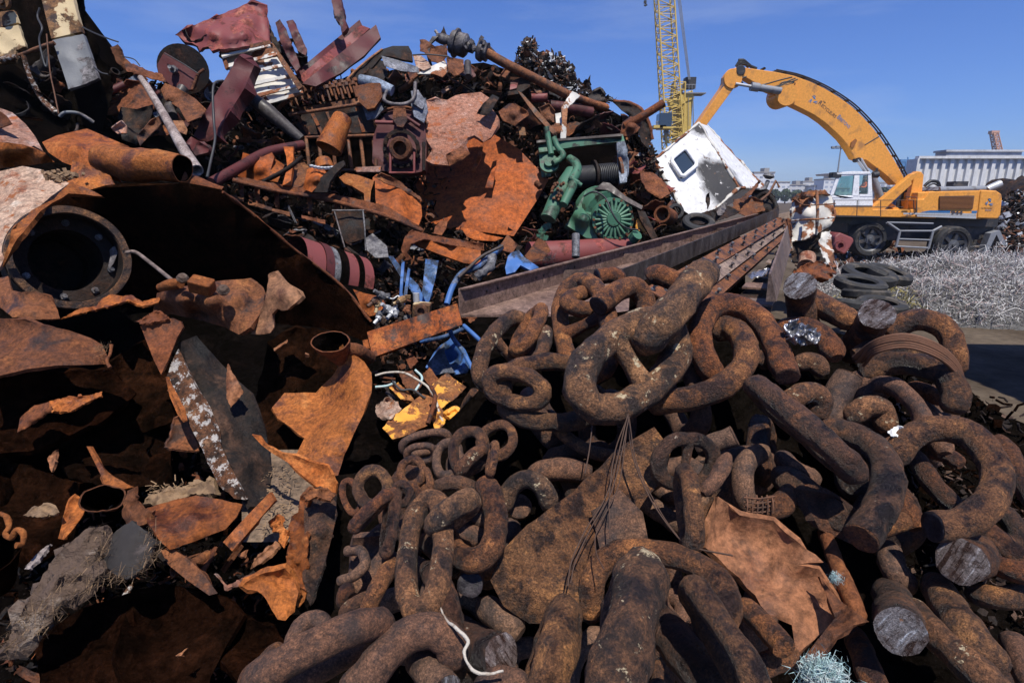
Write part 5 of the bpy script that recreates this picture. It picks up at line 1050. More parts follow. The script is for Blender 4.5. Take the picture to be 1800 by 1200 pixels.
for k in range(20000):
    x = rnd.uniform(5.9, 13); y = rnd.uniform(10.2, 14.4) if rnd.random() < .8 else rnd.uniform(10.2, 11.6); h = heap_h(x, y)
    if h < .03: continue
    p = V((x, y, h - .03)); a = V((rnd.gauss(0, 1), rnd.gauss(0, 1), rnd.gauss(.25, .8))).normalized(); L = rnd.uniform(.04, .26) * (1.6 if noise.noise(V((x * 1.7, y * 1.7, 3))) > .15 else .8); b_ = V((rnd.gauss(0, 1), rnd.gauss(0, 1), rnd.gauss(0, 1))) * L * .3
    s_ = a.cross(V((rnd.gauss(0, 1), rnd.gauss(0, 1), 1))).normalized() * rnd.uniform(.003, .008)
    q = p + a * L * .5 + b_; e = p + a * L
    mi = 1 if rnd.random() < .68 else (2 if rnd.random() < .6 else 3)
    if x < 8.2 and y < 12.2 and rnd.random() < .6: mi = 4
    m.add([p - s_, p + s_, q + s_, q - s_, e + s_ * .6, e - s_ * .6], [(0, 1, 2, 3), (3, 2, 4, 5)], mi, False)
plain('strand_grey', (.50, .485, .47), .7); plain('strand_dark', (.16, .14, .13), .8); plain('strand_pink', (.45, .33, .31), .8); plain('strand_yellow', (.36, .30, .10), .8)
tag(m.build('wire_heap', ['wire_core', 'strand_grey', 'strand_dark', 'strand_pink', 'strand_yellow']), 'tangled heap of pale stripped wire and fibre on the yard', 'wire heap', kind='stuff')
# ================================================================ the big scrap heap: named pieces
cab_ = thing('burnt_cabinet', 'scorched cream machine cabinet at the top left corner of the heap', 'machine cabinet', P(90, 170, 7.6))
S('cream_panel', None, None, 'cream_burnt', [(66, -30, 7.3), (120, -35, 7.3), (143, 56, 7.25), (90, 68, 7.2)], parent=cab_, nzamp=.01, th=.06)
S('grey_panel', None, None, 'grey_burnt', [(92, 71, 7.2), (146, 60, 7.25), (158, 95, 7.22), (173, 137, 7.2), (150, 148, 7.15), (120, 157, 7.1), (106, 112, 7.15)], parent=cab_, nzamp=.015, th=.05, jag=.6)
S('frame', None, None, 'soot', [(118, -60, 7.3), (140, -60, 7.5), (148, 10, 7.6), (160, 50, 7.6), (171, 78, 7.6), (176, 102, 7.6), (190, 116, 7.6), (200, 160, 7.6), (190, 190, 7.5), (165, 160, 7.4), (150, 90, 7.4)], parent=cab_, nzamp=.03, jag=1.5, step=5)
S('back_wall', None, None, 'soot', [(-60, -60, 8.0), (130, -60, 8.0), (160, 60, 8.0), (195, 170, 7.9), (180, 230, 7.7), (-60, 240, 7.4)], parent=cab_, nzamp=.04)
S('vent_grille', None, None, 'cream_burnt', [(-30, 25, 7.2), (24, 18, 7.2), (31, 40, 7.2), (0, 48, 7.2), (-30, 54, 7.2)], parent=cab_, nzamp=.01, th=.04)
S('side_panel', None, None, 'cream_burnt', [(-30, 54, 7.2), (32, 44, 7.2), (38, 62, 7.2), (45, 82, 7.2), (28, 88, 7.2), (26, 108, 7.1), (-30, 114, 7.1)], parent=cab_, nzamp=.02, th=.04, jag=1)
for pts, r in (([(28, 100, 7.1), (60, 88, 7.1), (96, 76, 7.1)], 6), ([(40, 95, 7.1), (55, 140, 7.2), (75, 175, 7.3), (100, 200, 7.3)], 8), ([(0, 105, 7.1), (30, 100, 7.05)], 8)):
    T('bracket', None, None, 'steel_rust' if r == 6 else 'crust', pts, r * .7, parent=cab_, seg=4, rough=.3, rs=3)
T('hose', None, None, 'cable', [(70, 14, 7.0), (66, 30, 7.0), (74, 50, 6.9), (69, 70, 6.9), (76, 105, 6.9), (82, 118, 6.9), (84, 100, 6.9)], 1.6, parent=cab_, seg=6)
T('hose', None, None, 'wire_rust', [(82, 60, 6.9), (88, 125, 6.9), (95, 160, 6.9), (103, 200, 6.9)], 1.2, parent=cab_, seg=6)
for pts in ([(145, 48, 7.2), (165, 58, 7.1), (190, 68, 7.0), (208, 74, 7.0)], [(165, 118, 7.1), (178, 128, 7.0), (190, 131, 7.0)]):
    T('cable', None, None, 'cable', pts, 1.3, parent=cab_, seg=6)
m = MB(); m.lathe(P(6, 4, 7.1), (.2, -1, 0), [(0, 0), (0, .09), (.06, .09), (.06, .05), (.1, .05), (.1, 0)], 18); m.build('valve_head', 'cream_burnt', cab_)
T('steel_disc', 'brown half disc in the shade under the scorched cabinet', 'metal disc', 'sheet_far', [(88, 160, 7.6), (98, 152, 7.6), (112, 150, 7.6)], [3, 12, 3], seg=10)
T('rusty_hoop', 'big dark hoop half hidden left of the grey pole', 'hoop', 'grey_burnt', [(105, 205, 7.2), (115, 198, 7.2), (140, 200, 7.3), (165, 215, 7.4)], 3, seg=8)
A = lambda *a, **k: S(*a, **k)
A('torn_post', 'upright torn brown post against the sky left of the pulley', 'metal post', 'sheet_far', [(194, 84, 9), (207, 78, 9), (213, 95, 9), (220, 112, 9), (217, 118, 9), (205, 110, 9)], jag=.7, th=.08)
T('bent_wire', 'thin bent wire on the heap edge left of the pulley', 'wire', 'cable', [(216, 100, 9), (228, 102, 9), (238, 106, 9), (246, 116, 9)], 1, seg=5)
A('crumpled_strip', 'orange crumpled strip below the torn post', 'metal strip', 'sheet_far', [(220, 112, 8.9), (235, 112, 8.9), (262, 125, 8.9), (285, 130, 8.9), (292, 145, 8.8), (265, 138, 8.8), (240, 130, 8.8), (222, 125, 8.8)], nzamp=.08, jag=1)
T('maroon_tube', 'short maroon tube lying left of the grey pole', 'tube', 'maroon', [(173, 169, 8.2), (190, 162, 8.2), (218, 149, 8.3)], 6, seg=10)
A('torn_plate', 'mottled orange plate leaning left behind the grey pole', 'metal plate', 'sheet_far', [(222, 140, 8.4), (262, 146, 8.4), (275, 175, 8.3), (278, 192, 8.2), (255, 196, 8.1), (232, 200, 8.1), (205, 205, 8.2), (178, 200, 8.2), (205, 178, 8.3), (214, 155, 8.4)], inner=[(240, 170, 8.2)], nzamp=.07)
A('torn_plate', 'bent orange plate right behind the grey pole', 'metal plate', 'sheet_far', [(290, 146, 8.6), (312, 155, 8.6), (330, 165, 8.5), (345, 175, 8.5), (362, 192, 8.4), (352, 206, 8.3), (330, 215, 8.3), (315, 190, 8.3), (290, 175, 8.4), (282, 158, 8.5)], nzamp=.07)
A('shadowed_flap', 'dark folded flap hanging between the two orange plates', 'metal flap', 'dark_scrap', [(212, 188, 7.9), (240, 192, 7.9), (268, 184, 7.9), (262, 225, 7.8), (240, 255, 7.6), (215, 245, 7.7), (205, 215, 7.8)], nzamp=.05)
A('torn_plate', 'orange plate edge under the dark folded flap', 'metal plate', 'sheet_far', [(240, 240, 7.4), (265, 212, 7.5), (285, 200, 7.5), (288, 212, 7.4), (262, 240, 7.3), (246, 256, 7.2)], nzamp=.04)
A('torn_plate', 'small pinkish plate corner left of the dark flap', 'metal plate', 'pink_scale', [(196, 225, 7.6), (214, 212, 7.6), (222, 222, 7.6), (222, 234, 7.5), (206, 235, 7.5)], nzamp=.03)
A('tan_plate', 'small tan plate right of the grey pole foot', 'metal plate', 'sheet_tan', [(304, 212, 7.9), (322, 212, 7.9), (328, 228, 7.8), (326, 236, 7.8), (308, 230, 7.8)], nzamp=.03)
po = T('grey_pole', 'long pale grey pole leaning across the left of the heap', 'pole', 'pole_grey', [(247, 137, 7.9), (262, 158, 7.7), (290, 205, 7.3), (320, 258, 6.9), (346, 300, 6.6)], [5, 6, 7, 8.5, 10], seg=14, wall=.2)
pl = thing('pulley_block', 'dark maroon rope pulley with a cover plate against the sky', 'pulley', P(318, 150, 9.2))
c = P(322, 122, 9.3); MB().lathe(c, P(322, 122, 9.3) - P(316, 124, 9.9), [(-.10, .0), (-.10, .28), (-.09, .36), (-.02, .37), (0, .33), (.03, .33), (.05, .37), (.12, .37), (.13, 0)], 30).build('sheave', 'dark_scrap', pl)
A('cover_plate', None, None, 'maroon', [(276, 108, 9.0), (283, 96, 9.0), (290, 92, 9.0), (348, 128, 9.0), (343, 150, 9.0), (336, 158, 9.0), (305, 155, 9.0), (278, 130, 9.0)], parent=pl, nzamp=.01, th=.05)
T('edge_bar', None, None, 'sheet_far', [(359, 122, 8.95), (348, 132, 8.95), (338, 158, 8.95)], 2.8, parent=pl, seg=4); T('rope', None, None, 'cable', [(289, 94, 8.9), (318, 110, 8.9), (349, 130, 8.9)], 1, parent=pl, seg=6)
MB().lathe(P(307, 124, 8.95), (0, -1, .2), [(0, .06), (.06, .06), (.06, .03), (.14, .03), (.14, 0)], 10).build('axle_bolt', 'grey_steel', pl)
T('dark_pipe', 'dark bent pipe below the pulley block', 'pipe', 'steel_dark', [(322, 155, 8.7), (310, 175, 8.6), (298, 190, 8.5), (303, 205, 8.4)], 9, seg=12)
mb_ = thing('maroon_box_beam', 'maroon box beam standing steeply left of the white louvered rack', 'steel beam', P(355, 265, 8.4))
A('front_face', None, None, 'maroon', [(420, 97, 9.0), (447, 115, 9.0), (430, 155, 8.8), (405, 195, 8.6), (375, 245, 8.3), (358, 252, 8.3), (340, 238, 8.35), (352, 215, 8.5), (382, 160, 8.8), (395, 140, 8.9)], parent=mb_, nzamp=.03, nzs=1.5, th=.2)
A('foot', None, None, 'maroon', [(327, 250, 8.2), (336, 240, 8.3), (352, 250, 8.1), (368, 260, 8.1), (366, 268, 8.0), (350, 272, 8.0), (344, 274, 8.0)], parent=mb_, nzamp=.04, th=.05)
T('hanging_cable', 'black cable hanging in front of the maroon box beam', 'cable', 'cable', [(392, 142, 8.3), (378, 146, 8.2), (374, 165, 8.1), (376, 215, 8.0), (378, 245, 7.8), (370, 285, 7.6), (364, 312, 7.4)], 2.2, seg=8)
A('maroon_hood', 'crumpled dusty red hood topping the heap against the sky', 'machine hood', 'red_paint', [(309, 61, 10.2), (318, 54, 10.1), (330, 49, 10.1), (372, 31, 10.3), (410, 17, 10.5), (443, 3, 10.7), (455, 6, 10.6), (467, 9, 10.6), (466, 25, 10.6), (470, 46, 10.4), (472, 62, 10.3), (473, 73, 10.2), (450, 78, 10.0), (420, 84, 9.95), (395, 87, 9.9), (384, 86, 9.9), (372, 90, 9.9), (366, 82, 10), (356, 84, 10), (351, 91, 10.1), (348, 82, 10.1), (338, 76, 10.2), (325, 74, 10.2)], inner=[(371, 62, 9.7), (371, 80, 9.75), (400, 45, 10.0), (440, 38, 10.0), (425, 62, 9.65), (400, 68, 9.7), (448, 22, 10.3)], nzamp=.06, nzs=2, jag=1.3, th=.05)
A('torn_shard', 'black ragged fringe at the left tip of the red hood', 'metal shard', 'dark_scrap', [(308, 62, 10.3), (316, 55, 10.2), (326, 52, 10.2), (335, 72, 10.1), (350, 68, 10), (368, 62, 10), (372, 82, 10.1), (355, 90, 10.2), (350, 92, 10.2), (344, 78, 10.2), (330, 74, 10.3)], jag=2.5, step=4, nzamp=.1)
rk = thing('louvered_rack', 'white chipped louvered rack tilted under the red hood', 'rack', P(470, 180, 9.9))
A('back_plate', None, None, 'white_chip', [(384, 92, 10.2), (472, 74, 10.2), (500, 108, 10.1), (532, 152, 10), (528, 162, 9.9), (480, 176, 9.9), (450, 186, 9.9), (425, 150, 10), (398, 118, 10.1)], parent=rk, nzamp=.01)
for i, (a, b) in enumerate((((388, 94), (474, 76)), ((400, 112), (486, 92)), ((412, 130), (500, 111)), ((425, 148), (512, 130)), ((438, 168), (524, 147)), ((450, 183), (532, 160)))):
    A('slat', None, None, 'white_chip', [(a[0], a[1], 9.95), (b[0], b[1], 9.95), (b[0] + 1, b[1] + 5, 9.75), (a[0] + 2, a[1] + 6, 9.75)], parent=rk, nzamp=.01, th=.03, step=5, jag=.4)
A('side_frame', None, None, 'steel_rust', [(470, 74, 9.9), (480, 76, 9.9), (532, 152, 9.7), (524, 158, 9.7)], parent=rk, th=.06, nzamp=.01); A('side_frame', None, None, 'sheet_far', [(386, 90, 9.9), (392, 90, 9.9), (402, 118, 9.8), (396, 122, 9.8)], parent=rk, th=.06, nzamp=.01)
A('top_frame', None, None, 'sheet_far', [(388, 89, 9.85), (474, 71, 9.85), (478, 77, 9.85), (390, 95, 9.85)], parent=rk, th=.06, nzamp=.01)
A('tilted_channel', 'narrow maroon channel standing right of the red hood', 'steel channel', 'maroon', [(484, 40, 10.6), (492, 34, 10.6), (506, 60, 10.5), (520, 95, 10.4), (528, 118, 10.3), (520, 126, 10.2), (505, 100, 10.3), (492, 72, 10.4)], jag=.6, th=.1, inner=[(505, 78, 10.25)])
A('tilted_channel', 'second maroon channel with a folded top right of the first', 'steel channel', 'maroon', [(503, 38, 10.9), (515, 35, 10.9), (528, 62, 10.8), (540, 88, 10.7), (537, 98, 10.6), (524, 90, 10.6), (512, 62, 10.7)], jag=.6, th=.1)
A('torn_shard', 'black torn strip dangling between the maroon channels', 'metal strip', 'dark_scrap', [(470, 30, 10.9), (476, 46, 10.8), (482, 64, 10.7), (500, 88, 10.6), (520, 100, 10.6), (541, 100, 10.6), (541, 112, 10.6), (528, 116, 10.6), (505, 118, 10.5), (488, 90, 10.5), (474, 70, 10.5)], jag=2, step=5, nzamp=.1)
ib = thing('maroon_i_beam', 'large maroon I-beam jutting up to the right against the sky', 'steel beam', P(540, 150, 10.4))
A('web', None, None, 'red_paint', [(524, 136, 10.5), (634, 44, 11.6), (650, 50, 11.5), (540, 150, 10.3)], parent=ib, nzamp=.0, th=.05)
A('near_flange', None, None, 'maroon', [(531, 147, 10.2), (661, 43.5, 11.4), (669, 66, 11.3), (640, 98, 10.9), (600, 128, 10.6), (555, 152, 10.2)], parent=ib, nzamp=.0, th=.06)
A('far_flange', None, None, 'maroon', [(519, 128, 10.6), (632, 35, 11.7), (638, 48, 11.6), (526, 140, 10.5)], parent=ib, nzamp=.0, th=.06)
A('broken_post', 'dark post rising out of the frame above the maroon I-beam', 'metal post', 'maroon', [(578, -20, 10.9), (594, -20, 10.9), (602, 14, 10.8), (610, 50, 10.7), (601, 60, 10.7), (597, 40, 10.7), (590, 35, 10.75)], th=.12, jag=.5)
A('bent_sheet', 'dark curved panel arching right of the maroon I-beam', 'metal panel', 'dark_scrap', [(598, 152, 10.8), (620, 128, 10.9), (645, 108, 11), (668, 88, 11.1), (690, 81, 11.2), (718, 81, 11.3), (724, 92, 11.2), (726, 108, 11.1), (712, 106, 11), (690, 100, 10.9), (672, 98, 10.9), (655, 118, 10.8), (630, 138, 10.7)], nzamp=.02, th=.05)
T('rolled_lip', 'tan rolled rim along the dark curved panel', 'metal rim', 'sheet_tan', [(600, 150, 10.7), (628, 122, 10.8), (650, 103, 10.9), (672, 87, 11.0)], 2, seg=8)
A('grey_blue_sheet', 'grey blue panel strip below the dark curved panel', 'metal panel', 'blue_grey', [(670, 98, 10.7), (700, 106, 10.7), (735, 118, 10.8), (737, 128, 10.7), (705, 125, 10.6), (676, 116, 10.6)], nzamp=.02)
A('dull_sheet', 'dull brown panel hanging under the dark curved panel', 'metal panel', 'dark_scrap', [(655, 102, 11), (676, 108, 10.9), (682, 130, 10.8), (672, 142, 10.7), (640, 138, 10.8)], nzamp=.03)
# valve and shaft
sh = thing('shaft_with_motor', 'grey gear motor on a long dark shaft sloping down the top of the heap', 'gear motor', P(880, 150, 11.8))
a = P(768, 66, 11.6); b = P(855, 92, 11.5); ax = (b - a).normalized(); u_ = 11.5 / FPX; Lm = (b - a).length
MB().lathe(a, ax, [(0, 0), (0, 7 * u_), (.1, 9 * u_), (.24, 9 * u_), (.24, 8 * u_), (.32, 8.5 * u_), (.32, 19 * u_), (.38, 20 * u_), (.40, 24 * u_), (.44, 24 * u_), (.45, 19 * u_), (.62, 20 * u_), (.66, 16 * u_), (.68, 9 * u_), (.80, 9 * u_), (.80, 5 * u_), (.9, 5 * u_), (.9, 16 * u_), (.96, 18 * u_), (1.0, 18 * u_), (1.02, 14 * u_), (1.1, 16 * u_), (1.12, 0)], 22, rough=.04).build('motor_casing', 'grey_steel', sh)
T('shaft', None, None, 'steel_rust', [(855, 93, 11.5), (900, 118, 11.6), (960, 148, 11.8), (1000, 168, 12.0)], 8, parent=sh, seg=14); T('thin_rod', None, None, 'steel_dark', [(842, 75, 11.5), (850, 74, 11.5), (878, 103, 11.6)], 3, parent=sh, seg=8)
T('shaft_cover', None, None, 'sheet_far', [(998, 166, 11.9), (1035, 180, 12.1), (1068, 190, 12.3)], 7, parent=sh, seg=4)
rnd = random.Random(2)
for k in range(12): m = MB(); m.box(a + ax * rnd.uniform(.35, 1.05) + V((rnd.gauss(0, .04), -.16 + rnd.gauss(0, .03), rnd.gauss(0, .07))), [rnd.uniform(.02, .09) for _ in 'abc'], Matrix.Rotation(rnd.uniform(0, 3), 3, 'Y')); m.build('fitting', 'grey_steel', sh)
T('fork_lug', None, None, 'pole_grey', [(765, 54, 11.6), (772, 64, 11.6)], 2.5, parent=sh, seg=8)
A('torn_shard', 'black pointed shard sticking up left of the gear motor', 'metal shard', 'dark_scrap', [(772, 62, 11.8), (778, 52, 11.8), (780, 46, 11.8), (784, 58, 11.8), (788, 68, 11.8)], th=.04)
A('flat_ring', 'dark curved strap left of the gear motor', 'metal strap', 'steel_dark', [(752, 78, 11.4), (760, 64, 11.4), (770, 64, 11.4), (758, 76, 11.4), (754, 95, 11.3), (760, 116, 11.2), (755, 116, 11.2), (750, 98, 11.3)], th=.08)
A('white_edged_scrap', 'brown scrap with a white painted corner left of the strap', 'metal scrap', 'sheet_far', [(738, 70, 11.5), (748, 70, 11.5), (764, 82, 11.4), (785, 78, 11.4), (786, 98, 11.3), (775, 112, 11.2), (758, 108, 11.2), (748, 94, 11.3), (738, 90, 11.4)], nzamp=.08, jag=1)
A('striped_sheet', 'panel with a bright white painted stripe under the gear motor', 'metal panel', 'white_chip', [(732, 130, 10.9), (755, 118, 11), (782, 106, 11.1), (790, 122, 11), (778, 136, 10.8), (762, 130, 10.8)], nzamp=.01, th=.03)
A('rusty_sheet', 'spotted rusty sheet right of the grey blue panel', 'metal sheet', 'white_scale', [(726, 98, 11.1), (740, 98, 11.1), (752, 108, 11.1), (758, 118, 11), (745, 124, 11), (732, 118, 11)], nzamp=.04)
T('black_cable', 'black cable crossing left of the gear motor', 'cable', 'cable', [(725, 97, 11), (745, 96, 11), (765, 97, 11), (790, 100, 11)], 1.3, seg=6)
A('rusty_sheet', 'dark brown box side below the gear motor', 'metal sheet', 'sheet_far', [(785, 100, 11.1), (815, 105, 11.2), (815, 125, 11), (800, 136, 10.9), (788, 124, 10.9)], nzamp=.05)
T('grey_pipe_stub', 'short dark pipe stub standing under the gear motor', 'pipe', 'steel_dark', [(822, 110, 11.2), (823, 135, 11.0)], 6, seg=12, sub=3)
# pink plate and orange plate
A('scaled_plate', 'big pinkish scaled plate with torn orange lower edge in the middle of the heap', 'metal plate', 'pink_scale', [(746, 178, 10.4), (766, 172, 10.5), (786, 176, 10.5), (800, 168, 10.6), (825, 164, 10.7), (845, 162, 10.7), (860, 172, 10.6), (858, 184, 10.5), (868, 195, 10.4), (876, 206, 10.3), (876, 220, 10.2), (864, 241, 10.0), (850, 250, 9.9), (842, 243, 9.85), (834, 238, 9.85), (822, 242, 9.8), (816, 252, 9.75), (822, 268, 9.7), (806, 282, 9.7), (790, 291, 9.7), (760, 288, 9.75), (748, 282, 9.8), (760, 262, 9.8), (752, 250, 9.9), (746, 238, 10), (750, 205, 10.2)], inner=[(810, 205, 10.0), (780, 230, 9.9), (845, 215, 10.0)], nzamp=.03, nzs=1.8, th=.06, jag=.8)
A('bent_tab', 'square brown tab folded from the lower edge of the pinkish plate', 'metal tab', 'sheet_far', [(784, 272, 9.6), (806, 260, 9.6), (812, 256, 9.6), (826, 270, 9.5), (812, 282, 9.5), (790, 292, 9.55)], nzamp=.03)
A('curled_sheet', 'dark curled plate at the upper right corner of the pinkish plate', 'metal plate', 'dark_scrap', [(838, 200, 10), (850, 182, 10.1), (866, 166, 10.2), (878, 172, 10.2), (872, 180, 10), (862, 198, 9.9), (855, 204, 9.9)], nzamp=.03)
A('brown_curl', 'rounded brown plate right of the pinkish plate', 'metal plate', 'sheet_far', [(876, 196, 10.9), (895, 182, 11), (905, 182, 11), (926, 195, 11), (930, 202, 10.9), (912, 215, 10.7), (905, 222, 10.7), (884, 212, 10.8)], inner=[(905, 200, 10.6)], nzamp=.03)
A('flat_orange_plate', 'flat bright orange plate leaning to the right beside the green winch', 'metal plate', 'plate_flat', [(738, 300, 11.1), (770, 268, 11.2), (820, 240, 11.3), (868, 236, 11.3), (912, 262, 11.1), (964, 316, 10.9), (945, 350, 10.6), (903, 415, 10.2), (850, 408, 10.2), (790, 402, 10.3), (752, 390, 10.4), (720, 350, 10.8)], nzamp=.0, th=.04)
T('plate_lug', 'small pipe lug near the right corner of the flat orange plate', 'lug', 'sheet_far', [(942, 320, 10.75), (950, 328, 10.72)], 4.5, seg=10, sub=2)
A('orange_strip', 'narrow orange strip hanging in front of the flat plate shade', 'metal strip', 'plate_flat', [(842, 258, 10.9), (849, 258, 10.9), (845, 280, 10.7), (834, 302, 10.5), (826, 302, 10.5), (838, 280, 10.7)], th=.03)
A('orange_strip', 'second narrow strip right of the first over the flat plate', 'metal strip', 'plate_flat', [(866, 284, 10.6), (875, 281, 10.6), (870, 305, 10.5), (866, 330, 10.4), (853, 330, 10.4)], th=.03)
# engine
en = thing('engine_block', 'long rusty marine engine block with rows of studs and a round end cover', 'engine', P(620, 310, 9.9))
ezA = 10.1
A('top_deck', None, None, 'steel_rust', [(502, 192, 10.8), (560, 184, 10.6), (632, 172, 10.2), (640, 182, 10.1), (600, 190, 10.3), (508, 202, 10.7)], parent=en, nzamp=.0, th=.06)
A('upper_wall', None, None, 'dark_scrap', [(505, 200, 10.6), (640, 180, 10.1), (662, 232, 10.0), (535, 240, 10.3)], parent=en, nzamp=.01, th=.05)
A('lower_wall', None, None, 'soot', [(534, 240, 10.4), (662, 230, 10.1), (665, 300, 10.1), (545, 300, 10.3)], parent=en, nzamp=.01, th=.05)  # black wall stands in for the dark openings behind the pillars
for x0 in (538, 560, 584, 612, 634, 656): T('pillar', None, None, 'steel_rust', [(x0, 244, 10.05), (x0 + 3, 270, 10.0), (x0 + 6, 296, 10.0)], 3.2, parent=en, seg=8, rough=.1)
for p0, p1 in (((532, 242), (662, 238)), ((545, 298), (668, 300)), ((508, 202), (640, 182))): T('rail', None, None, 'steel_rust', [(*p0, 10.05), (*p1, 9.98)], 3.0, parent=en, seg=6, sub=4, rough=.1)
for k in range(5): A('cooling_rib', None, None, 'sheet_brown', [(520 + k * 26, 204 - k * 3.6, 10.45 - k * .09), (526 + k * 26, 203 - k * 3.6, 10.45 - k * .09), (546 + k * 24, 236 - k * 1, 10.2 - k * .05), (540 + k * 24, 237 - k * 1, 10.2 - k * .05)], parent=en, nzamp=.0)
for row in range(2):
    for k in range(11):
        x = 512 + k * 11.5 - row * 8 + 12 * row; y = 188 - k * 1.7 - row * 9; d = 10.6 - k * .045 + row * .15; h = 23 - row * 3
        p = P(x, y, d); q = P(x - 7, y - h, d); mb = MB().tube([p, q], .022, 7); mb.lathe(q, q - p, [(-.02, 0), (-.02, .05), (.04, .05), (.04, 0)], 6, smooth=False); mb.build('stud_bolt', 'steel_rust', en)
c = P(706, 262, 9.75); axn = V((-.06, -1, .02)).normalized(); u_ = 9.75 / FPX
A('end_cover', None, None, 'maroon', [(656, 240, 9.95), (666, 212, 9.95), (682, 196, 9.95), (706, 190, 9.95), (730, 196, 9.95), (745, 214, 9.95), (750, 245, 9.95), (748, 300, 9.9), (730, 304, 9.9), (665, 300, 9.9), (654, 285, 9.9)], parent=en, nzamp=.01, th=.2)
MB().lathe(c, axn, [(.0, 20 * u_), (.10, 20 * u_), (.13, 18 * u_), (.13, 12 * u_), (.02, 11 * u_), (-.05, 11 * u_), (-.05, 0)], 30, rough=.02).build('crank_flange', 'sheet_far', en)
m = MB(); m.lathe(P(706, 262, 9.85), axn, [(.0, 33 * u_), (.06, 33 * u_), (.06, 27 * u_), (.0, 27 * u_)], 30, rough=.04)
for k in range(16):
    a_ = k * math.pi / 8; m.box(P(706 + 30 * math.cos(a_), 262 + 30 * math.sin(a_), 9.77), (.055, .05, .055), Matrix.Rotation(a_, 3, 'Y'))
m.build('chain_ring', 'dark_scrap', en)
for (pts, r, mt) in (([(660, 215, 9.8), (694, 216, 9.8)], 3.4, 'red_paint'), ([(712, 205, 9.85), (738, 222, 9.85)], 3.2, 'maroon'), ([(656, 212, 9.9), (672, 196, 9.9), (706, 188, 9.9), (735, 196, 9.9), (752, 218, 9.9)], 2.2, 'steel_rust'), ([(680, 160, 9.9), (675, 175, 9.8), (690, 183, 9.75), (715, 182, 9.75), (728, 170, 9.8), (730, 145, 9.9)], 3.2, 'grey_steel'), ([(661, 280, 9.8), (661, 305, 9.8)], 3, 'steel_rust'), ([(745, 250, 9.8), (745, 300, 9.8)], 3, 'dark_scrap')):
    T('pipe', None, None, mt, pts, r, parent=en, seg=8)
for x in (686, 728): T('base_lug', None, None, 'red_paint', [(x, 268, 9.7), (x, 285, 9.68), (x, 302, 9.68)], 2.5, parent=en, seg=4)
T('base_lug', None, None, 'red_paint', [(684, 304, 9.66), (730, 304, 9.66)], 2.2, parent=en, seg=4)
A('cover_bracket', None, None, 'sheet_far', [(692, 188, 9.75), (712, 188, 9.75), (716, 212, 9.7), (708, 224, 9.68), (698, 222, 9.68), (690, 208, 9.7)], parent=en, th=.04, nzamp=.01)
A('end_bracket', None, None, 'sheet_brown', [(622, 152, 9.9), (650, 146, 9.9), (668, 146, 9.9), (672, 170, 9.8), (658, 190, 9.75), (645, 192, 9.75), (632, 180, 9.8)], parent=en, th=.08, nzamp=.01)
A('side_cover', None, None, 'blue_grey', [(637, 186, 9.9), (668, 178, 9.9), (674, 192, 9.85), (660, 208, 9.85), (645, 212, 9.9)], parent=en, th=.05, nzamp=.01)
A('side_cover', None, None, 'blue_grey', [(722, 182, 9.9), (748, 172, 9.9), (752, 195, 9.85), (745, 216, 9.85), (728, 205, 9.85)], parent=en, th=.05, nzamp=.01)
A('box_cover', None, None, 'blue_grey', [(722, 160, 9.9), (735, 158, 9.95), (750, 180, 9.9), (742, 192, 9.8), (726, 182, 9.8)], parent=en, th=.05, nzamp=.01)
A('sump_plate', None, None, 'pink_scale', [(625, 294, 9.8), (670, 292, 9.8), (668, 302, 9.75), (626, 302, 9.75)], parent=en, th=.08, nzamp=.02)
T('steel_cylinder', 'grey and rusty cylinder lying on top of the engine', 'cylinder', 'blue_grey', [(632, 140, 10.2), (660, 148, 10.2), (690, 160, 10.2)], [9, 11, 9], seg=16)
T('orange_cylinder', 'orange open cylinder standing in front of the engine', 'cylinder', 'sheet_orange', [(602, 208, 9.5), (590, 235, 9.4), (578, 262, 9.35)], [17, 20, 23], seg=26, wall=.1, rough=.02)
T('red_pipe', 'long faded red pipe rising to the right below the cabinet', 'pipe', 'maroon', [(372, 322, 7.8), (420, 295, 8.3), (470, 268, 8.9), (532, 255, 9.4)], [9, 9, 9, 9], seg=14)
T('dark_tube', 'dark tapering tube lying under the white louvered rack', 'tube', 'steel_dark', [(425, 160, 9.4), (470, 195, 9.4), (530, 245, 9.5)], [10, 13, 8], seg=14)
# turbine casing / broken hull piece
hc = thing('broken_casing', 'broken orange turbine casing with a ribbed flange sloping down to the right', 'casing', P(560, 400, 8.8))
A('flange_ledge', None, None, 'sheet_brown', [(408, 312, 8.2), (430, 312, 8.3), (500, 326, 8.5), (560, 336, 8.6), (620, 348, 8.6), (680, 362, 8.6), (738, 398, 8.6), (744, 402, 8.55), (730, 396, 8.5), (700, 386, 8.45), (650, 368, 8.4), (600, 355, 8.35), (540, 343, 8.3), (480, 334, 8.2), (412, 318, 8.1)], parent=hc, nzamp=.015, th=.06, jag=.8, step=4)
T('flange_lip', None, None, 'sheet_far', [(410, 317, 8.1), (480, 334, 8.2), (560, 348, 8.3), (640, 368, 8.4), (700, 388, 8.4), (742, 406, 8.5)], 4, parent=hc, seg=6, rough=.35, rs=8)
A('right_dome', None, None, 'plate_flat', [(655, 312, 9.3), (662, 306, 9.4), (690, 316, 9.5), (722, 334, 9.5), (740, 352, 9.5), (742, 380, 9.2), (736, 396, 8.9), (700, 380, 8.8), (655, 362, 8.9)], inner=[(700, 350, 8.95)], parent=hc, nzamp=.01, th=.08)
A('dome_rim', None, None, 'sheet_brown', [(658, 312, 9.2), (670, 304, 9.2), (705, 320, 9.3), (740, 348, 9.4), (742, 354, 9.35), (700, 330, 9.2), (665, 316, 9.1)], parent=hc, nzamp=.03, jag=1.2, step=4)
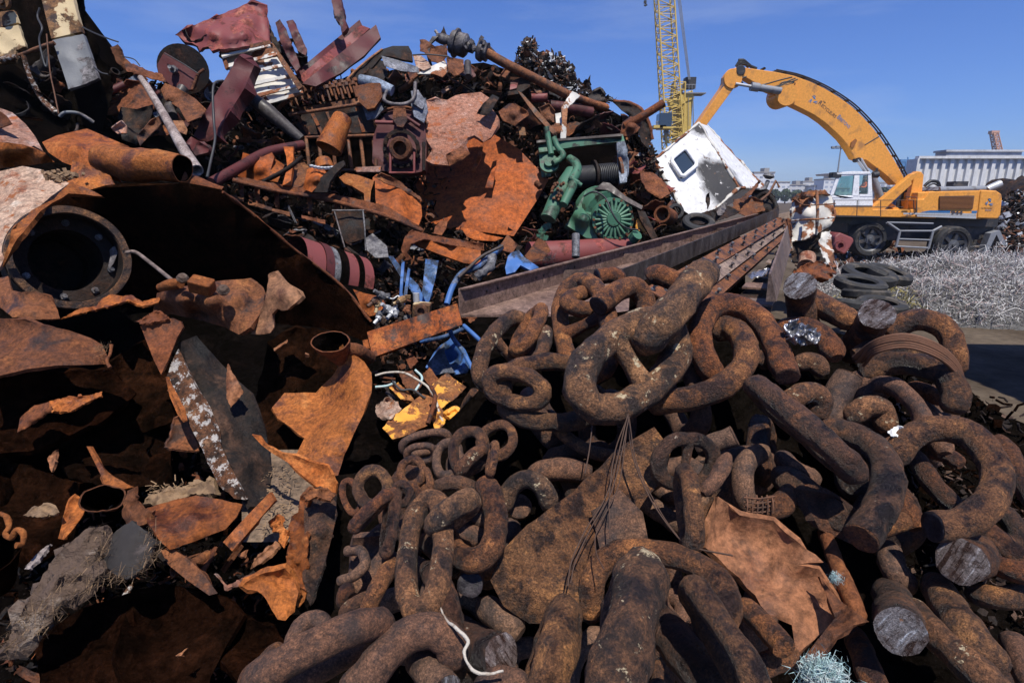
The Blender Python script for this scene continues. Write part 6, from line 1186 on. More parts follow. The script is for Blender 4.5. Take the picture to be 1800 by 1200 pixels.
A('bent_tube_wall', None, None, 'sheet_orange', [(596, 312, 8.8), (608, 304, 8.85), (630, 308, 8.85), (658, 318, 8.8), (652, 335, 8.6), (650, 360, 8.5), (640, 362, 8.45), (640, 340, 8.5), (620, 328, 8.55), (605, 322, 8.65)], inner=[(640, 325, 8.6)], parent=hc, nzamp=.01, th=.05)
A('dark_gap', None, None, 'soot', [(652, 325, 8.7), (659, 317, 8.75), (660, 360, 8.65), (650, 362, 8.5)], parent=hc, nzamp=0)  # black sheet standing in for a shaded gap
A('wall_plate', None, None, 'plate_flat', [(418, 310, 8.7), (427, 268, 8.7), (440, 272, 8.65), (460, 276, 8.65), (478, 268, 8.7), (482, 276, 8.7), (472, 312, 8.6), (450, 318, 8.6)], inner=[(455, 295, 8.5)], parent=hc, nzamp=.01, th=.05)
A('wall_plate', None, None, 'sheet_orange', [(482, 278, 8.8), (500, 290, 8.7), (488, 320, 8.5), (470, 318, 8.55)], parent=hc, nzamp=.02)
A('upright_rib', None, None, 'plate_flat', [(498, 258, 8.6), (516, 258, 8.6), (515, 290, 8.5), (510, 326, 8.4), (496, 326, 8.4), (505, 295, 8.5), (503, 275, 8.55)], parent=hc, nzamp=.0, th=.06)
A('inner_wall', None, None, 'sheet_brown', [(515, 290, 8.9), (535, 285, 8.9), (550, 300, 8.8), (532, 332, 8.6), (512, 328, 8.6)], parent=hc, nzamp=.03)
A('pipe_housing', None, None, 'plate_flat', [(532, 332, 8.3), (540, 298, 8.4), (552, 292, 8.4), (570, 298, 8.35), (576, 306, 8.3), (560, 325, 8.2), (548, 338, 8.15)], inner=[(555, 315, 8.1)], parent=hc, nzamp=.01)
A('torn_fin', None, None, 'dark_scrap', [(548, 338, 8.2), (552, 322, 8.2), (572, 305, 8.2), (590, 288, 8.2), (604, 282, 8.2), (606, 290, 8.15), (590, 305, 8.1), (580, 320, 8.1), (575, 338, 8.1)], parent=hc, nzamp=.01, th=.04)
T('bolted_neck', None, None, 'sheet_orange', [(572, 300, 8.5), (568, 283, 8.55)], [17, 14], parent=hc, seg=18, sub=3)
for k in range(9):
    p = P(548 + k * 6, 294 + 3.5 * math.sin(k * .4), 8.25); MB().lathe(p, (0, -.4, 1), [(0, .03), (.03, .03), (.04, 0)], 6).build('bolt', 'galv', hc)
for k, x in enumerate((420, 448, 482, 540, 588, 626)):
    y = interp([(410, 322), (560, 350), (740, 400)], x); A('under_rib', None, None, 'sheet_brown', [(x, y, 8.35), (x + 8, y + 2, 8.5), (x + 10, y + 36, 8.6), (x + 2, y + 30, 8.4)], parent=hc, nzamp=.01)
for a, b, c2 in ((405, 342, 428), (436, 354, 478), (478, 366, 510), (530, 378, 572)): A('lower_ledge', None, None, 'sheet_far', [(a, b, 8.3), (c2, b + (c2 - a) * .22, 8.35), (c2, b + 7 + (c2 - a) * .22, 8.25), (a, b + 5, 8.2)], parent=hc, nzamp=.02, jag=.6, step=3)
T('cross_bar', None, None, 'dark_scrap', [(462, 320, 8.3), (500, 300, 8.25), (532, 276, 8.3)], 4, parent=hc, seg=4)
# below the casing
fr_ = thing('steel_bracket', 'dark trapezoid bracket frame hanging below the casing', 'bracket', P(620, 440, 8.1)); A('plate', None, None, 'dark_scrap', [(588, 372, 8.2), (638, 372, 8.2), (640, 420, 8.1), (612, 428, 8.1), (602, 420, 8.1)], parent=fr_, nzamp=.01, th=.05)
for pts in ([(584, 370, 8.1), (640, 370, 8.1)], [(638, 370, 8.1), (641, 400, 8.05), (643, 440, 8.0)], [(588, 372, 8.1), (606, 435, 8.0)]): T('frame_bar', None, None, 'grey_steel', pts, 1.6, parent=fr_, seg=4, sub=3)
A('grey_bracket', 'grey bent plate with a round edge right of the dark bracket', 'metal plate', 'grey_steel', [(643, 418, 7.6), (655, 410, 7.7), (680, 432, 7.6), (683, 452, 7.4), (660, 453, 7.4), (645, 440, 7.5)], nzamp=.01, th=.03)
sd_ = thing('striped_drum', 'red and grey striped drum lying under the casing', 'drum', P(560, 480, 6.6))
a = P(528, 478, 6.4); b = P(606, 446, 7.4); ax = (a - b).normalized(); Ld = (a - b).length
cuts = [0, .16, .24, .40, .52, .62, .74, 1.0]; cols = ['red_paint', 'maroon', 'grey_steel', 'soot', 'red_paint', 'soot', 'red_paint']
A3 = P(580, 480, 7.0); ax3 = (P(520, 462, 6.6) - P(625, 492, 7.2)).normalized()
for i in range(7): MB().lathe(P(625, 505, 7.3), ax3, [(cuts[i] * .9, .40 + .012 * (i % 2)), (cuts[i + 1] * .9, .40 + .012 * (i % 2))], 40).build('band', cols[6 - i], sd_)
MB().lathe(P(625, 505, 7.3), ax3, [(0, 0), (0, .30), (.02, .40)], 40).build('end_disc', 'maroon', sd_)
A('orange_shell', 'smooth orange pipe end right of the torn vessel edge', 'pipe', 'sheet_orange', [(620, 508, 6.2), (640, 515, 6.1), (672, 522, 6.1), (678, 535, 6.0), (665, 552, 5.9), (650, 556, 5.9), (635, 540, 6.0), (628, 522, 6.1)], inner=[(650, 530, 5.85)], nzamp=.01)
A('long_orange_plate', 'long flat orange plate pointing right toward the blue frames', 'metal plate', 'plate_flat', [(722, 425, 8.3), (740, 418, 8.3), (762, 424, 8.2), (800, 432, 8.1), (845, 440, 8.0), (845, 466, 7.9), (815, 462, 7.9), (770, 446, 8.0), (735, 432, 8.2)], nzamp=.01, th=.04)
A('ragged_lip', 'ragged brown lip above the long flat orange plate', 'metal strip', 'sheet_brown', [(705, 440, 8.2), (712, 415, 8.3), (726, 404, 8.4), (760, 414, 8.4), (800, 420, 8.3), (850, 428, 8.2), (850, 440, 8.1), (790, 430, 8.1), (745, 420, 8.15), (722, 428, 8.1), (715, 445, 8.0), (724, 455, 8.0), (715, 458, 8)], nzamp=.03, jag=1)
A('orange_tongue', 'pointed orange plate lying under the flat leaning plate', 'metal plate', 'plate_flat', [(810, 400, 9.6), (830, 402, 9.6), (855, 412, 9.5), (885, 418, 9.4), (870, 424, 9.3), (835, 422, 9.4), (820, 415, 9.5)], nzamp=.02)
A('brown_tab', 'upright brown tab near the middle of the heap foot', 'metal tab', 'sheet_far', [(765, 398, 9.0), (775, 388, 9.0), (787, 388, 9.0), (784, 402, 8.9), (776, 414, 8.8), (762, 410, 8.9)], nzamp=.01)
T('maroon_pipe', 'thick dusty red pipe lying along the back of the trough girder', 'pipe', 'red_paint', [(930, 452, 9.6), (1010, 446, 9.8), (1100, 438, 10.2)], [26, 24, 22], seg=24)
T('grey_peg', 'short grey upright pipe in front of the red pipe', 'pipe', 'grey_steel', [(1012, 412, 8.9), (1012, 452, 8.8)], 7, seg=14, sub=3)
A('bent_brown_sheet', 'brown folded sheet left of the thick red pipe', 'metal sheet', 'sheet_brown', [(880, 430, 8.8), (892, 412, 8.9), (902, 422, 8.8), (910, 430, 8.7), (900, 445, 8.6), (884, 440, 8.7)], nzamp=.03)
A('bent_brown_sheet', 'second folded sheet with a frayed cable end left of the red pipe', 'metal sheet', 'sheet_brown', [(930, 440, 8.5), (946, 418, 8.7), (960, 425, 8.6), (968, 440, 8.5), (952, 458, 8.3), (934, 462, 8.3), (922, 450, 8.4)], nzamp=.03)
tuft('frayed bundle of wire strands at the end of the folded sheet', 965, 455, 8.2, 14, 160, 'cable', 'frayed_cable', 'cable')
# green winch
wn = thing('green_winch', 'big green winch with rope drum and round finned motor cover', 'winch', P(1040, 425, 10.5)); D0 = 10.8
A('top_rail', None, None, 'green', [(945, 250, D0), (1095, 236, D0), (1098, 248, D0 - .1), (1010, 258, D0 - .1), (948, 268, D0 - .1)], parent=wn, nzamp=.0, th=.08); A('rail_lip', None, None, 'steel_dark', [(943, 247, D0 - .1), (1092, 235, D0 - .1), (1093, 239, D0 - .15), (943, 251, D0 - .15)], parent=wn, nzamp=0, th=.12)
A('side_frame', None, None, 'blue_grey', [(1084, 250, D0 - .1), (1098, 248, D0 - .1), (1103, 262, D0 - .1), (1102, 320, D0 - .2), (1090, 322, D0 - .2), (1086, 290, D0)], parent=wn, th=.1, nzamp=0)
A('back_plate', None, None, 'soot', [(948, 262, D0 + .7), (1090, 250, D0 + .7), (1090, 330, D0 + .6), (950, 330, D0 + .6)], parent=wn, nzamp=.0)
A('left_plate', None, None, 'green', [(946, 262, D0), (962, 262, D0), (972, 285, D0 - .05), (968, 310, D0 - .1), (952, 312, D0)], parent=wn, nzamp=0)
k = D0 / FPX; d1 = P(1012, 312, D0 + .1); dx = (P(1095, 305, D0 + .2) - d1).normalized()
MB().lathe(d1, dx, [(0, 0), (0, 18 * k), (.34, 18 * k), (.35, 27 * k), (.39, 27 * k), (.40, 17 * k), (.44, 17 * k)], 30).build('rope_drum', 'dark_scrap', wn)
m = MB()
for i in range(10): m.lathe(d1, dx, [(.44 + i * .036, 18 * k), (.45 + i * .036, 20 * k), (.465 + i * .036, 20 * k), (.475 + i * .036, 18 * k)], 24)
for i in range(14): m.lathe(d1, dx, [(.02 + i * .023, 18.2 * k), (.026 + i * .023, 19 * k), (.036 + i * .023, 19 * k), (.042 + i * .023, 18.2 * k)], 24)
m.build('wound_rope', 'cable', wn); MB().lathe(d1, dx, [(.80, 16 * k), (.80, 31 * k), (.85, 32 * k), (.86, 0)], 36).build('drum_flange', 'steel_rust', wn)
T('coolant_pipe', None, None, 'green', [(960, 224, 10.3), (964, 245, 10.3), (969, 272, 10.25)], 5.2, parent=wn, seg=16, cap=True); T('coolant_pipe', None, None, 'green', [(973, 242, 10.3), (980, 258, 10.28), (990, 272, 10.2), (984, 280, 10.2), (972, 287, 10.15)], 5.2, parent=wn, seg=16)
MB().lathe(P(966, 290, 10.3), (-.1, -.8, .4), [(0, 0), (0, 16 * k), (.06, 16 * k), (.06, 9 * k), (.12, 8 * k), (.12, 0)], 24).build('pump_flange', 'green', wn)
T('elbow_pipe', None, None, 'green', [(1000, 278, 10.3), (1012, 288, 10.2), (1013, 302, 10.1), (1004, 318, 10.0)], [7, 8.5, 9, 9.5], parent=wn, seg=18)
T('cylinder_housing', None, None, 'green', [(1006, 304, 10.2), (990, 330, 10.0), (975, 358, 9.8), (963, 385, 9.7)], [14, 15, 14, 13], parent=wn, seg=20, rough=.03)
T('small_cylinder', None, None, 'green', [(1008, 322, 9.9), (999, 342, 9.75), (990, 360, 9.65)], [9, 8, 7.5], parent=wn, seg=16)
for p0, p1 in (((1004, 314), (1022, 326)), ((957, 372), (978, 384)), ((1000, 312), (1018, 322))): T('pipe_clamp', None, None, 'green', [(p0[0], p0[1], 9.85), (p1[0], p1[1], 9.85)], 4, parent=wn, seg=10, sub=3)
rnd = random.Random(9)
for i in range(16): m = MB(); m.lathe(P(978 + rnd.uniform(-8, 14), 335 + rnd.uniform(-14, 20), 9.68), (0, -1, .3), [(0, .03), (.05, .03), (.05, .02), (.09, .02), (.09, 0)], 6, smooth=False); m.build('valve_bolt', 'steel_rust', wn)
A('gear_housing', None, None, 'green', [(1000, 388, 10.2), (1018, 358, 10.2), (1030, 335, 10.3), (1046, 330, 10.3), (1052, 345, 10.1), (1045, 370, 10.0), (1042, 400, 10.0), (1052, 420, 10.0), (1030, 418, 10.0), (1010, 405, 10.1), (994, 395, 10.1)], parent=wn, inner=[(1025, 385, 9.75)], nzamp=.0, th=.1)
T('gear_drum', None, None, 'green', [(1050, 372, 10.6), (1070, 382, 10.1)], [46, 44], parent=wn, seg=30, sub=2)
c = P(1076, 386, 9.95); axf = (CAM - c).normalized(); axf = (axf + V((.25, 0, 0))).normalized(); k = 9.95 / FPX
MB().lathe(c, axf, [(-.1, 38 * k), (.06, 37 * k), (.07, 31 * k), (.04, 30 * k), (.04, 13 * k), (.10, 13 * k), (.13, 11 * k), (.13, 0)], 40).build('motor_cover', 'green', wn)
u1 = axf.cross(V((0, 0, 1))).normalized(); v1 = axf.cross(u1)
plain('green_light', (.09, .21, .13), .5, dirt=(.05, .08, .05), ds=5)
for i in range(22):
    a_ = i * 2 * math.pi / 22; dr = u1 * math.cos(a_) + v1 * math.sin(a_); MB().tube([c + dr * 13 * k + axf * .09, c + dr * 32 * k + axf * .075], [.028, .022], 6).build('fin', 'green_light', wn)
for i in range(16):
    a_ = i * 2 * math.pi / 16; MB().lathe(c + (u1 * math.cos(a_) + v1 * math.sin(a_)) * 34.5 * k + axf * .06, axf, [(0, .022), (.03, .022), (.03, 0)], 6, smooth=False).build('bolt', 'steel_rust', wn)
T('cable', None, None, 'cable', [(1026, 345, 9.7), (1044, 337, 9.6), (1064, 348, 9.6), (1075, 372, 9.55), (1088, 392, 9.6), (1105, 402, 9.7), (1122, 404, 9.8)], 1.6, parent=wn, seg=7)
A('black_arm', None, None, 'steel_dark', [(1046, 332, 10.0), (1060, 320, 10.0), (1072, 322, 10.0), (1100, 345, 9.9), (1130, 362, 9.8), (1128, 368, 9.75), (1100, 354, 9.8), (1068, 334, 9.9)], parent=wn, nzamp=.0, th=.08)
T('small_flange', None, None, 'green', [(1112, 420, 9.9), (1120, 412, 9.8)], [10, 10], parent=wn, seg=16, sub=2)
for i in range(14): m = MB(); m.box(P(958 + rnd.uniform(-12, 12), 405 + rnd.uniform(-12, 14), 9.8), [rnd.uniform(.04, .12) for _ in 'abc'], Matrix.Rotation(rnd.uniform(0, 3), 3, 'Y')); m.build('lower_fitting', 'green', wn)
# right part of the heap
T('brown_pipe', 'brown pipe pointing up right at the heap shoulder before the yellow crane', 'pipe', 'sheet_brown', [(1098, 222, 12.0), (1130, 204, 11.9), (1167, 181, 11.8)], 7, seg=16, wall=.2)
A('round_housing', 'rounded brown housing at the root of the brown pipe', 'casing', 'sheet_far', [(1090, 238, 12.0), (1094, 215, 12.1), (1108, 205, 12.2), (1124, 208, 12.1), (1128, 220, 12.0), (1120, 232, 11.9), (1105, 240, 11.9)], inner=[(1110, 222, 11.7)], nzamp=.02, th=.1)
A('drum_shell', 'dark curved drum shell on the right shoulder of the heap', 'drum', 'dark_scrap', [(1075, 178, 13.0), (1100, 180, 13.0), (1122, 190, 13), (1138, 212, 13), (1146, 245, 12.9), (1140, 262, 12.7), (1128, 250, 12.5), (1118, 215, 12.5), (1098, 198, 12.6)], inner=[(1120, 210, 12.5)], nzamp=.03, jag=.8)
T('rolled_lip', 'dark rolled rim of the drum shell against the sky', 'metal rim', 'sheet_far', [(1078, 178, 12.9), (1105, 181, 12.9), (1126, 192, 12.85), (1140, 215, 12.8), (1147, 245, 12.8)], 3.2, seg=8, rough=.2)
T('red_tube', 'faded red tube end above the green winch pipes', 'tube', 'red_paint', [(934, 172, 11.9), (962, 172, 11.9)], 8, seg=14, sub=2); T('red_tube', 'longer red tube running right from the first', 'tube', 'maroon', [(966, 186, 12.0), (1010, 192, 12.1), (1040, 198, 12.2)], 10, seg=14)
A('white_y_beam', 'rusty white angle beam standing above the green winch', 'steel beam', 'white_chip', [(1006, 160, 11.4), (1020, 168, 11.4), (998, 190, 11.3), (996, 215, 11.2), (995, 243, 11.2), (985, 243, 11.2), (988, 215, 11.2), (987, 188, 11.3)], th=.05, nzamp=.01, jag=.5)
A('white_patch_plate', 'small bright white plate left of the angle beam', 'metal plate', 'white_chip', [(976, 200, 11.5), (986, 198, 11.5), (988, 220, 11.4), (978, 222, 11.4)], nzamp=.02)
A('rusty_sheet', 'tall brown sheet left of the white angle beam', 'metal sheet', 'sheet_far', [(948, 190, 11.6), (965, 182, 11.7), (975, 195, 11.6), (974, 215, 11.4), (962, 214, 11.4), (952, 205, 11.5)], nzamp=.05)
A('diagonal_angle', 'dark steel angle crossing down right above the winch', 'steel angle', 'steel_rust', [(910, 160, 11.3), (918, 164, 11.3), (950, 200, 11.2), (978, 232, 11.1), (972, 236, 11.0), (940, 202, 11.1)], th=.05, nzamp=0)
A('red_bucket', 'dark red folded sheet below the long shaft', 'metal sheet', 'red_paint', [(898, 142, 11.7), (912, 142, 11.7), (908, 155, 11.6), (896, 158, 11.6)], nzamp=.02)
A('dark_box', 'dark box side right of the dark red folded sheet', 'metal box', 'dark_scrap', [(905, 140, 11.8), (930, 132, 11.8), (932, 152, 11.7), (912, 165, 11.6), (892, 168, 11.6)], nzamp=.02, th=.2)
A('yellow_strip', 'small cream strip in the shade right of the pinkish plate', 'metal strip', 'cream_burnt', [(911, 222, 10.8), (922, 224, 10.8), (925, 238, 10.7), (913, 238, 10.7)], nzamp=.01)
T('dark_tyre_pipe', 'open flanged pipe end left of the burnt cabin foot', 'pipe', 'sheet_brown', [(1178, 382, 11.6), (1164, 376, 11.2)], [14, 15], seg=24, wall=.25, sub=2)
A('bent_plate', 'brown folded plate left of the burnt cabin', 'metal plate', 'sheet_far', [(1125, 300, 12.2), (1150, 305, 12.2), (1170, 322, 12.1), (1178, 340, 12.0), (1160, 350, 11.8), (1140, 338, 11.9), (1128, 320, 12.0)], nzamp=.08, jag=1)
A('white_board', 'pale board sticking out left of the burnt cabin', 'board', 'white_chip', [(1100, 265, 12.6), (1150, 272, 13.0), (1152, 278, 13.0), (1102, 272, 12.6)], nzamp=.01)
A('yellow_chip_plate', 'orange yellow chipped plate right of the motor cover', 'metal plate', 'yellow_chip', [(1120, 385, 10.6), (1130, 382, 10.6), (1142, 405, 10.5), (1130, 410, 10.4), (1118, 402, 10.5)], nzamp=.03)
A('dark_plank', 'dark steel bar leaning behind the motor cover', 'steel bar', 'dark_scrap', [(1120, 368, 10.4), (1134, 372, 10.4), (1160, 425, 10.2), (1150, 428, 10.1), (1125, 385, 10.3)], nzamp=.01, th=.06)
# debris below burnt cabin
for lab, mt, o in (('dark crumpled sheet under the burnt cabin', 'dark_scrap', [(1200, 385, 12.2), (1240, 372, 12.4), (1280, 362, 12.6), (1300, 372, 12.4), (1272, 385, 12.1), (1230, 395, 12.0), (1190, 398, 12.0)]),
                   ('thin rusty bar pointing up under the right corner of the burnt cabin', 'sheet_far', [(1300, 350, 12.9), (1318, 335, 13), (1336, 316, 13.1), (1338, 319, 13.1), (1322, 340, 12.9), (1306, 356, 12.7)]),
                   ('grey folded sheet beneath the burnt cabin', 'grey_steel', [(1256, 368, 12.3), (1275, 355, 12.4), (1280, 358, 12.4), (1270, 378, 12.2), (1262, 378, 12.1)]),
                   ('brown plate right under the burnt cabin corner', 'sheet_brown', [(1290, 350, 13), (1320, 345, 13.1), (1340, 352, 13), (1345, 370, 12.8), (1310, 380, 12.6), (1288, 370, 12.8)]),
                   ('dark ragged sheet at the far end of the trough girder', 'dark_scrap', [(1320, 335, 13.4), (1348, 332, 13.4), (1362, 345, 13.3), (1360, 372, 13), (1330, 378, 12.9)]),
                   ('short black spike sticking up before the burnt cabin', 'dark_scrap', [(1242, 342, 12.8), (1247, 338, 12.8), (1248, 355, 12.7), (1244, 368, 12.6), (1240, 355, 12.7)])):
    A('crumpled_sheet', lab, 'metal sheet', mt, o, nzamp=.06, jag=1)
T('rusty_tangle', 'curved black tangle right of the burnt cabin foot', 'metal scrap', 'dark_scrap', [(1330, 348, 13.2), (1345, 340, 13.1), (1360, 352, 13), (1364, 368, 12.9), (1352, 375, 12.8)], 4, rough=.3, seg=8)
# blue frames and small stuff, left of the trough girder
def bp(label, o, mt='blue', name='blue_sheet', cat='metal frame', **k): A(name, label, cat, mt, o, nzamp=k.pop('nzamp', .004), th=k.pop('th', .03), **k)
bp('tall blue panel with a pale edge leaning left in the pit', [(682, 450, 6.2), (690, 450, 6.2), (712, 478, 6.15), (735, 500, 6.1), (748, 530, 6.0), (740, 540, 6.0), (728, 520, 6.05), (715, 500, 6.1), (706, 490, 6.15)])
bp('narrow upright blue post at the left of the pit', [(706, 456, 5.9), (711, 460, 5.9), (707, 515, 5.8), (716, 558, 5.6), (712, 560, 5.6), (702, 520, 5.8)])
bp('second narrow blue post with a white edge', [(717, 470, 5.9), (721, 473, 5.9), (714, 530, 5.75), (708, 528, 5.75)])
bp('upright blue panel in the middle of the pit', [(748, 455, 6.1), (771, 458, 6.1), (765, 490, 6.0), (755, 528, 5.9), (750, 535, 5.9), (742, 515, 5.95)])
bp('blue folded panel by the near end of the trough girder', [(888, 470, 5.9), (893, 450, 6.0), (900, 443, 6.0), (912, 440, 6.1), (922, 452, 6.1), (948, 470, 6.0), (932, 475, 5.9), (915, 466, 5.9), (905, 478, 5.8), (890, 482, 5.8)])
bp('blue basin with a pale inner wall hanging under the girder end', [(748, 645, 4.9), (758, 628, 4.95), (775, 606, 5), (788, 598, 5), (795, 590, 5), (815, 615, 4.9), (828, 640, 4.8), (820, 655, 4.8), (800, 658, 4.8), (780, 655, 4.8), (765, 660, 4.8)], inner=[(790, 632, 5.2)])
bp('pale blue plate corner in the basin', [(750, 640, 4.8), (765, 622, 4.85), (781, 602, 4.9), (782, 620, 4.9), (790, 640, 4.85), (800, 655, 4.75), (780, 655, 4.75), (765, 660, 4.75)], mt='blue_grey')
T('blue_tube', 'curved blue tube frame rising right of the blue panels', 'tube', 'blue', [(785, 535, 5.4), (795, 505, 5.5), (812, 480, 5.6), (838, 470, 5.7), (860, 452, 5.8), (882, 434, 5.9)], 5.5, seg=6)
T('blue_tube', 'blue tube edge bending round the basin', 'tube', 'blue', [(790, 578, 4.8), (797, 595, 4.75), (812, 615, 4.7), (826, 640, 4.65), (834, 655, 4.6)], 4.5, seg=6); T('blue_tube', 'dull blue rail crossing under the girder end', 'tube', 'blue', [(740, 600, 5), (780, 592, 4.9), (820, 575, 4.9)], 4, seg=6); T('blue_tube', 'blue rail slanting down right below the girder end', 'tube', 'blue', [(815, 572, 4.6), (835, 590, 4.5), (850, 605, 4.5)], 4, seg=6)
T('black_arc', 'dark padded arc above the curved blue tube', 'metal arc', 'steel_dark', [(806, 488, 5.5), (825, 470, 5.6), (848, 450, 5.7), (884, 432, 5.8)], 3, seg=6)
T('corrugated_hose', 'grey corrugated hose bent beside the curved blue tube', 'hose', 'grey_steel', [(866, 448, 5.6), (862, 468, 5.55), (850, 478, 5.5), (838, 488, 5.5)], [7, 7.5, 7, 7.5], seg=12, rough=.3, rs=30)
T('white_hose', 'thin white hose lying in the pit left of the posts', 'hose', 'paper', [(674, 520, 5.5), (690, 525, 5.4), (700, 520, 5.4), (706, 530, 5.35)], 1.2, seg=6)
rnd = random.Random(21)
for i in range(16):
    x = rnd.uniform(664, 712); y = rnd.uniform(522, 566); o = MB(); d = 5.4; c = P(x, y, d)
    o.lathe(c, (rnd.gauss(0, 1), -1, rnd.gauss(0, 1)), [(0, 0), (0, .035), (.04, .04), (.07, .03), (.07, .018), (.13, .018), (.13, 0)], 10, smooth=False); o.box(c + V((.03, 0, .02)), (.05, .04, .03)); tag(o.build('small_fitting', rnd.choice(['grey_steel', 'galv', 'dark_scrap', 'cream_burnt', 'steel_rust'])), 'small pale machine fitting jumbled in the pit left of the blue posts', 'fitting', 'jumbled small fittings in the pit')
mo = thing('small_motor', 'small cream motor with a round face behind the orange flat bar', 'motor', P(735, 560, 5.3)); m = MB(); m.box(P(742, 546, 5.3), (.16, .14, .15), Matrix.Rotation(.1, 3, 'Y')); m.build('housing', 'cream_burnt', mo, bevel=.01); MB().lathe(P(741, 547, 5.22), (0, -1, .1), [(0, .06), (.04, .06), (.04, .035), (.01, .03), (.01, 0)], 18).build('round_face', 'steel_rust', mo); m = MB(); m.lathe(P(732, 530, 5.3), (0, 0, 1), [(0, .03), (.08, .03), (.08, 0)], 10); m.build('terminal', 'galv', mo)
fb = thing('orange_flat_bar', 'orange rusty flat bar with dark blotches before the girder end', 'metal bar', P(720, 600, 4.5)); A('bar', None, None, 'bar_flat', [(645, 583, 4.4), (700, 566, 4.45), (803, 533, 4.6), (813, 570, 4.55), (740, 597, 4.4), (655, 628, 4.3)], parent=fb, nzamp=.0, th=.05); A('end_lug', None, None, 'sheet_orange', [(637, 598, 4.4), (646, 596, 4.4), (650, 612, 4.35), (640, 612, 4.35)], parent=fb, nzamp=0, th=.06)
# yellow chipped pieces
yc = [('yellow chipped plate lowest at the left below the pit', [(672, 752, 3.6), (690, 732, 3.7), (712, 716, 3.8), (742, 692, 3.95), (760, 698, 3.9), (768, 722, 3.8), (755, 745, 3.65), (722, 762, 3.5), (690, 772, 3.45)]),
      ('yellow strip rising left over the chipped plate', [(684, 680, 4.0), (700, 672, 4.05), (722, 692, 3.98), (728, 705, 3.9), (705, 702, 3.9)]),
      ('brown and yellow plate uppermost in the chipped pile', [(752, 682, 4.05), (785, 655, 4.15), (820, 680, 4.05), (800, 700, 3.9), (775, 718, 3.8), (760, 704, 3.9)]),
      ('small yellow triangle piece below the uppermost plate', [(760, 735, 3.7), (772, 712, 3.75), (785, 730, 3.65), (780, 752, 3.55), (765, 756, 3.55)]), ('yellow offcut at the right end of the chipped pile', [(784, 728, 3.7), (800, 718, 3.75), (814, 730, 3.65), (800, 745, 3.55)])]
for lab, o in yc: A('chipped_plate', lab, 'metal plate', 'yellow_chip', o, nzamp=.01, th=.03, jag=1)
for lab, mt, o in (('brown sheet corner behind the yellow pieces', 'sheet_brown', [(700, 655, 4.3), (725, 650, 4.35), (742, 672, 4.25), (735, 690, 4.15), (712, 680, 4.2)]), ('dark brown folded plate right of the basin', 'sheet_brown', [(740, 660, 4.3), (755, 645, 4.3), (772, 668, 4.2), (760, 684, 4.1)]), ('small brown disc on the edge of the pit', 'sheet_brown', [(712, 630, 4.5), (725, 622, 4.5), (735, 635, 4.4), (722, 648, 4.4)])):
    A('brown_scrap', lab, 'metal scrap', mt, o, nzamp=.02, jag=1)
A('crumpled_foil', 'crumpled white foil left of the yellow pieces', 'foil', 'white_scale', [(660, 715, 3.9), (680, 698, 3.95), (700, 705, 3.9), (706, 718, 3.85), (690, 735, 3.7), (672, 738, 3.7), (662, 728, 3.8)], nzamp=.05, nzs=9, jag=2, step=4, th=.003)
for lab, pts, mt in (('pale cable arching over the yellow pieces', [(660, 660, 4.1), (680, 655, 4.1), (710, 655, 4.05), (735, 668, 4.0), (752, 680, 3.95), (765, 700, 3.85), (772, 725, 3.7), (780, 745, 3.6)], 'rope'), ('pale cable lying left of the yellow strip', [(660, 680, 4.0), (680, 678, 4.0), (695, 672, 4.0)], 'rope_blue'), ('short blue grey cable crossing the first one', [(730, 650, 4.1), (742, 665, 4.05), (728, 690, 3.95)], 'rope_blue'), ('black cable beside the yellow strip', [(690, 670, 4.0), (705, 685, 3.95), (725, 685, 3.95), (748, 700, 3.9)], 'cable')):
    T('loose_cable', lab, 'cable', mt, pts, 2.2, seg=7, group='loose cables over the yellow pieces')
T('rusty_prong', 'rusty prong standing on the yellow plate', 'metal prong', 'sheet_brown', [(758, 680, 3.75), (765, 700, 3.65), (752, 745, 3.5)], 4, rough=.2, seg=8)
T('dusty_bar', 'dusty round bar below the leftmost studded link', 'metal bar', 'chain', [(815, 730, 3.1), (822, 712, 3.0), (835, 690, 2.9)], 10, rough=.1)
# ================================================================ torn vessel and plates at the left
vs_ = thing('pressure_vessel', 'huge torn rusty vessel with a bolted manhole ring at the left edge', 'vessel', P(150, 560, 4.4))
S('shell_top', 'whitish scaled top of the shell', None, 'white_scale', [(-60, 310, 4.0), (0, 301, 4.1), (40, 292, 4.15), (72, 298, 4.15), (100, 312, 4.1), (122, 322, 4.0), (90, 345, 3.8), (55, 375, 3.62), (25, 415, 3.5), (0, 470, 3.45), (-60, 520, 3.4)], parent=vs_, nzamp=.02, th=.03, inner=[(30, 340, 3.85)])
S('shell_side', None, None, 'sheet_orange', [(95, 350, 3.74), (125, 318, 3.95), (150, 330, 3.95), (180, 345, 3.9), (120, 340, 3.74), (70, 372, 3.6), (30, 420, 3.48), (4, 470, 3.42), (20, 405, 3.52), (55, 370, 3.64)], parent=vs_, nzamp=.01, th=.03, jag=1.5)
cc = P(120, 456, 3.82); ax = (CAM - cc).normalized(); ax = (ax + V((.25, 0, .12))).normalized(); k = 3.82 / FPX * .90
MB().lathe(cc, ax, [(-.5, 88 * k), (.04, 88 * k), (.05, 98 * k), (.10, 99 * k), (.11, 83 * k), (-.04, 83 * k), (-.05, 60 * k), (-.3, 58 * k), (-.7, 58 * k), (-.7, 0)], 64, rough=.012).build('manhole_ring', ('dark_scrap'), vs_)  # dark colour adds to the shade of the recess
MB().lathe(cc, ax, [(.112, 84 * k), (.130, 85 * k), (.130, 97 * k), (.11, 98 * k)], 64, rough=.02).build('ring_face', 'chain', vs_)
up_ = ax.cross(V((0, 0, 1))).normalized(); vp_ = ax.cross(up_)
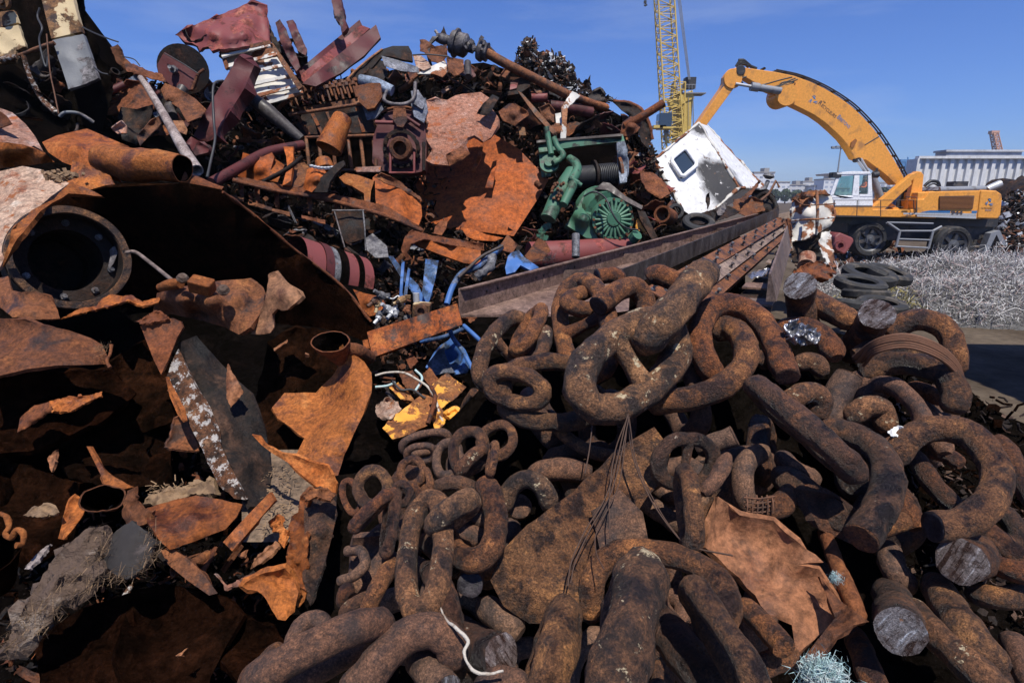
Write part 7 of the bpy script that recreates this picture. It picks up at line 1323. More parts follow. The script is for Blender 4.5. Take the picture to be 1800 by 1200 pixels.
for a in (20, 75, 118, 160, 215, 262, 310):
    p = cc - ax * .04 + (up_ * math.cos(R_(a)) + vp_ * math.sin(R_(a))) * 72 * k
    MB().lathe(p, ax, [(0, .022), (.02, .022), (.02, .012), (.045, .012), (.045, 0)], 8, smooth=False).build('bolt', 'grey_steel', vs_)
S('torn_lug', None, None, 'sheet_orange', [(70, 400, 4.0), (88, 390, 4.0), (90, 402, 3.98), (84, 412, 4.0), (72, 412, 4.02)], parent=vs_, nzamp=.01)
S('shell_belly', 'belly of the shell, coloured near-black as shade', None, 'rust_deep', [(120, 345, 3.95), (185, 330, 3.95), (330, 322, 4.1), (392, 335, 4.3), (440, 372, 4.55), (520, 438, 4.9), (600, 500, 5.2), (655, 565, 5.3), (655, 620, 5.4), (560, 640, 5.4), (420, 600, 5.3), (250, 560, 5.2), (190, 560, 5.0), (225, 500, 4.8), (232, 440, 4.7), (205, 385, 4.4), (150, 362, 4.1)], parent=vs_, nzamp=.02, th=.03)  # near-black colour deepens the shade under the overhang
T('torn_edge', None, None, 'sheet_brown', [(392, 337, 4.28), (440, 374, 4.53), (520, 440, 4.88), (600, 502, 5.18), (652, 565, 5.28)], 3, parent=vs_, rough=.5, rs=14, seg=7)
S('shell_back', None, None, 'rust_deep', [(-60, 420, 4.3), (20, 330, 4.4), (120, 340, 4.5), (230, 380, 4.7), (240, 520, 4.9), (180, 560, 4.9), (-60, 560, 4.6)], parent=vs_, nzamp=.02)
S('hanging_shard', 'small greenish grey torn strip in the manhole', None, 'grey_steel', [(210, 430, 4.0), (206, 446, 4.0), (200, 462, 4.0), (192, 473, 4.0), (190, 468, 4.0), (194, 450, 4.0), (192, 440, 4.0), (198, 434, 4.0)], parent=vs_, nzamp=.01, th=.006)
T('thin_rod', 'thin dark rod leaning right of the manhole ring', 'rod', 'steel_brown', [(222, 444, 3.9), (238, 443, 3.88), (262, 460, 3.7), (302, 492, 3.4)], 3.2)
S('scaled_sheet', 'curved sheet with pinkish white scale at the left edge above the vessel', 'metal sheet', 'pink_scale', [(-40, 180, 4.9), (0, 190, 4.9), (22, 198, 4.9), (45, 218, 4.9), (62, 240, 4.8), (76, 266, 4.6), (60, 256, 4.55), (45, 262, 4.5), (35, 254, 4.5), (12, 250, 4.5), (0, 252, 4.5), (-40, 262, 4.5)], nzamp=.02, inner=[(30, 226, 4.65)])
S('rusty_sheet', 'brown torn lip hanging under the pinkish scaled sheet', 'metal sheet', 'sheet_orange', [(-40, 258, 4.5), (0, 250, 4.48), (40, 254, 4.48), (78, 268, 4.5), (95, 285, 4.6), (40, 292, 4.7), (-40, 300, 4.8)], nzamp=.02)
S('rusty_sheet', 'little brown sheet corner above the pinkish scaled sheet', 'metal sheet', 'sheet_brown', [(-30, 190, 4.6), (0, 196, 4.5), (10, 204, 4.5), (20, 218, 4.5), (0, 225, 4.5), (-30, 228, 4.5)], nzamp=.01)
S('bent_sheet', 'wide folded orange sheet rolling over the top of the vessel', 'metal sheet', 'sheet_orange', [(74, 250, 4.45), (100, 238, 4.6), (135, 230, 4.8), (153, 226, 4.9), (190, 242, 4.9), (228, 258, 4.9), (205, 262, 4.5), (188, 262, 4.35), (178, 275, 4.25), (196, 300, 4.3), (215, 322, 4.5), (150, 300, 4.35), (110, 285, 4.35), (85, 268, 4.35)], inner=[(130, 262, 4.28), (170, 250, 4.5), (100, 255, 4.35)], nzamp=.012, nzs=3, th=.02)
tb = T('rolled_sheet', 'orange sheet rolled into a tube with a dark open mouth', 'rolled sheet', ('sheet_orange', 'soot'), [(185, 280, 4.45), (215, 288, 4.38), (270, 290, 4.3), (322, 296, 4.26)], [32, 33, 30, 26], imi=1, squash=.9, wall=.06, rough=.14, rs=4, seg=28)  # inner faces coloured black for the shade inside the roll
T('rusty_pipe', 'lower brown pipe continuing down right from the rolled sheet', 'pipe', 'sheet_brown', [(320, 322, 4.4), (350, 332, 4.45), (390, 344, 4.5)], [20, 19, 15], wall=.1, rough=.08, seg=20)
S('torn_flap', 'spotted orange flap standing below the rolled sheet', 'metal flap', 'sheet_orange', [(122, 312, 4.2), (127, 281, 4.25), (150, 290, 4.2), (192, 308, 4.2), (205, 330, 4.2), (195, 345, 4.15), (150, 338, 4.1), (112, 330, 4.1)], nzamp=.02, th=.012, jag=1)
rnd = random.Random(3)
m = MB()
for i in range(120):
    p = P(rnd.gauss(102, 14), rnd.gauss(311, 4), 4.05 + rnd.uniform(-.05, .05)); m.box(p, [rnd.uniform(.01, .035) for _ in 'abc'], Matrix.Rotation(rnd.uniform(0, 3), 3, V((rnd.random(), rnd.random(), .3)).normalized()))
tag(m.build('rust_flakes', 'fibre'), 'crumbled rust flakes lying on the vessel top', 'rust flakes', kind='stuff')
# lit pieces over the dark hollow
tp = S('torn_tank_piece', 'rounded brown torn tank piece with blocks resting on top', 'metal piece', 'sheet_brown', [(268, 552, 3.3), (276, 515, 3.15), (300, 508, 3.05), (312, 506, 3.0), (345, 498, 3.1), (400, 492, 3.2), (436, 490, 3.25), (455, 502, 3.25), (464, 518, 3.2), (462, 545, 3.1), (440, 575, 3.0), (420, 588, 3.02), (395, 575, 3.1), (350, 562, 3.2), (300, 552, 3.3)], inner=[(370, 530, 2.9), (320, 525, 2.9), (420, 525, 3.0), (400, 560, 3.0)], nzamp=.008, nzs=3, th=.03)
T('pipe_stub', 'short orange stub pipe at the left end of the rounded tank piece', 'pipe', 'sheet_orange', [(282, 505, 3.05), (300, 500, 3.0), (318, 498, 2.98)], [7, 10, 9], rough=.1)
o = MB(); o.box(P(355, 502, 2.95), (.115, .07, .075), Matrix.Rotation(.25, 3, 'Y') @ Matrix.Rotation(.5, 3, 'X')); tag(o.build('rust_block', 'sheet_orange', bevel=.008), 'square orange lump lying on the rounded tank piece', 'metal lump')
for i, (x, y, r, l) in enumerate(((321, 489, 9, 'white capped pebble left of the square orange lump'), (393, 510, 10, 'white capped pebble right of the square orange lump'))):
    tag(MB().lathe(P(x, y, 2.93), (.3, -.5, .8), [(-r * .003, 0), (-r * .002, r * .002), (0, r * .003), (r * .002, r * .002), (r * .003, 0)], 14, rough=.3).build('pebble', 'stone_slab'), l, 'stone')
S('torn_plate', 'pale tan torn plate standing like a bird beside the tank piece', 'metal plate', 'sheet_tan', [(440, 587, 3.0), (455, 560, 3.05), (465, 530, 3.1), (470, 500, 3.15), (474, 480, 3.2), (484, 478, 3.2), (500, 492, 3.15), (520, 505, 3.1), (532, 520, 3.02), (520, 532, 2.98), (505, 545, 2.98), (495, 546, 3.02), (488, 542, 3.05), (478, 552, 3.02), (482, 575, 2.98), (475, 585, 2.96), (455, 588, 2.96)], inner=[(490, 515, 3.0), (505, 520, 2.9)], nzamp=.012, nzs=5, th=.02, jag=1)
S('rusty_sheet', 'broad brown sheet tongue reaching in from the left edge', 'metal sheet', 'sheet_brown', [(-60, 560, 2.9), (0, 560, 2.85), (45, 561, 2.85), (70, 570, 2.8), (120, 580, 2.8), (160, 594, 2.8), (180, 606, 2.78), (190, 628, 2.72), (186, 640, 2.68), (150, 641, 2.66), (100, 642, 2.64), (50, 648, 2.62), (0, 660, 2.6), (-60, 680, 2.6)], inner=[(60, 610, 2.7)], nzamp=.012, nzs=3, th=.02)
T('torn_edge_strip', 'curled strip at the tip of the broad brown tongue', 'metal strip', 'sheet_brown', [(196, 606, 2.7), (194, 622, 2.68), (188, 634, 2.66), (194, 646, 2.64)], 2.6, rough=.4, rs=20)
tuft('dry grassy fibre caught at the tip of the brown tongue', 178, 612, 2.7, 17, 60, 'fibre', 'fibre_tuft', 'fibre')
S('crumpled_sheet', 'crumpled brown sheet under the manhole ring at the left edge', 'metal sheet', 'sheet_brown', [(-40, 490, 3.3), (0, 488, 3.25), (14, 485, 3.2), (20, 510, 3.1), (35, 514, 3.05), (60, 512, 3.1), (88, 520, 3.1), (98, 538, 3.1), (106, 560, 3.05), (70, 562, 3.0), (40, 558, 2.98), (22, 558, 3.0), (0, 540, 3.1), (-40, 540, 3.2)], nzamp=.03, nzs=4, th=.012, jag=1)
S('torn_ridge', 'thin torn orange ridge in front of the dark belly', 'metal strip', 'sheet_orange', [(104, 562, 3.2), (140, 542, 3.2), (168, 538, 3.2), (180, 524, 3.2), (195, 517, 3.2), (212, 520, 3.2), (230, 518, 3.2), (250, 530, 3.2), (285, 520, 3.2), (278, 532, 3.15), (250, 538, 3.15), (225, 528, 3.1), (185, 540, 3.1), (150, 548, 3.1)], nzamp=.02, nzs=6, th=.012, jag=1, step=4)
S('triangular_plate', 'brown pointed triangular plate hanging in the middle left', 'metal plate', 'sheet_brown', [(247, 573, 2.78), (275, 563, 2.8), (303, 559, 2.82), (318, 565, 2.82), (322, 575, 2.8), (312, 592, 2.76), (296, 632, 2.7), (283, 658, 2.66), (270, 632, 2.7)], nzamp=.006, nzs=4, th=.012)
S('rusty_scrap', 'little torn pieces above the triangular plate', 'metal scrap', 'sheet_brown', [(236, 565, 2.85), (255, 560, 2.85), (262, 550, 2.9), (280, 548, 2.9), (295, 560, 2.85), (270, 566, 2.82), (250, 569, 2.82)], nzamp=.02, nzs=8, jag=2, step=3)
bm = thing('crusted_beam', 'diagonal crusted beam with white specks running down the hollow', 'steel beam', P(400, 870, 2.5))
S('flange', None, None, 'crust', [(314, 612, 2.75), (322, 628, 2.74), (334, 660, 2.72), (352, 700, 2.68), (372, 742, 2.62), (392, 790, 2.56), (412, 832, 2.5), (432, 878, 2.44), (412, 876, 2.44), (382, 850, 2.46), (360, 800, 2.52), (330, 740, 2.58), (305, 690, 2.64), (292, 662, 2.7), (300, 640, 2.72)], parent=bm, nzamp=.01, nzs=10, th=.03, jag=1.2)
S('web', 'web of the beam with shade put into its colour', None, 'dark_scrap', [(318, 600, 2.8), (345, 590, 2.95), (390, 640, 2.92), (440, 690, 2.86), (468, 760, 2.78), (478, 830, 2.7), (470, 890, 2.6), (440, 890, 2.5), (412, 832, 2.52), (372, 742, 2.64), (334, 660, 2.74)], parent=bm, nzamp=.01, nzs=10, th=.02)  # shade of the web is in its dark colour
S('edge_strip', 'thin orange edge', None, 'sheet_orange', [(291, 662, 2.7), (297, 680, 2.68), (318, 722, 2.62), (322, 742, 2.6), (312, 728, 2.62), (298, 696, 2.66)], parent=bm, th=.02)
S('lit_patch', 'sunlit part of the web made as a small pale sheet', 'metal patch', 'sheet_tan', [(400, 640, 2.7), (405, 650, 2.7), (417, 668, 2.7), (428, 690, 2.68), (420, 700, 2.66), (406, 716, 2.64), (398, 700, 2.66), (397, 668, 2.68)], nzamp=.01, nzs=10, th=.01, jag=1)  # patch of sunlight on the web, given as a paler sheet
S('rusty_plate', 'pinkish brown plate corner left of the crusted beam', 'metal plate', 'sheet_brown', [(306, 735, 2.8), (318, 732, 2.8), (330, 742, 2.78), (345, 775, 2.74), (350, 792, 2.7), (320, 790, 2.7), (288, 786, 2.72), (300, 768, 2.75)], nzamp=.01, jag=1)
S('torn_strip', 'curled lit strip floating in the lower left hollow', 'metal strip', 'sheet_orange', [(86, 705, 2.6), (120, 698, 2.6), (150, 696, 2.58), (180, 688, 2.56), (178, 696, 2.54), (150, 708, 2.54), (122, 724, 2.52), (95, 722, 2.52)], nzamp=.02, nzs=8, jag=1)
S('torn_strip', 'dim strip end at the left below the curled lit strip', 'metal strip', 'sheet_brown', [(35, 735, 2.6), (60, 712, 2.6), (86, 706, 2.6), (92, 722, 2.55), (60, 745, 2.5), (30, 760, 2.5)], nzamp=.02, nzs=8, jag=1)
S('pointed_spike', 'orange pointed spike leaning over the open curl', 'metal spike', 'sheet_orange', [(152, 784, 2.5), (158, 784, 2.5), (170, 804, 2.46), (188, 832, 2.42), (215, 845, 2.38), (232, 856, 2.34), (206, 862, 2.3), (186, 858, 2.34), (178, 836, 2.4)], nzamp=.008, th=.015)
T('open_curl', 'small open curl of rusty sheet like a cup in the lower left', 'rolled sheet', ('sheet_brown', 'soot'), [(200, 892, 2.45), (188, 880, 2.32), (182, 876, 2.22)], [8, 22, 30], squash=.8, imi=1, wall=.08, rough=.2, rs=9, seg=26, sub=5)  # lining painted black as the shade in the curl
S('bent_plate', 'small upright orange plate left of the open curl', 'metal plate', 'sheet_orange', [(102, 946, 2.3), (112, 910, 2.34), (122, 880, 2.38), (130, 870, 2.4), (142, 880, 2.38), (153, 884, 2.36), (146, 905, 2.3), (128, 930, 2.24), (112, 948, 2.2)], nzamp=.01, th=.012)
S('torn_collar', 'twisted collar joining the open curl and the leaf shaped plate', 'metal piece', 'sheet_brown', [(214, 905, 2.22), (218, 880, 2.22), (224, 862, 2.24), (236, 856, 2.24), (238, 875, 2.22), (248, 892, 2.2), (268, 900, 2.18), (262, 918, 2.16), (240, 925, 2.16), (222, 920, 2.18)], nzamp=.025, nzs=9, th=.015, jag=1)
S('leaf_plate', 'broad orange leaf shaped plate in the lower left', 'metal plate', 'sheet_orange', [(258, 892, 2.24), (285, 884, 2.26), (315, 876, 2.28), (345, 870, 2.3), (380, 876, 2.3), (426, 886, 2.3), (416, 908, 2.22), (396, 930, 2.14), (350, 948, 2.1), (298, 966, 2.06), (286, 955, 2.08), (272, 936, 2.12), (258, 915, 2.16)], inner=[(330, 915, 2.15)], nzamp=.01, nzs=3, th=.014, jag=.8)
S('flat_bar', 'orange flat bar slanting up right of the leaf shaped plate', 'metal bar', 'bar_flat', [(392, 952, 2.16), (432, 908, 2.2), (474, 865, 2.26), (483, 880, 2.24), (445, 925, 2.16), (408, 968, 2.1)], nzamp=.004, th=.02)
S('flat_bar', 'half shaded bar slanting down right below the leaf shaped plate', 'metal bar', 'sheet_brown', [(282, 966, 2.1), (305, 965, 2.1), (335, 985, 2.06), (360, 1010, 2.02), (382, 1042, 1.98), (368, 1046, 1.96), (330, 1020, 2.0), (296, 992, 2.04)], nzamp=.006, th=.02)
sb = S('bark_slab', 'grey weathered slab with ragged fibrous edges in the bottom left', 'slab', 'stone_slab', [(6, 1144, 1.8), (20, 1108, 1.84), (45, 1062, 1.88), (70, 1022, 1.92), (86, 990, 1.96), (112, 962, 2.0), (150, 930, 2.04), (182, 924, 2.04), (180, 950, 1.98), (165, 975, 1.94), (185, 1000, 1.9), (160, 1028, 1.86), (130, 1048, 1.84), (105, 1062, 1.82), (92, 1092, 1.78), (60, 1118, 1.76), (30, 1142, 1.76)], nzamp=.03, nzs=8, th=.04, jag=2.5, step=7)
S('slate_slab', 'dark smooth slab lying on the right end of the weathered one', 'slab', 'slate', [(166, 976, 1.92), (184, 948, 1.96), (205, 932, 1.98), (232, 914, 2.0), (258, 934, 1.98), (272, 955, 1.96), (262, 985, 1.9), (240, 1008, 1.86), (222, 1018, 1.84), (200, 1008, 1.86), (185, 992, 1.89)], nzamp=.012, nzs=8, th=.02, jag=1.5, step=7)
rnd = random.Random(8)
m = MB()
for i in range(700):
    t = rnd.random(); q = [(8, 1142), (45, 1118), (95, 1085), (110, 1060), (150, 1035), (190, 1012), (235, 1015), (262, 985), (276, 960), (262, 930)]
    if rnd.random() < .35: q = [(12, 1125), (40, 1085), (62, 1075), (90, 1050), (165, 975), (190, 960), (180, 925)]
    k = int(t * (len(q) - 1)); f = t * (len(q) - 1) - k; x = q[k][0] * (1 - f) + q[k + 1][0] * f + rnd.gauss(0, 7); y = q[k][1] * (1 - f) + q[k + 1][1] * f + rnd.gauss(0, 6)
    d = interp([(920, 2.02), (1010, 1.84), (1142, 1.74)], y) - .01 - rnd.random() * .02; p = P(x, y, d); a = V((rnd.gauss(-.5, 1), rnd.gauss(0, .5), rnd.gauss(-.2, .7))).normalized(); L = rnd.uniform(.01, .05)
    w_ = a.cross(V((0, 1, .3))).normalized() * rnd.uniform(.0006, .0018); m.add([p - w_, p + w_, p + a * L + w_ * .3, p + a * L - w_ * .3], [(0, 1, 2, 3)], 0, False)
tag(m.build('loose_fibres', 'fibre'), 'ragged brown fibres fraying from the weathered slab', 'fibres', kind='stuff')
S('torn_sheet', 'low torn orange sheet with purple bruises near the bottom left links', 'metal sheet', 'sheet_orange', [(425, 1030, 1.98), (440, 1018, 2.02), (470, 1005, 2.04), (500, 998, 2.04), (515, 1012, 2.0), (525, 1040, 1.94), (518, 1075, 1.86), (502, 1090, 1.82), (488, 1088, 1.82), (478, 1072, 1.86), (466, 1050, 1.9), (452, 1038, 1.94), (435, 1036, 1.96)], nzamp=.02, nzs=7, th=.02, jag=1.2)
S('peeled_sheet', 'purple grey peeled sheet strip above the low torn sheet', 'metal strip', 'pink_scale', [(376, 1008, 2.1), (400, 1028, 2.06), (430, 1012, 2.08), (470, 1000, 2.1), (490, 996, 2.1), (480, 1008, 2.06), (450, 1016, 2.03), (420, 1030, 2.0), (398, 1032, 2.0)], nzamp=.01, jag=1)
S('dark_sheet', 'long rusty sheet coloured dark as shade along the bottom left', 'metal sheet', 'rust_deep', [(230, 1040, 2.1), (290, 1025, 2.14), (400, 1050, 2.1), (430, 1080, 2.04), (400, 1130, 1.95), (370, 1190, 1.85), (360, 1250, 1.75), (240, 1250, 1.75), (200, 1160, 1.9)], nzamp=.02, th=.02)  # near-black colour stands in for shade on this sheet
S('dark_sheet', 'rusty sheet coloured as deep shade at the left edge', 'metal sheet', 'rust_deep', [(-60, 700, 3.0), (60, 680, 3.1), (180, 700, 3.2), (300, 740, 3.3), (300, 850, 2.9), (150, 880, 2.8), (-60, 900, 2.6)], nzamp=.03, th=.02)  # deep shade put into the sheet's colour
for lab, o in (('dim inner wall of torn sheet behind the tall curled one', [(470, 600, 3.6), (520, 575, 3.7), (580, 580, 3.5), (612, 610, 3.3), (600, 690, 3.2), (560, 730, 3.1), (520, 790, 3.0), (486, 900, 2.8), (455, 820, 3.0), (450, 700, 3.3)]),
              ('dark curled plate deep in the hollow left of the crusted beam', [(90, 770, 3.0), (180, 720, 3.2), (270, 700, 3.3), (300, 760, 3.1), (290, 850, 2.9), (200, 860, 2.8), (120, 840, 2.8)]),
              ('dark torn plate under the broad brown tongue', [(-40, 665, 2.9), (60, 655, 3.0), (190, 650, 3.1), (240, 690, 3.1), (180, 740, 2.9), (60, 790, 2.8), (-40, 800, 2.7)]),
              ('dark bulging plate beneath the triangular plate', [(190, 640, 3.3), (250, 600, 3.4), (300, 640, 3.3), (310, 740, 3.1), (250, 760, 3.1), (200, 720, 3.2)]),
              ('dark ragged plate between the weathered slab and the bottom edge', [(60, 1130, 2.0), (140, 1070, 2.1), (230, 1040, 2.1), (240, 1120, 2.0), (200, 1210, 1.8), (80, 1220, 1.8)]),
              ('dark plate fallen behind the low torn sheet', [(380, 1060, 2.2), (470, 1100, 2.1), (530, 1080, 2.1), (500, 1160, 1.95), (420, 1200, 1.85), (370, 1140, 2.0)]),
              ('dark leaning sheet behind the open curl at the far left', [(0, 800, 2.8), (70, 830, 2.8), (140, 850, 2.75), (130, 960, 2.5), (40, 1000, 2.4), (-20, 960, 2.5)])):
    S('dark_plate', lab, 'metal plate', 'rust_deep', o, nzamp=.05, nzs=3, th=.03, jag=2.5)  # plates coloured near-black to stand in for shade in the hollows
# big curled torn wall piece
S('curled_wall', 'tall curled orange sheet with pointed torn top right of the crusted beam', 'metal sheet', 'sheet_orange', [(478, 716, 3.0), (500, 690, 3.1), (555, 690, 3.12), (585, 660, 3.1), (600, 635, 3.02), (596, 612, 2.98), (606, 600, 2.92), (620, 622, 2.88), (640, 635, 3.0), (653, 655, 3.0), (653, 690, 2.96), (640, 725, 2.9), (622, 762, 2.82), (605, 800, 2.74), (590, 850, 2.6), (578, 870, 2.42), (560, 842, 2.5), (535, 822, 2.56), (520, 800, 2.62), (535, 770, 2.68), (512, 752, 2.78), (488, 735, 2.9)], inner=[(545, 745, 3.0), (585, 700, 2.98), (628, 672, 2.70), (628, 700, 2.66), (612, 745, 2.58), (590, 790, 2.5), (572, 770, 2.68), (560, 800, 2.62)], nzamp=.02, nzs=4, th=.015, jag=1.2)  # outline follows the sunlit part; near-black sheets behind are its shaded part
T('rolled_sheet', 'dark mouthed curl at the top of the tall orange sheet', 'rolled sheet', ('sheet_brown', 'soot'), [(600, 640, 3.0), (590, 618, 2.94), (580, 600, 2.88)], [9, 25, 37], squash=.62, imi=1, wall=.07, rough=.1, rs=8, seg=30)  # mouth lined with black in place of shade
T('rolled_sheet', 'half hidden brown roll right of the curled sheet top', 'rolled sheet', 'sheet_brown', [(612, 612, 2.96), (632, 618, 3.0), (650, 628, 3.1)], [10, 13, 12], rough=.15)
S('twisted_strap', 'twisted orange strap like a bird head leaning left of the torn column', 'metal strap', 'sheet_orange', [(443, 764, 2.44), (456, 766, 2.44), (468, 782, 2.42), (492, 795, 2.42), (520, 800, 2.44), (548, 812, 2.44), (575, 818, 2.42), (592, 850, 2.36), (590, 866, 2.32), (560, 858, 2.32), (535, 838, 2.36), (505, 812, 2.38), (478, 796, 2.4), (460, 782, 2.42)], nzamp=.02, nzs=7, th=.012)
tc_ = thing('torn_column', 'torn upright column of mottled black and orange sheet beside the chains', 'metal column', P(555, 1060, 2.0))
S('front_skin', None, None, 'chain_dark', [(538, 862, 2.28), (560, 856, 2.28), (590, 868, 2.3), (592, 905, 2.24), (582, 950, 2.16), (566, 1005, 2.06), (552, 1045, 2.0), (545, 1065, 1.98), (538, 1030, 2.02), (536, 960, 2.12), (534, 905, 2.2)], parent=tc_, nzamp=.012, nzs=9, th=.015, inner=[(562, 930, 2.12)])
S('left_skin', None, None, 'sheet_orange', [(540, 858, 2.26), (528, 875, 2.26), (524, 900, 2.24), (512, 908, 2.26), (506, 930, 2.22), (512, 955, 2.16), (504, 980, 2.12), (506, 1000, 2.1), (520, 1025, 2.04), (540, 1040, 1.98), (538, 1000, 2.04), (542, 950, 2.12), (536, 905, 2.18), (545, 875, 2.22)], parent=tc_, nzamp=.03, nzs=10, th=.012, jag=1, step=6)
S('lower_tongue', None, None, 'sheet_orange', [(518, 1036, 2.0), (535, 1026, 1.98), (541, 1034, 1.96), (535, 1056, 1.94), (524, 1068, 1.93), (518, 1058, 1.95)], parent=tc_, nzamp=.008, th=.012)
S('torn_crest', None, None, 'sheet_brown', [(533, 870, 2.2), (545, 858, 2.22), (575, 860, 2.24), (590, 870, 2.22), (580, 880, 2.18), (556, 872, 2.16), (541, 880, 2.17)], parent=tc_, nzamp=.02, nzs=10)
S('curled_scraps', 'little curled shavings left of the torn column', 'metal shavings', 'sheet_orange', [(476, 915, 2.2), (484, 905, 2.2), (494, 908, 2.2), (496, 925, 2.16), (506, 935, 2.14), (500, 965, 2.1), (494, 955, 2.1), (490, 935, 2.14), (480, 930, 2.16)], nzamp=.05, nzs=16, jag=2, step=4)
T('curled_ribbon', 'wavy orange ribbon curl at the lower left edge', 'metal ribbon', 'sheet_orange', [(0, 902, 2.1), (12, 908, 2.08), (16, 925, 2.06), (10, 938, 2.05), (20, 945, 2.04), (30, 930, 2.04), (42, 938, 2.03), (40, 955, 2.02), (28, 958, 2.0)], 4.5, rough=.2, rs=30)
T('rusty_cup', 'dim rusty cup rim under the wavy ribbon at the left edge', 'metal cup', ('rust_deep', 'soot'), [(-10, 1030, 2.1), (-8, 990, 2.05), (-8, 975, 2.02)], [40, 44, 46], squash=.6, imi=1, wall=.06, rough=.1, seg=30)  # cup darkened inside and out to stand for shade
S('wood_splinters', 'pale broken scraps on the dark ground at the left', 'scrap', 'fibre', [(40, 905, 2.3), (62, 890, 2.32), (80, 886, 2.32), (92, 890, 2.32), (100, 902, 2.28), (70, 908, 2.26)], nzamp=.02, nzs=10, jag=2, step=4)
S('pale_sliver', 'pale bent sliver lying left of the weathered slab', 'scrap', 'pole_grey', [(42, 1000, 2.1), (60, 978, 2.14), (78, 962, 2.16), (88, 955, 2.16), (80, 968, 2.13), (66, 985, 2.1), (50, 1000, 2.08)], nzamp=.01, jag=1, step=3)
for lab, o in (('lit triangular chip in the dark hollow at the far left', [(83, 806, 2.6), (96, 792, 2.62), (99, 790, 2.62), (96, 815, 2.58), (91, 830, 2.56)]), ('yellow grey crumpled scrap below the flat orange bar', [(440, 1000, 2.2), (446, 985, 2.2), (470, 965, 2.22), (484, 950, 2.24), (490, 960, 2.2), (472, 978, 2.18), (458, 990, 2.16)]), ('tan crumb of metal at the foot of the flat orange bar', [(418, 975, 2.2), (432, 966, 2.2), (428, 978, 2.18)]),
              ('two lit crumbs under the dark mouthed curl', [(536, 622, 2.9), (542, 624, 2.9), (543, 628, 2.9), (537, 628, 2.9)]), ('lit brown crumb left of the tall curled sheet', [(481, 612, 3.0), (505, 597, 3.0), (506, 600, 3.0), (492, 610, 3.0), (482, 617, 3.0)]), ('lit edge crumb deep in the bottom left shade', [(308, 1152, 1.8), (325, 1140, 1.8), (330, 1138, 1.8), (318, 1152, 1.78)])):
    S('scrap_chip', lab, 'scrap', 'sheet_tan', o, nzamp=.01, nzs=12, jag=1, step=4)
# patch of bare dirt with wood chips between beam and column
m = MB(); vs = []; fs = []
for i in range(15):
    for j in range(19):
        x = 425 + i * 9; y = 790 + j * 9; d = interp([(790, 2.85), (870, 2.6), (950, 2.35)], y) + .03 * noise.noise(V((x * .03, y * .03, 0))); vs.append(P(x, y, d))
for i in range(14):
    for j in range(18): a = i * 19 + j; fs.append((a, a + 1, a + 20, a + 19))
tag(m.add(vs, fs).build('dirt', 'dirt'), None, None, kind='structure')
m = MB(); rnd = random.Random(4)
for i in range(420):
    x = rnd.gauss(487, 20) if i < 220 else rnd.uniform(265, 380); y = rnd.uniform(815, 940) if i < 220 else rnd.gauss(864, 8); d = interp([(790, 2.82), (870, 2.57), (950, 2.32)], y) - .005
    p = P(x, y, d); a = V((rnd.gauss(0, 1), rnd.gauss(0, 1), rnd.gauss(0, .4))).normalized(); L = rnd.uniform(.008, .035); w_ = a.cross(V((0, -.5, 1))).normalized() * rnd.uniform(.001, .0025)
    m.add([p - w_, p + w_, p + a * L + w_, p + a * L - w_], [(0, 1, 2, 3)], 0, False)
tag(m.build('wood_chips', 'fibre'), 'pale wood chips strewn on the dirt', 'wood chips', kind='stuff')
S('dirt_ledge', 'broken tan wooden ledge behind the leaf shaped plate', 'board', 'fibre', [(250, 885, 2.5), (262, 872, 2.52), (300, 860, 2.55), (345, 850, 2.56), (376, 842, 2.56), (378, 868, 2.5), (340, 868, 2.48), (280, 888, 2.44)], nzamp=.03, nzs=9, jag=2, th=.03)
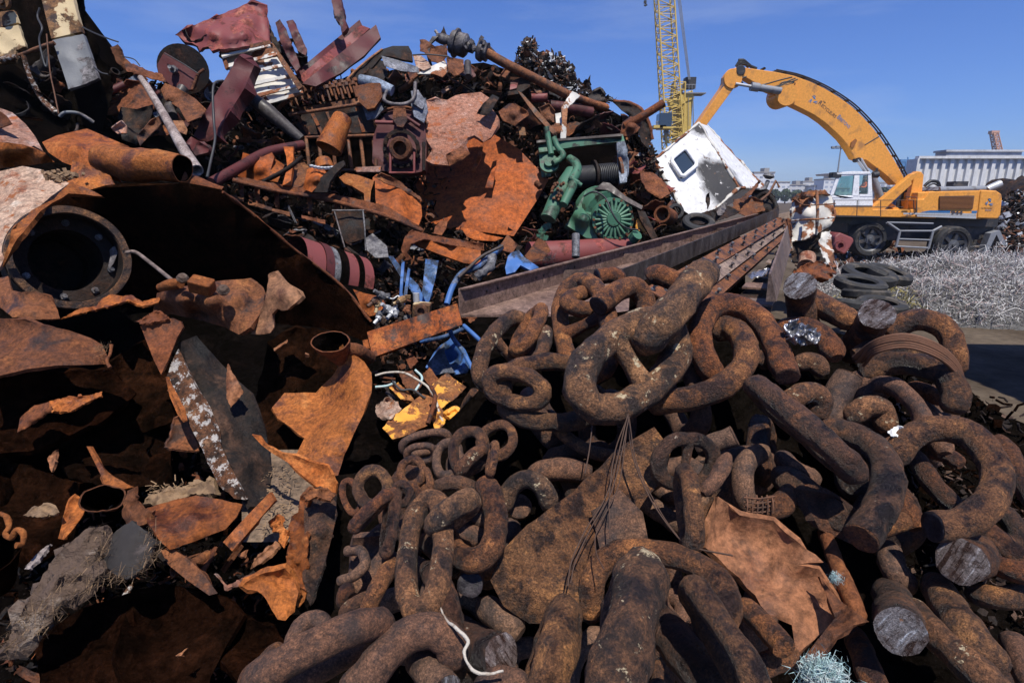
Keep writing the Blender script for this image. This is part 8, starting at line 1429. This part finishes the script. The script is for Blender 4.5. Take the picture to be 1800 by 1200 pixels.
# ================================================================ loose scrap between the named pieces
def frag(rnd, x, y, d, sz, mat, label, group, name=None):
    """one crumpled plate, curl, bar, pipe or angle offcut of sz px lying on the heap"""
    c = P(x, y, d); L = sz * d / FPX; kind = rnd.choice(['plate', 'plate', 'plate', 'curl', 'pipe', 'angle', 'bar', 'ribbon'])
    M = Matrix.Rotation(rnd.uniform(0, 6.3), 3, 'Z') @ Matrix.Rotation(rnd.uniform(-.9, .9), 3, 'X') @ Matrix.Rotation(rnd.uniform(-.9, .9), 3, 'Y')
    mb = MB(); off = V((rnd.uniform(0, 90), rnd.uniform(0, 90), 0))
    if kind in ('plate', 'curl', 'ribbon'):
        nu, nv = 9, 6; W = L * (rnd.uniform(.5, .9) if kind != 'ribbon' else .22); bend = {'plate': rnd.uniform(-1.1, 1.1), 'curl': rnd.uniform(2.5, 4.5), 'ribbon': rnd.uniform(1, 3)}[kind]; g = []
        for i in range(nu + 1):
            for j in range(nv + 1):
                u = i / nu - .5; v = j / nv - .5; ed = 1 + .22 * noise.noise(V((i * .9, j * .9, 0)) + off)
                R0 = L / bend if abs(bend) > .05 else 1e3
                p = V((R0 * math.sin(u * L / R0), v * W * ed * (1 - .5 * u * rnd.choice([1]) ), R0 * (1 - math.cos(u * L / R0)))); p.x *= ed
                p.z += L * .10 * noise.noise(V((u * 3, v * 3, 2)) + off); g.append(p)
        fs = [(i * (nv + 1) + j, (i + 1) * (nv + 1) + j, (i + 1) * (nv + 1) + j + 1, i * (nv + 1) + j + 1) for i in range(nu) for j in range(nv)]
        th = max(.006, L * .03); mb.add([c + M @ p for p in g], fs, 0, True); g2 = [p - V((0, 0, th)) for p in g]; mb.add([c + M @ p for p in g2], [tuple(reversed(f)) for f in fs], 0, True)
        ring = [j for j in range(nv + 1)] + [i * (nv + 1) + nv for i in range(1, nu + 1)] + [nu * (nv + 1) + j for j in range(nv - 1, -1, -1)] + [i * (nv + 1) for i in range(nu - 1, 0, -1)]
        for a, b in zip(ring, ring[1:] + ring[:1]): mb.add([c + M @ g[a], c + M @ g[b], c + M @ g2[b], c + M @ g2[a]], [(0, 1, 2, 3)], 0, False)
        nm = 'scrap_plate' if kind != 'curl' else 'scrap_curl'
    elif kind == 'pipe':
        r = L * rnd.uniform(.08, .16); mb.tube([c + M @ V((L * (t - .5), L * .06 * math.sin(t * 3), 0)) for t in (0, .25, .5, .75, 1)], r, 14, wall=.2, rough=.05); nm = 'scrap_pipe'
    elif kind == 'angle':
        t = L * .03; a = L * .13; prof = [(0, 0), (a, 0), (a, t), (t, t), (t, a), (0, a)] if rnd.random() < .5 else [(-a, 0), (a, 0), (a, a), (a - t, a), (a - t, t), (-a + t, t), (-a + t, a), (-a, a)]
        mb.extr(c + M @ V((-L * .6, 0, 0)), c + M @ V((L * .6, 0, 0)), prof, M @ V((0, 0, 1))); nm = 'scrap_angle'
    else:
        mb.tube(spline([c + M @ V((L * (t - .5), L * .12 * noise.noise(off + V((t, 0, 0))), L * .2 * noise.noise(off * 2 + V((t * 2, 0, 0))))) for t in (0, .3, .6, 1)], 4), L * .045, 8, rough=.1); nm = 'scrap_bar'
    o = mb.build(nm, mat); tag(o, label, 'scrap metal', group); return o
ZONES = [  # label, group, polygon, n, size, depth shift, mats
    ('small twisted scrap offcut on the summit slope under the gear motor', 'offcuts under the gear motor', [(600, 130), (740, 125), (880, 125), (1000, 175), (1080, 195), (1090, 235), (940, 232), (880, 175), (740, 165), (640, 150)], 62, (22, 44), .45, ['sheet_far', 'sheet_far', 'dark_scrap', 'sheet_brown', 'maroon', 'dark_scrap', 'steel_rust', 'white_scale']),
    ('small scrap offcut on the right shoulder of the heap left of the burnt cabin', 'offcuts on the right shoulder of the heap', [(1085, 235), (1140, 265), (1165, 300), (1195, 380), (1150, 420), (1110, 320)], 30, (20, 40), .35, ['sheet_far', 'sheet_far', 'dark_scrap', 'sheet_brown', 'red_paint', 'steel_rust']),
    ('small scrap offcut in the shadowy hollow below the pulley', 'offcuts in the hollow below the pulley', [(180, 125), (260, 135), (370, 150), (420, 220), (500, 250), (440, 270), (380, 300), (330, 230), (200, 235)], 58, (22, 48), .3, ['dark_scrap', 'sheet_far', 'dark_scrap', 'steel_dark', 'sheet_brown', 'maroon', 'sheet_brown', 'blue_grey']),
    ('small scrap offcut between the rack, the beams and the engine', 'offcuts around the louvered rack', [(480, 60), (540, 95), (600, 140), (640, 145), (520, 190), (470, 190), (440, 180), (380, 110)], 34, (20, 44), .5, ['dark_scrap', 'maroon', 'sheet_far', 'dark_scrap']),
    ('small scrap offcut in the dark gap under the broken casing', 'offcuts under the broken casing', [(410, 345), (560, 385), (700, 395), (760, 420), (700, 480), (640, 470), (560, 440), (450, 385)], 46, (16, 38), .35, ['dark_scrap', 'sheet_brown', 'soot', 'grey_steel', 'sheet_far', 'dark_scrap']),
    ('small scrap offcut around the foot of the green winch', 'offcuts at the foot of the green winch', [(905, 400), (960, 390), (1010, 420), (1110, 425), (1190, 390), (1200, 400), (1060, 440), (900, 465), (850, 440)], 26, (16, 34), .3, ['dark_scrap', 'sheet_brown', 'steel_rust', 'sheet_far', 'maroon']),
    ('small dark scrap offcut on the slope below the scorched cabinet', 'offcuts below the scorched cabinet', [(0, 120), (180, 110), (200, 230), (100, 235), (0, 190)], 24, (24, 56), .3, ['dark_scrap', 'rust_deep', 'sheet_brown', 'dark_scrap', 'steel_dark']),
    ('small scrap offcut lost in the dark hollow at the lower left', 'offcuts in the lower left hollow', [(0, 680), (230, 680), (300, 860), (480, 980), (400, 1200), (0, 1200)], 40, (26, 70), .12, ['rust_deep', 'rust_deep', 'dark_scrap', 'sheet_brown', 'rust_deep', 'crust']),
    ('small scrap offcut in the pit around the blue frames', 'offcuts in the pit around the blue frames', [(640, 500), (700, 480), (880, 480), (820, 540), (830, 620), (800, 720), (660, 700), (640, 640)], 30, (16, 34), .2, ['dark_scrap', 'sheet_brown', 'soot', 'steel_dark', 'sheet_brown', 'blue']),
]
rnd = random.Random(77)
def inpoly(x, y, p):
    c = False
    for i in range(len(p)):
        a, b = p[i], p[i - 1]
        if (a[1] > y) != (b[1] > y) and x < (b[0] - a[0]) * (y - a[1]) / (b[1] - a[1]) + a[0]: c = not c
    return c
def sample(p):
    while True:
        x = rnd.uniform(min(q[0] for q in p), max(q[0] for q in p)); y = rnd.uniform(min(q[1] for q in p), max(q[1] for q in p))
        if inpoly(x, y, p): return x, y
for lab, grp, poly, n, (s0, s1), sh_, mts in ZONES:
    for i in range(n):
        x, y = sample(poly); frag(rnd, x, y, hdep(x, y) - sh_ * rnd.uniform(-.1, 1.0), rnd.uniform(s0, s1), rnd.choice(mts), lab, grp)
# yard litter between girder and excavator
for i in range(60):
    x = rnd.uniform(1400, 1640); y = rnd.uniform(432, 500) if x < 1580 else rnd.uniform(440, 462); g = G(x, y); d = (g - CAM).dot(CF)
    frag(rnd, x, y - 2, d * .99, rnd.uniform(16, 34) * (1 if y > 450 else .7), rnd.choice(['dark_scrap', 'sheet_brown', 'sheet_far', 'steel_rust', 'dark_scrap']), 'small rusty offcut littering the yard before the excavator wheels', 'offcuts littering the yard')
# fine shredded fragments
def shred(name, label, cat, poly, n, s0, s1, mats, sh_, dep=None, seed=1, flat=.5):
    r = random.Random(seed); mb = MB(); k = 0
    while k < n:
        x = r.uniform(min(q[0] for q in poly), max(q[0] for q in poly)); y = r.uniform(min(q[1] for q in poly), max(q[1] for q in poly))
        if not inpoly(x, y, poly): continue
        k += 1; d = (dep or hdep)(x, y) + sh_ * r.uniform(-1, .3); c = P(x, y, d); L = r.uniform(s0, s1) * d / FPX
        a = V((r.gauss(0, 1), r.gauss(0, 1), r.gauss(0, 1))).normalized(); b = a.cross(V((r.gauss(0, 1), r.gauss(0, 1), r.gauss(0, 1)))).normalized(); n_ = a.cross(b); mi = r.randrange(len(mats))
        if r.random() < flat: w_ = L * r.uniform(.25, .8); q = [c - a * L * .5 - b * w_ * .3, c - a * L * .4 + b * w_ * .5, c + n_ * L * .2 + b * w_ * .4, c + n_ * L * .15 - b * w_ * .5, c + a * L * .5 + b * w_ * .2, c + a * L * .45 - b * w_ * .3]; mb.add(q, [(0, 1, 2, 3), (3, 2, 4, 5)], mi, False)
        else: w_ = L * .09; mb.tube([c - a * L * .5, c + n_ * L * .15, c + a * L * .5], w_, 5, mi=mi)
    return tag(mb.build(name, mats), label, cat, kind='stuff')
shred('shredded_scrap', 'dark shredded scrap topping the right part of the heap', 'shredded scrap', [(905, 108), (912, 90), (922, 72), (938, 70), (944, 80), (940, 92), (962, 96), (975, 102), (985, 96), (992, 108), (1006, 118), (1012, 128), (1010, 140), (1024, 148), (1032, 140), (1038, 158), (1062, 168), (1084, 176), (1050, 180), (1000, 165), (940, 140)], 1700, 6, 16, ['shred', 'shred', 'dark_scrap', 'shred', 'steel_rust', 'galv'], .6, dep=lambda x, y: 13.4, seed=3)
A('torn_shard', 'black square lump on the very top of the shredded scrap', 'metal lump', 'shred', [(919, 74, 13.2), (924, 65, 13.2), (934, 66, 13.2), (944, 74, 13.2), (940, 84, 13.1), (928, 82, 13.1)], th=.2, jag=.8)
A('torn_shard', 'dark thin blade rising at the right end of the shredded scrap', 'metal shard', 'dark_scrap', [(1025, 156, 13), (1030, 145, 13), (1038, 131, 13), (1037, 150, 13), (1034, 166, 12.9), (1026, 166, 12.9)], th=.04)
A('torn_shard', 'small blade standing on the crest of the shredded scrap', 'metal shard', 'dark_scrap', [(970, 100, 13.2), (969, 84, 13.2), (973, 90, 13.2), (976, 104, 13.2)], th=.04)
A('bent_sheet', 'dark humped sheet between the shredded scrap and the drum shell', 'metal sheet', 'shred', [(1034, 172, 12.8), (1042, 162, 12.8), (1055, 156, 12.9), (1064, 168, 12.8), (1062, 178, 12.7), (1045, 178, 12.7)], th=.05, nzamp=.05)
HP = [(150, 110), (200, 130), (300, 150), (440, 170), (520, 110), (640, 150), (740, 120), (900, 120), (1020, 170), (1110, 210), (1140, 260), (1200, 385), (1130, 430), (860, 480), (830, 560), (660, 700), (655, 520), (560, 440), (400, 330), (330, 240), (190, 230)]
shred('fine_scrap', 'fine rusty scrap filling the gaps of the heap', 'scrap', HP, 5200, 6, 20, ['dark_scrap', 'sheet_brown', 'soot', 'sheet_far', 'dark_scrap', 'steel_rust', 'soot', 'shred'], .3, seed=5, dep=lambda x, y: hdep(x, y) + .18)
shred('fine_scrap', 'fine scrap crumbs in the shade of the lower left hollow', 'scrap', [(0, 700), (300, 700), (480, 900), (480, 1200), (0, 1200)], 1500, 5, 22, ['rust_deep', 'dark_scrap', 'rust_deep', 'sheet_brown', 'dark_scrap'], .12, dep=lambda x, y: hdep(x, y) + .2, seed=6)
shred('edge_scrap', 'dark shredded bits hanging on the right shoulder of the heap', 'scrap', [(1130, 235), (1145, 250), (1152, 275), (1150, 300), (1120, 300)], 200, 6, 14, ['shred', 'dark_scrap', 'sheet_far'], .3, dep=lambda x, y: 13.0, seed=7)
def gdep(x, y): g = G(x, y); return (g - CAM).dot(CF) - .05
shred('yard_litter', 'rusty crumbs and chips littering the yard', 'litter', [(1385, 430), (1500, 440), (1620, 446), (1800, 462), (1800, 475), (1640, 470), (1580, 500), (1560, 540), (1470, 520), (1400, 500)], 1700, 5, 16, ['dark_scrap', 'sheet_brown', 'sheet_far', 'galv', 'dark_scrap', 'steel_rust'], .25, dep=gdep, seed=8)
# dark scrap mound behind the excavator at the right edge
m = MB(); vs = []; fs = []
for i in range(31):
    for j in range(13):
        x = 1768 + i * 8; t = j / 12; Y = 25 + t * 8; h = 3.7 * math.sin(min(1, (i + 1) / 9) * 1.57) * math.sin(min(1, t * 1.6) * 1.57); p = V(((x - 900) / FPX * 29, Y, max(-.1, h + .5 * noise.noise(V((i * .4, j * .5, 0))) - .3))); vs.append(p)
for i in range(30):
    for j in range(12): a_ = i * 13 + j; fs.append((a_, a_ + 13, a_ + 14, a_ + 1))
tag(m.add(vs, fs).build('back_mound', 'dark_scrap'), None, None, kind='structure')
shred('mound_scrap', 'dark tangled scrap mound behind the excavator at the right edge', 'scrap', [(1766, 350), (1778, 342), (1830, 330), (1830, 455), (1745, 450), (1758, 400)], 1700, 7, 18, ['shred', 'dark_scrap', 'shred', 'steel_rust', 'galv', 'dark_scrap'], .8, dep=lambda x, y: 27.5 - (y - 340) * .025, seed=9)
shred('pile_crumbs', 'dark rusty crumbs on the shade-coloured flank of the chain pile', 'scrap', [(1500, 620), (1730, 690), (1880, 740), (1900, 1150), (1700, 1100), (1500, 900)], 900, 8, 26, ['rust_deep', 'dark_scrap', 'rust_deep', 'chain_dusty'], .05, dep=lambda x, y: cmd(x, y) - .02, seed=12)
# ================================================================ air
m = bpy.data.materials.new('haze'); m.use_nodes = True; MATS['haze'] = m; t = m.node_tree; t.nodes.remove(t.nodes['Principled BSDF'])
v = t.nodes.new('ShaderNodeVolumePrincipled'); v.inputs['Color'].default_value = (.86, .91, 1, 1); v.inputs['Density'].default_value = .00035; v.inputs['Anisotropy'].default_value = .2
t.links.new(v.outputs[0], t.nodes['Material Output'].inputs['Volume'])
hz = MB().box((0, 735, 29), (1900, 1534, 60)).build('haze', 'haze'); tag(hz, 'thin pale sea air over the whole yard', 'haze', kind='stuff')
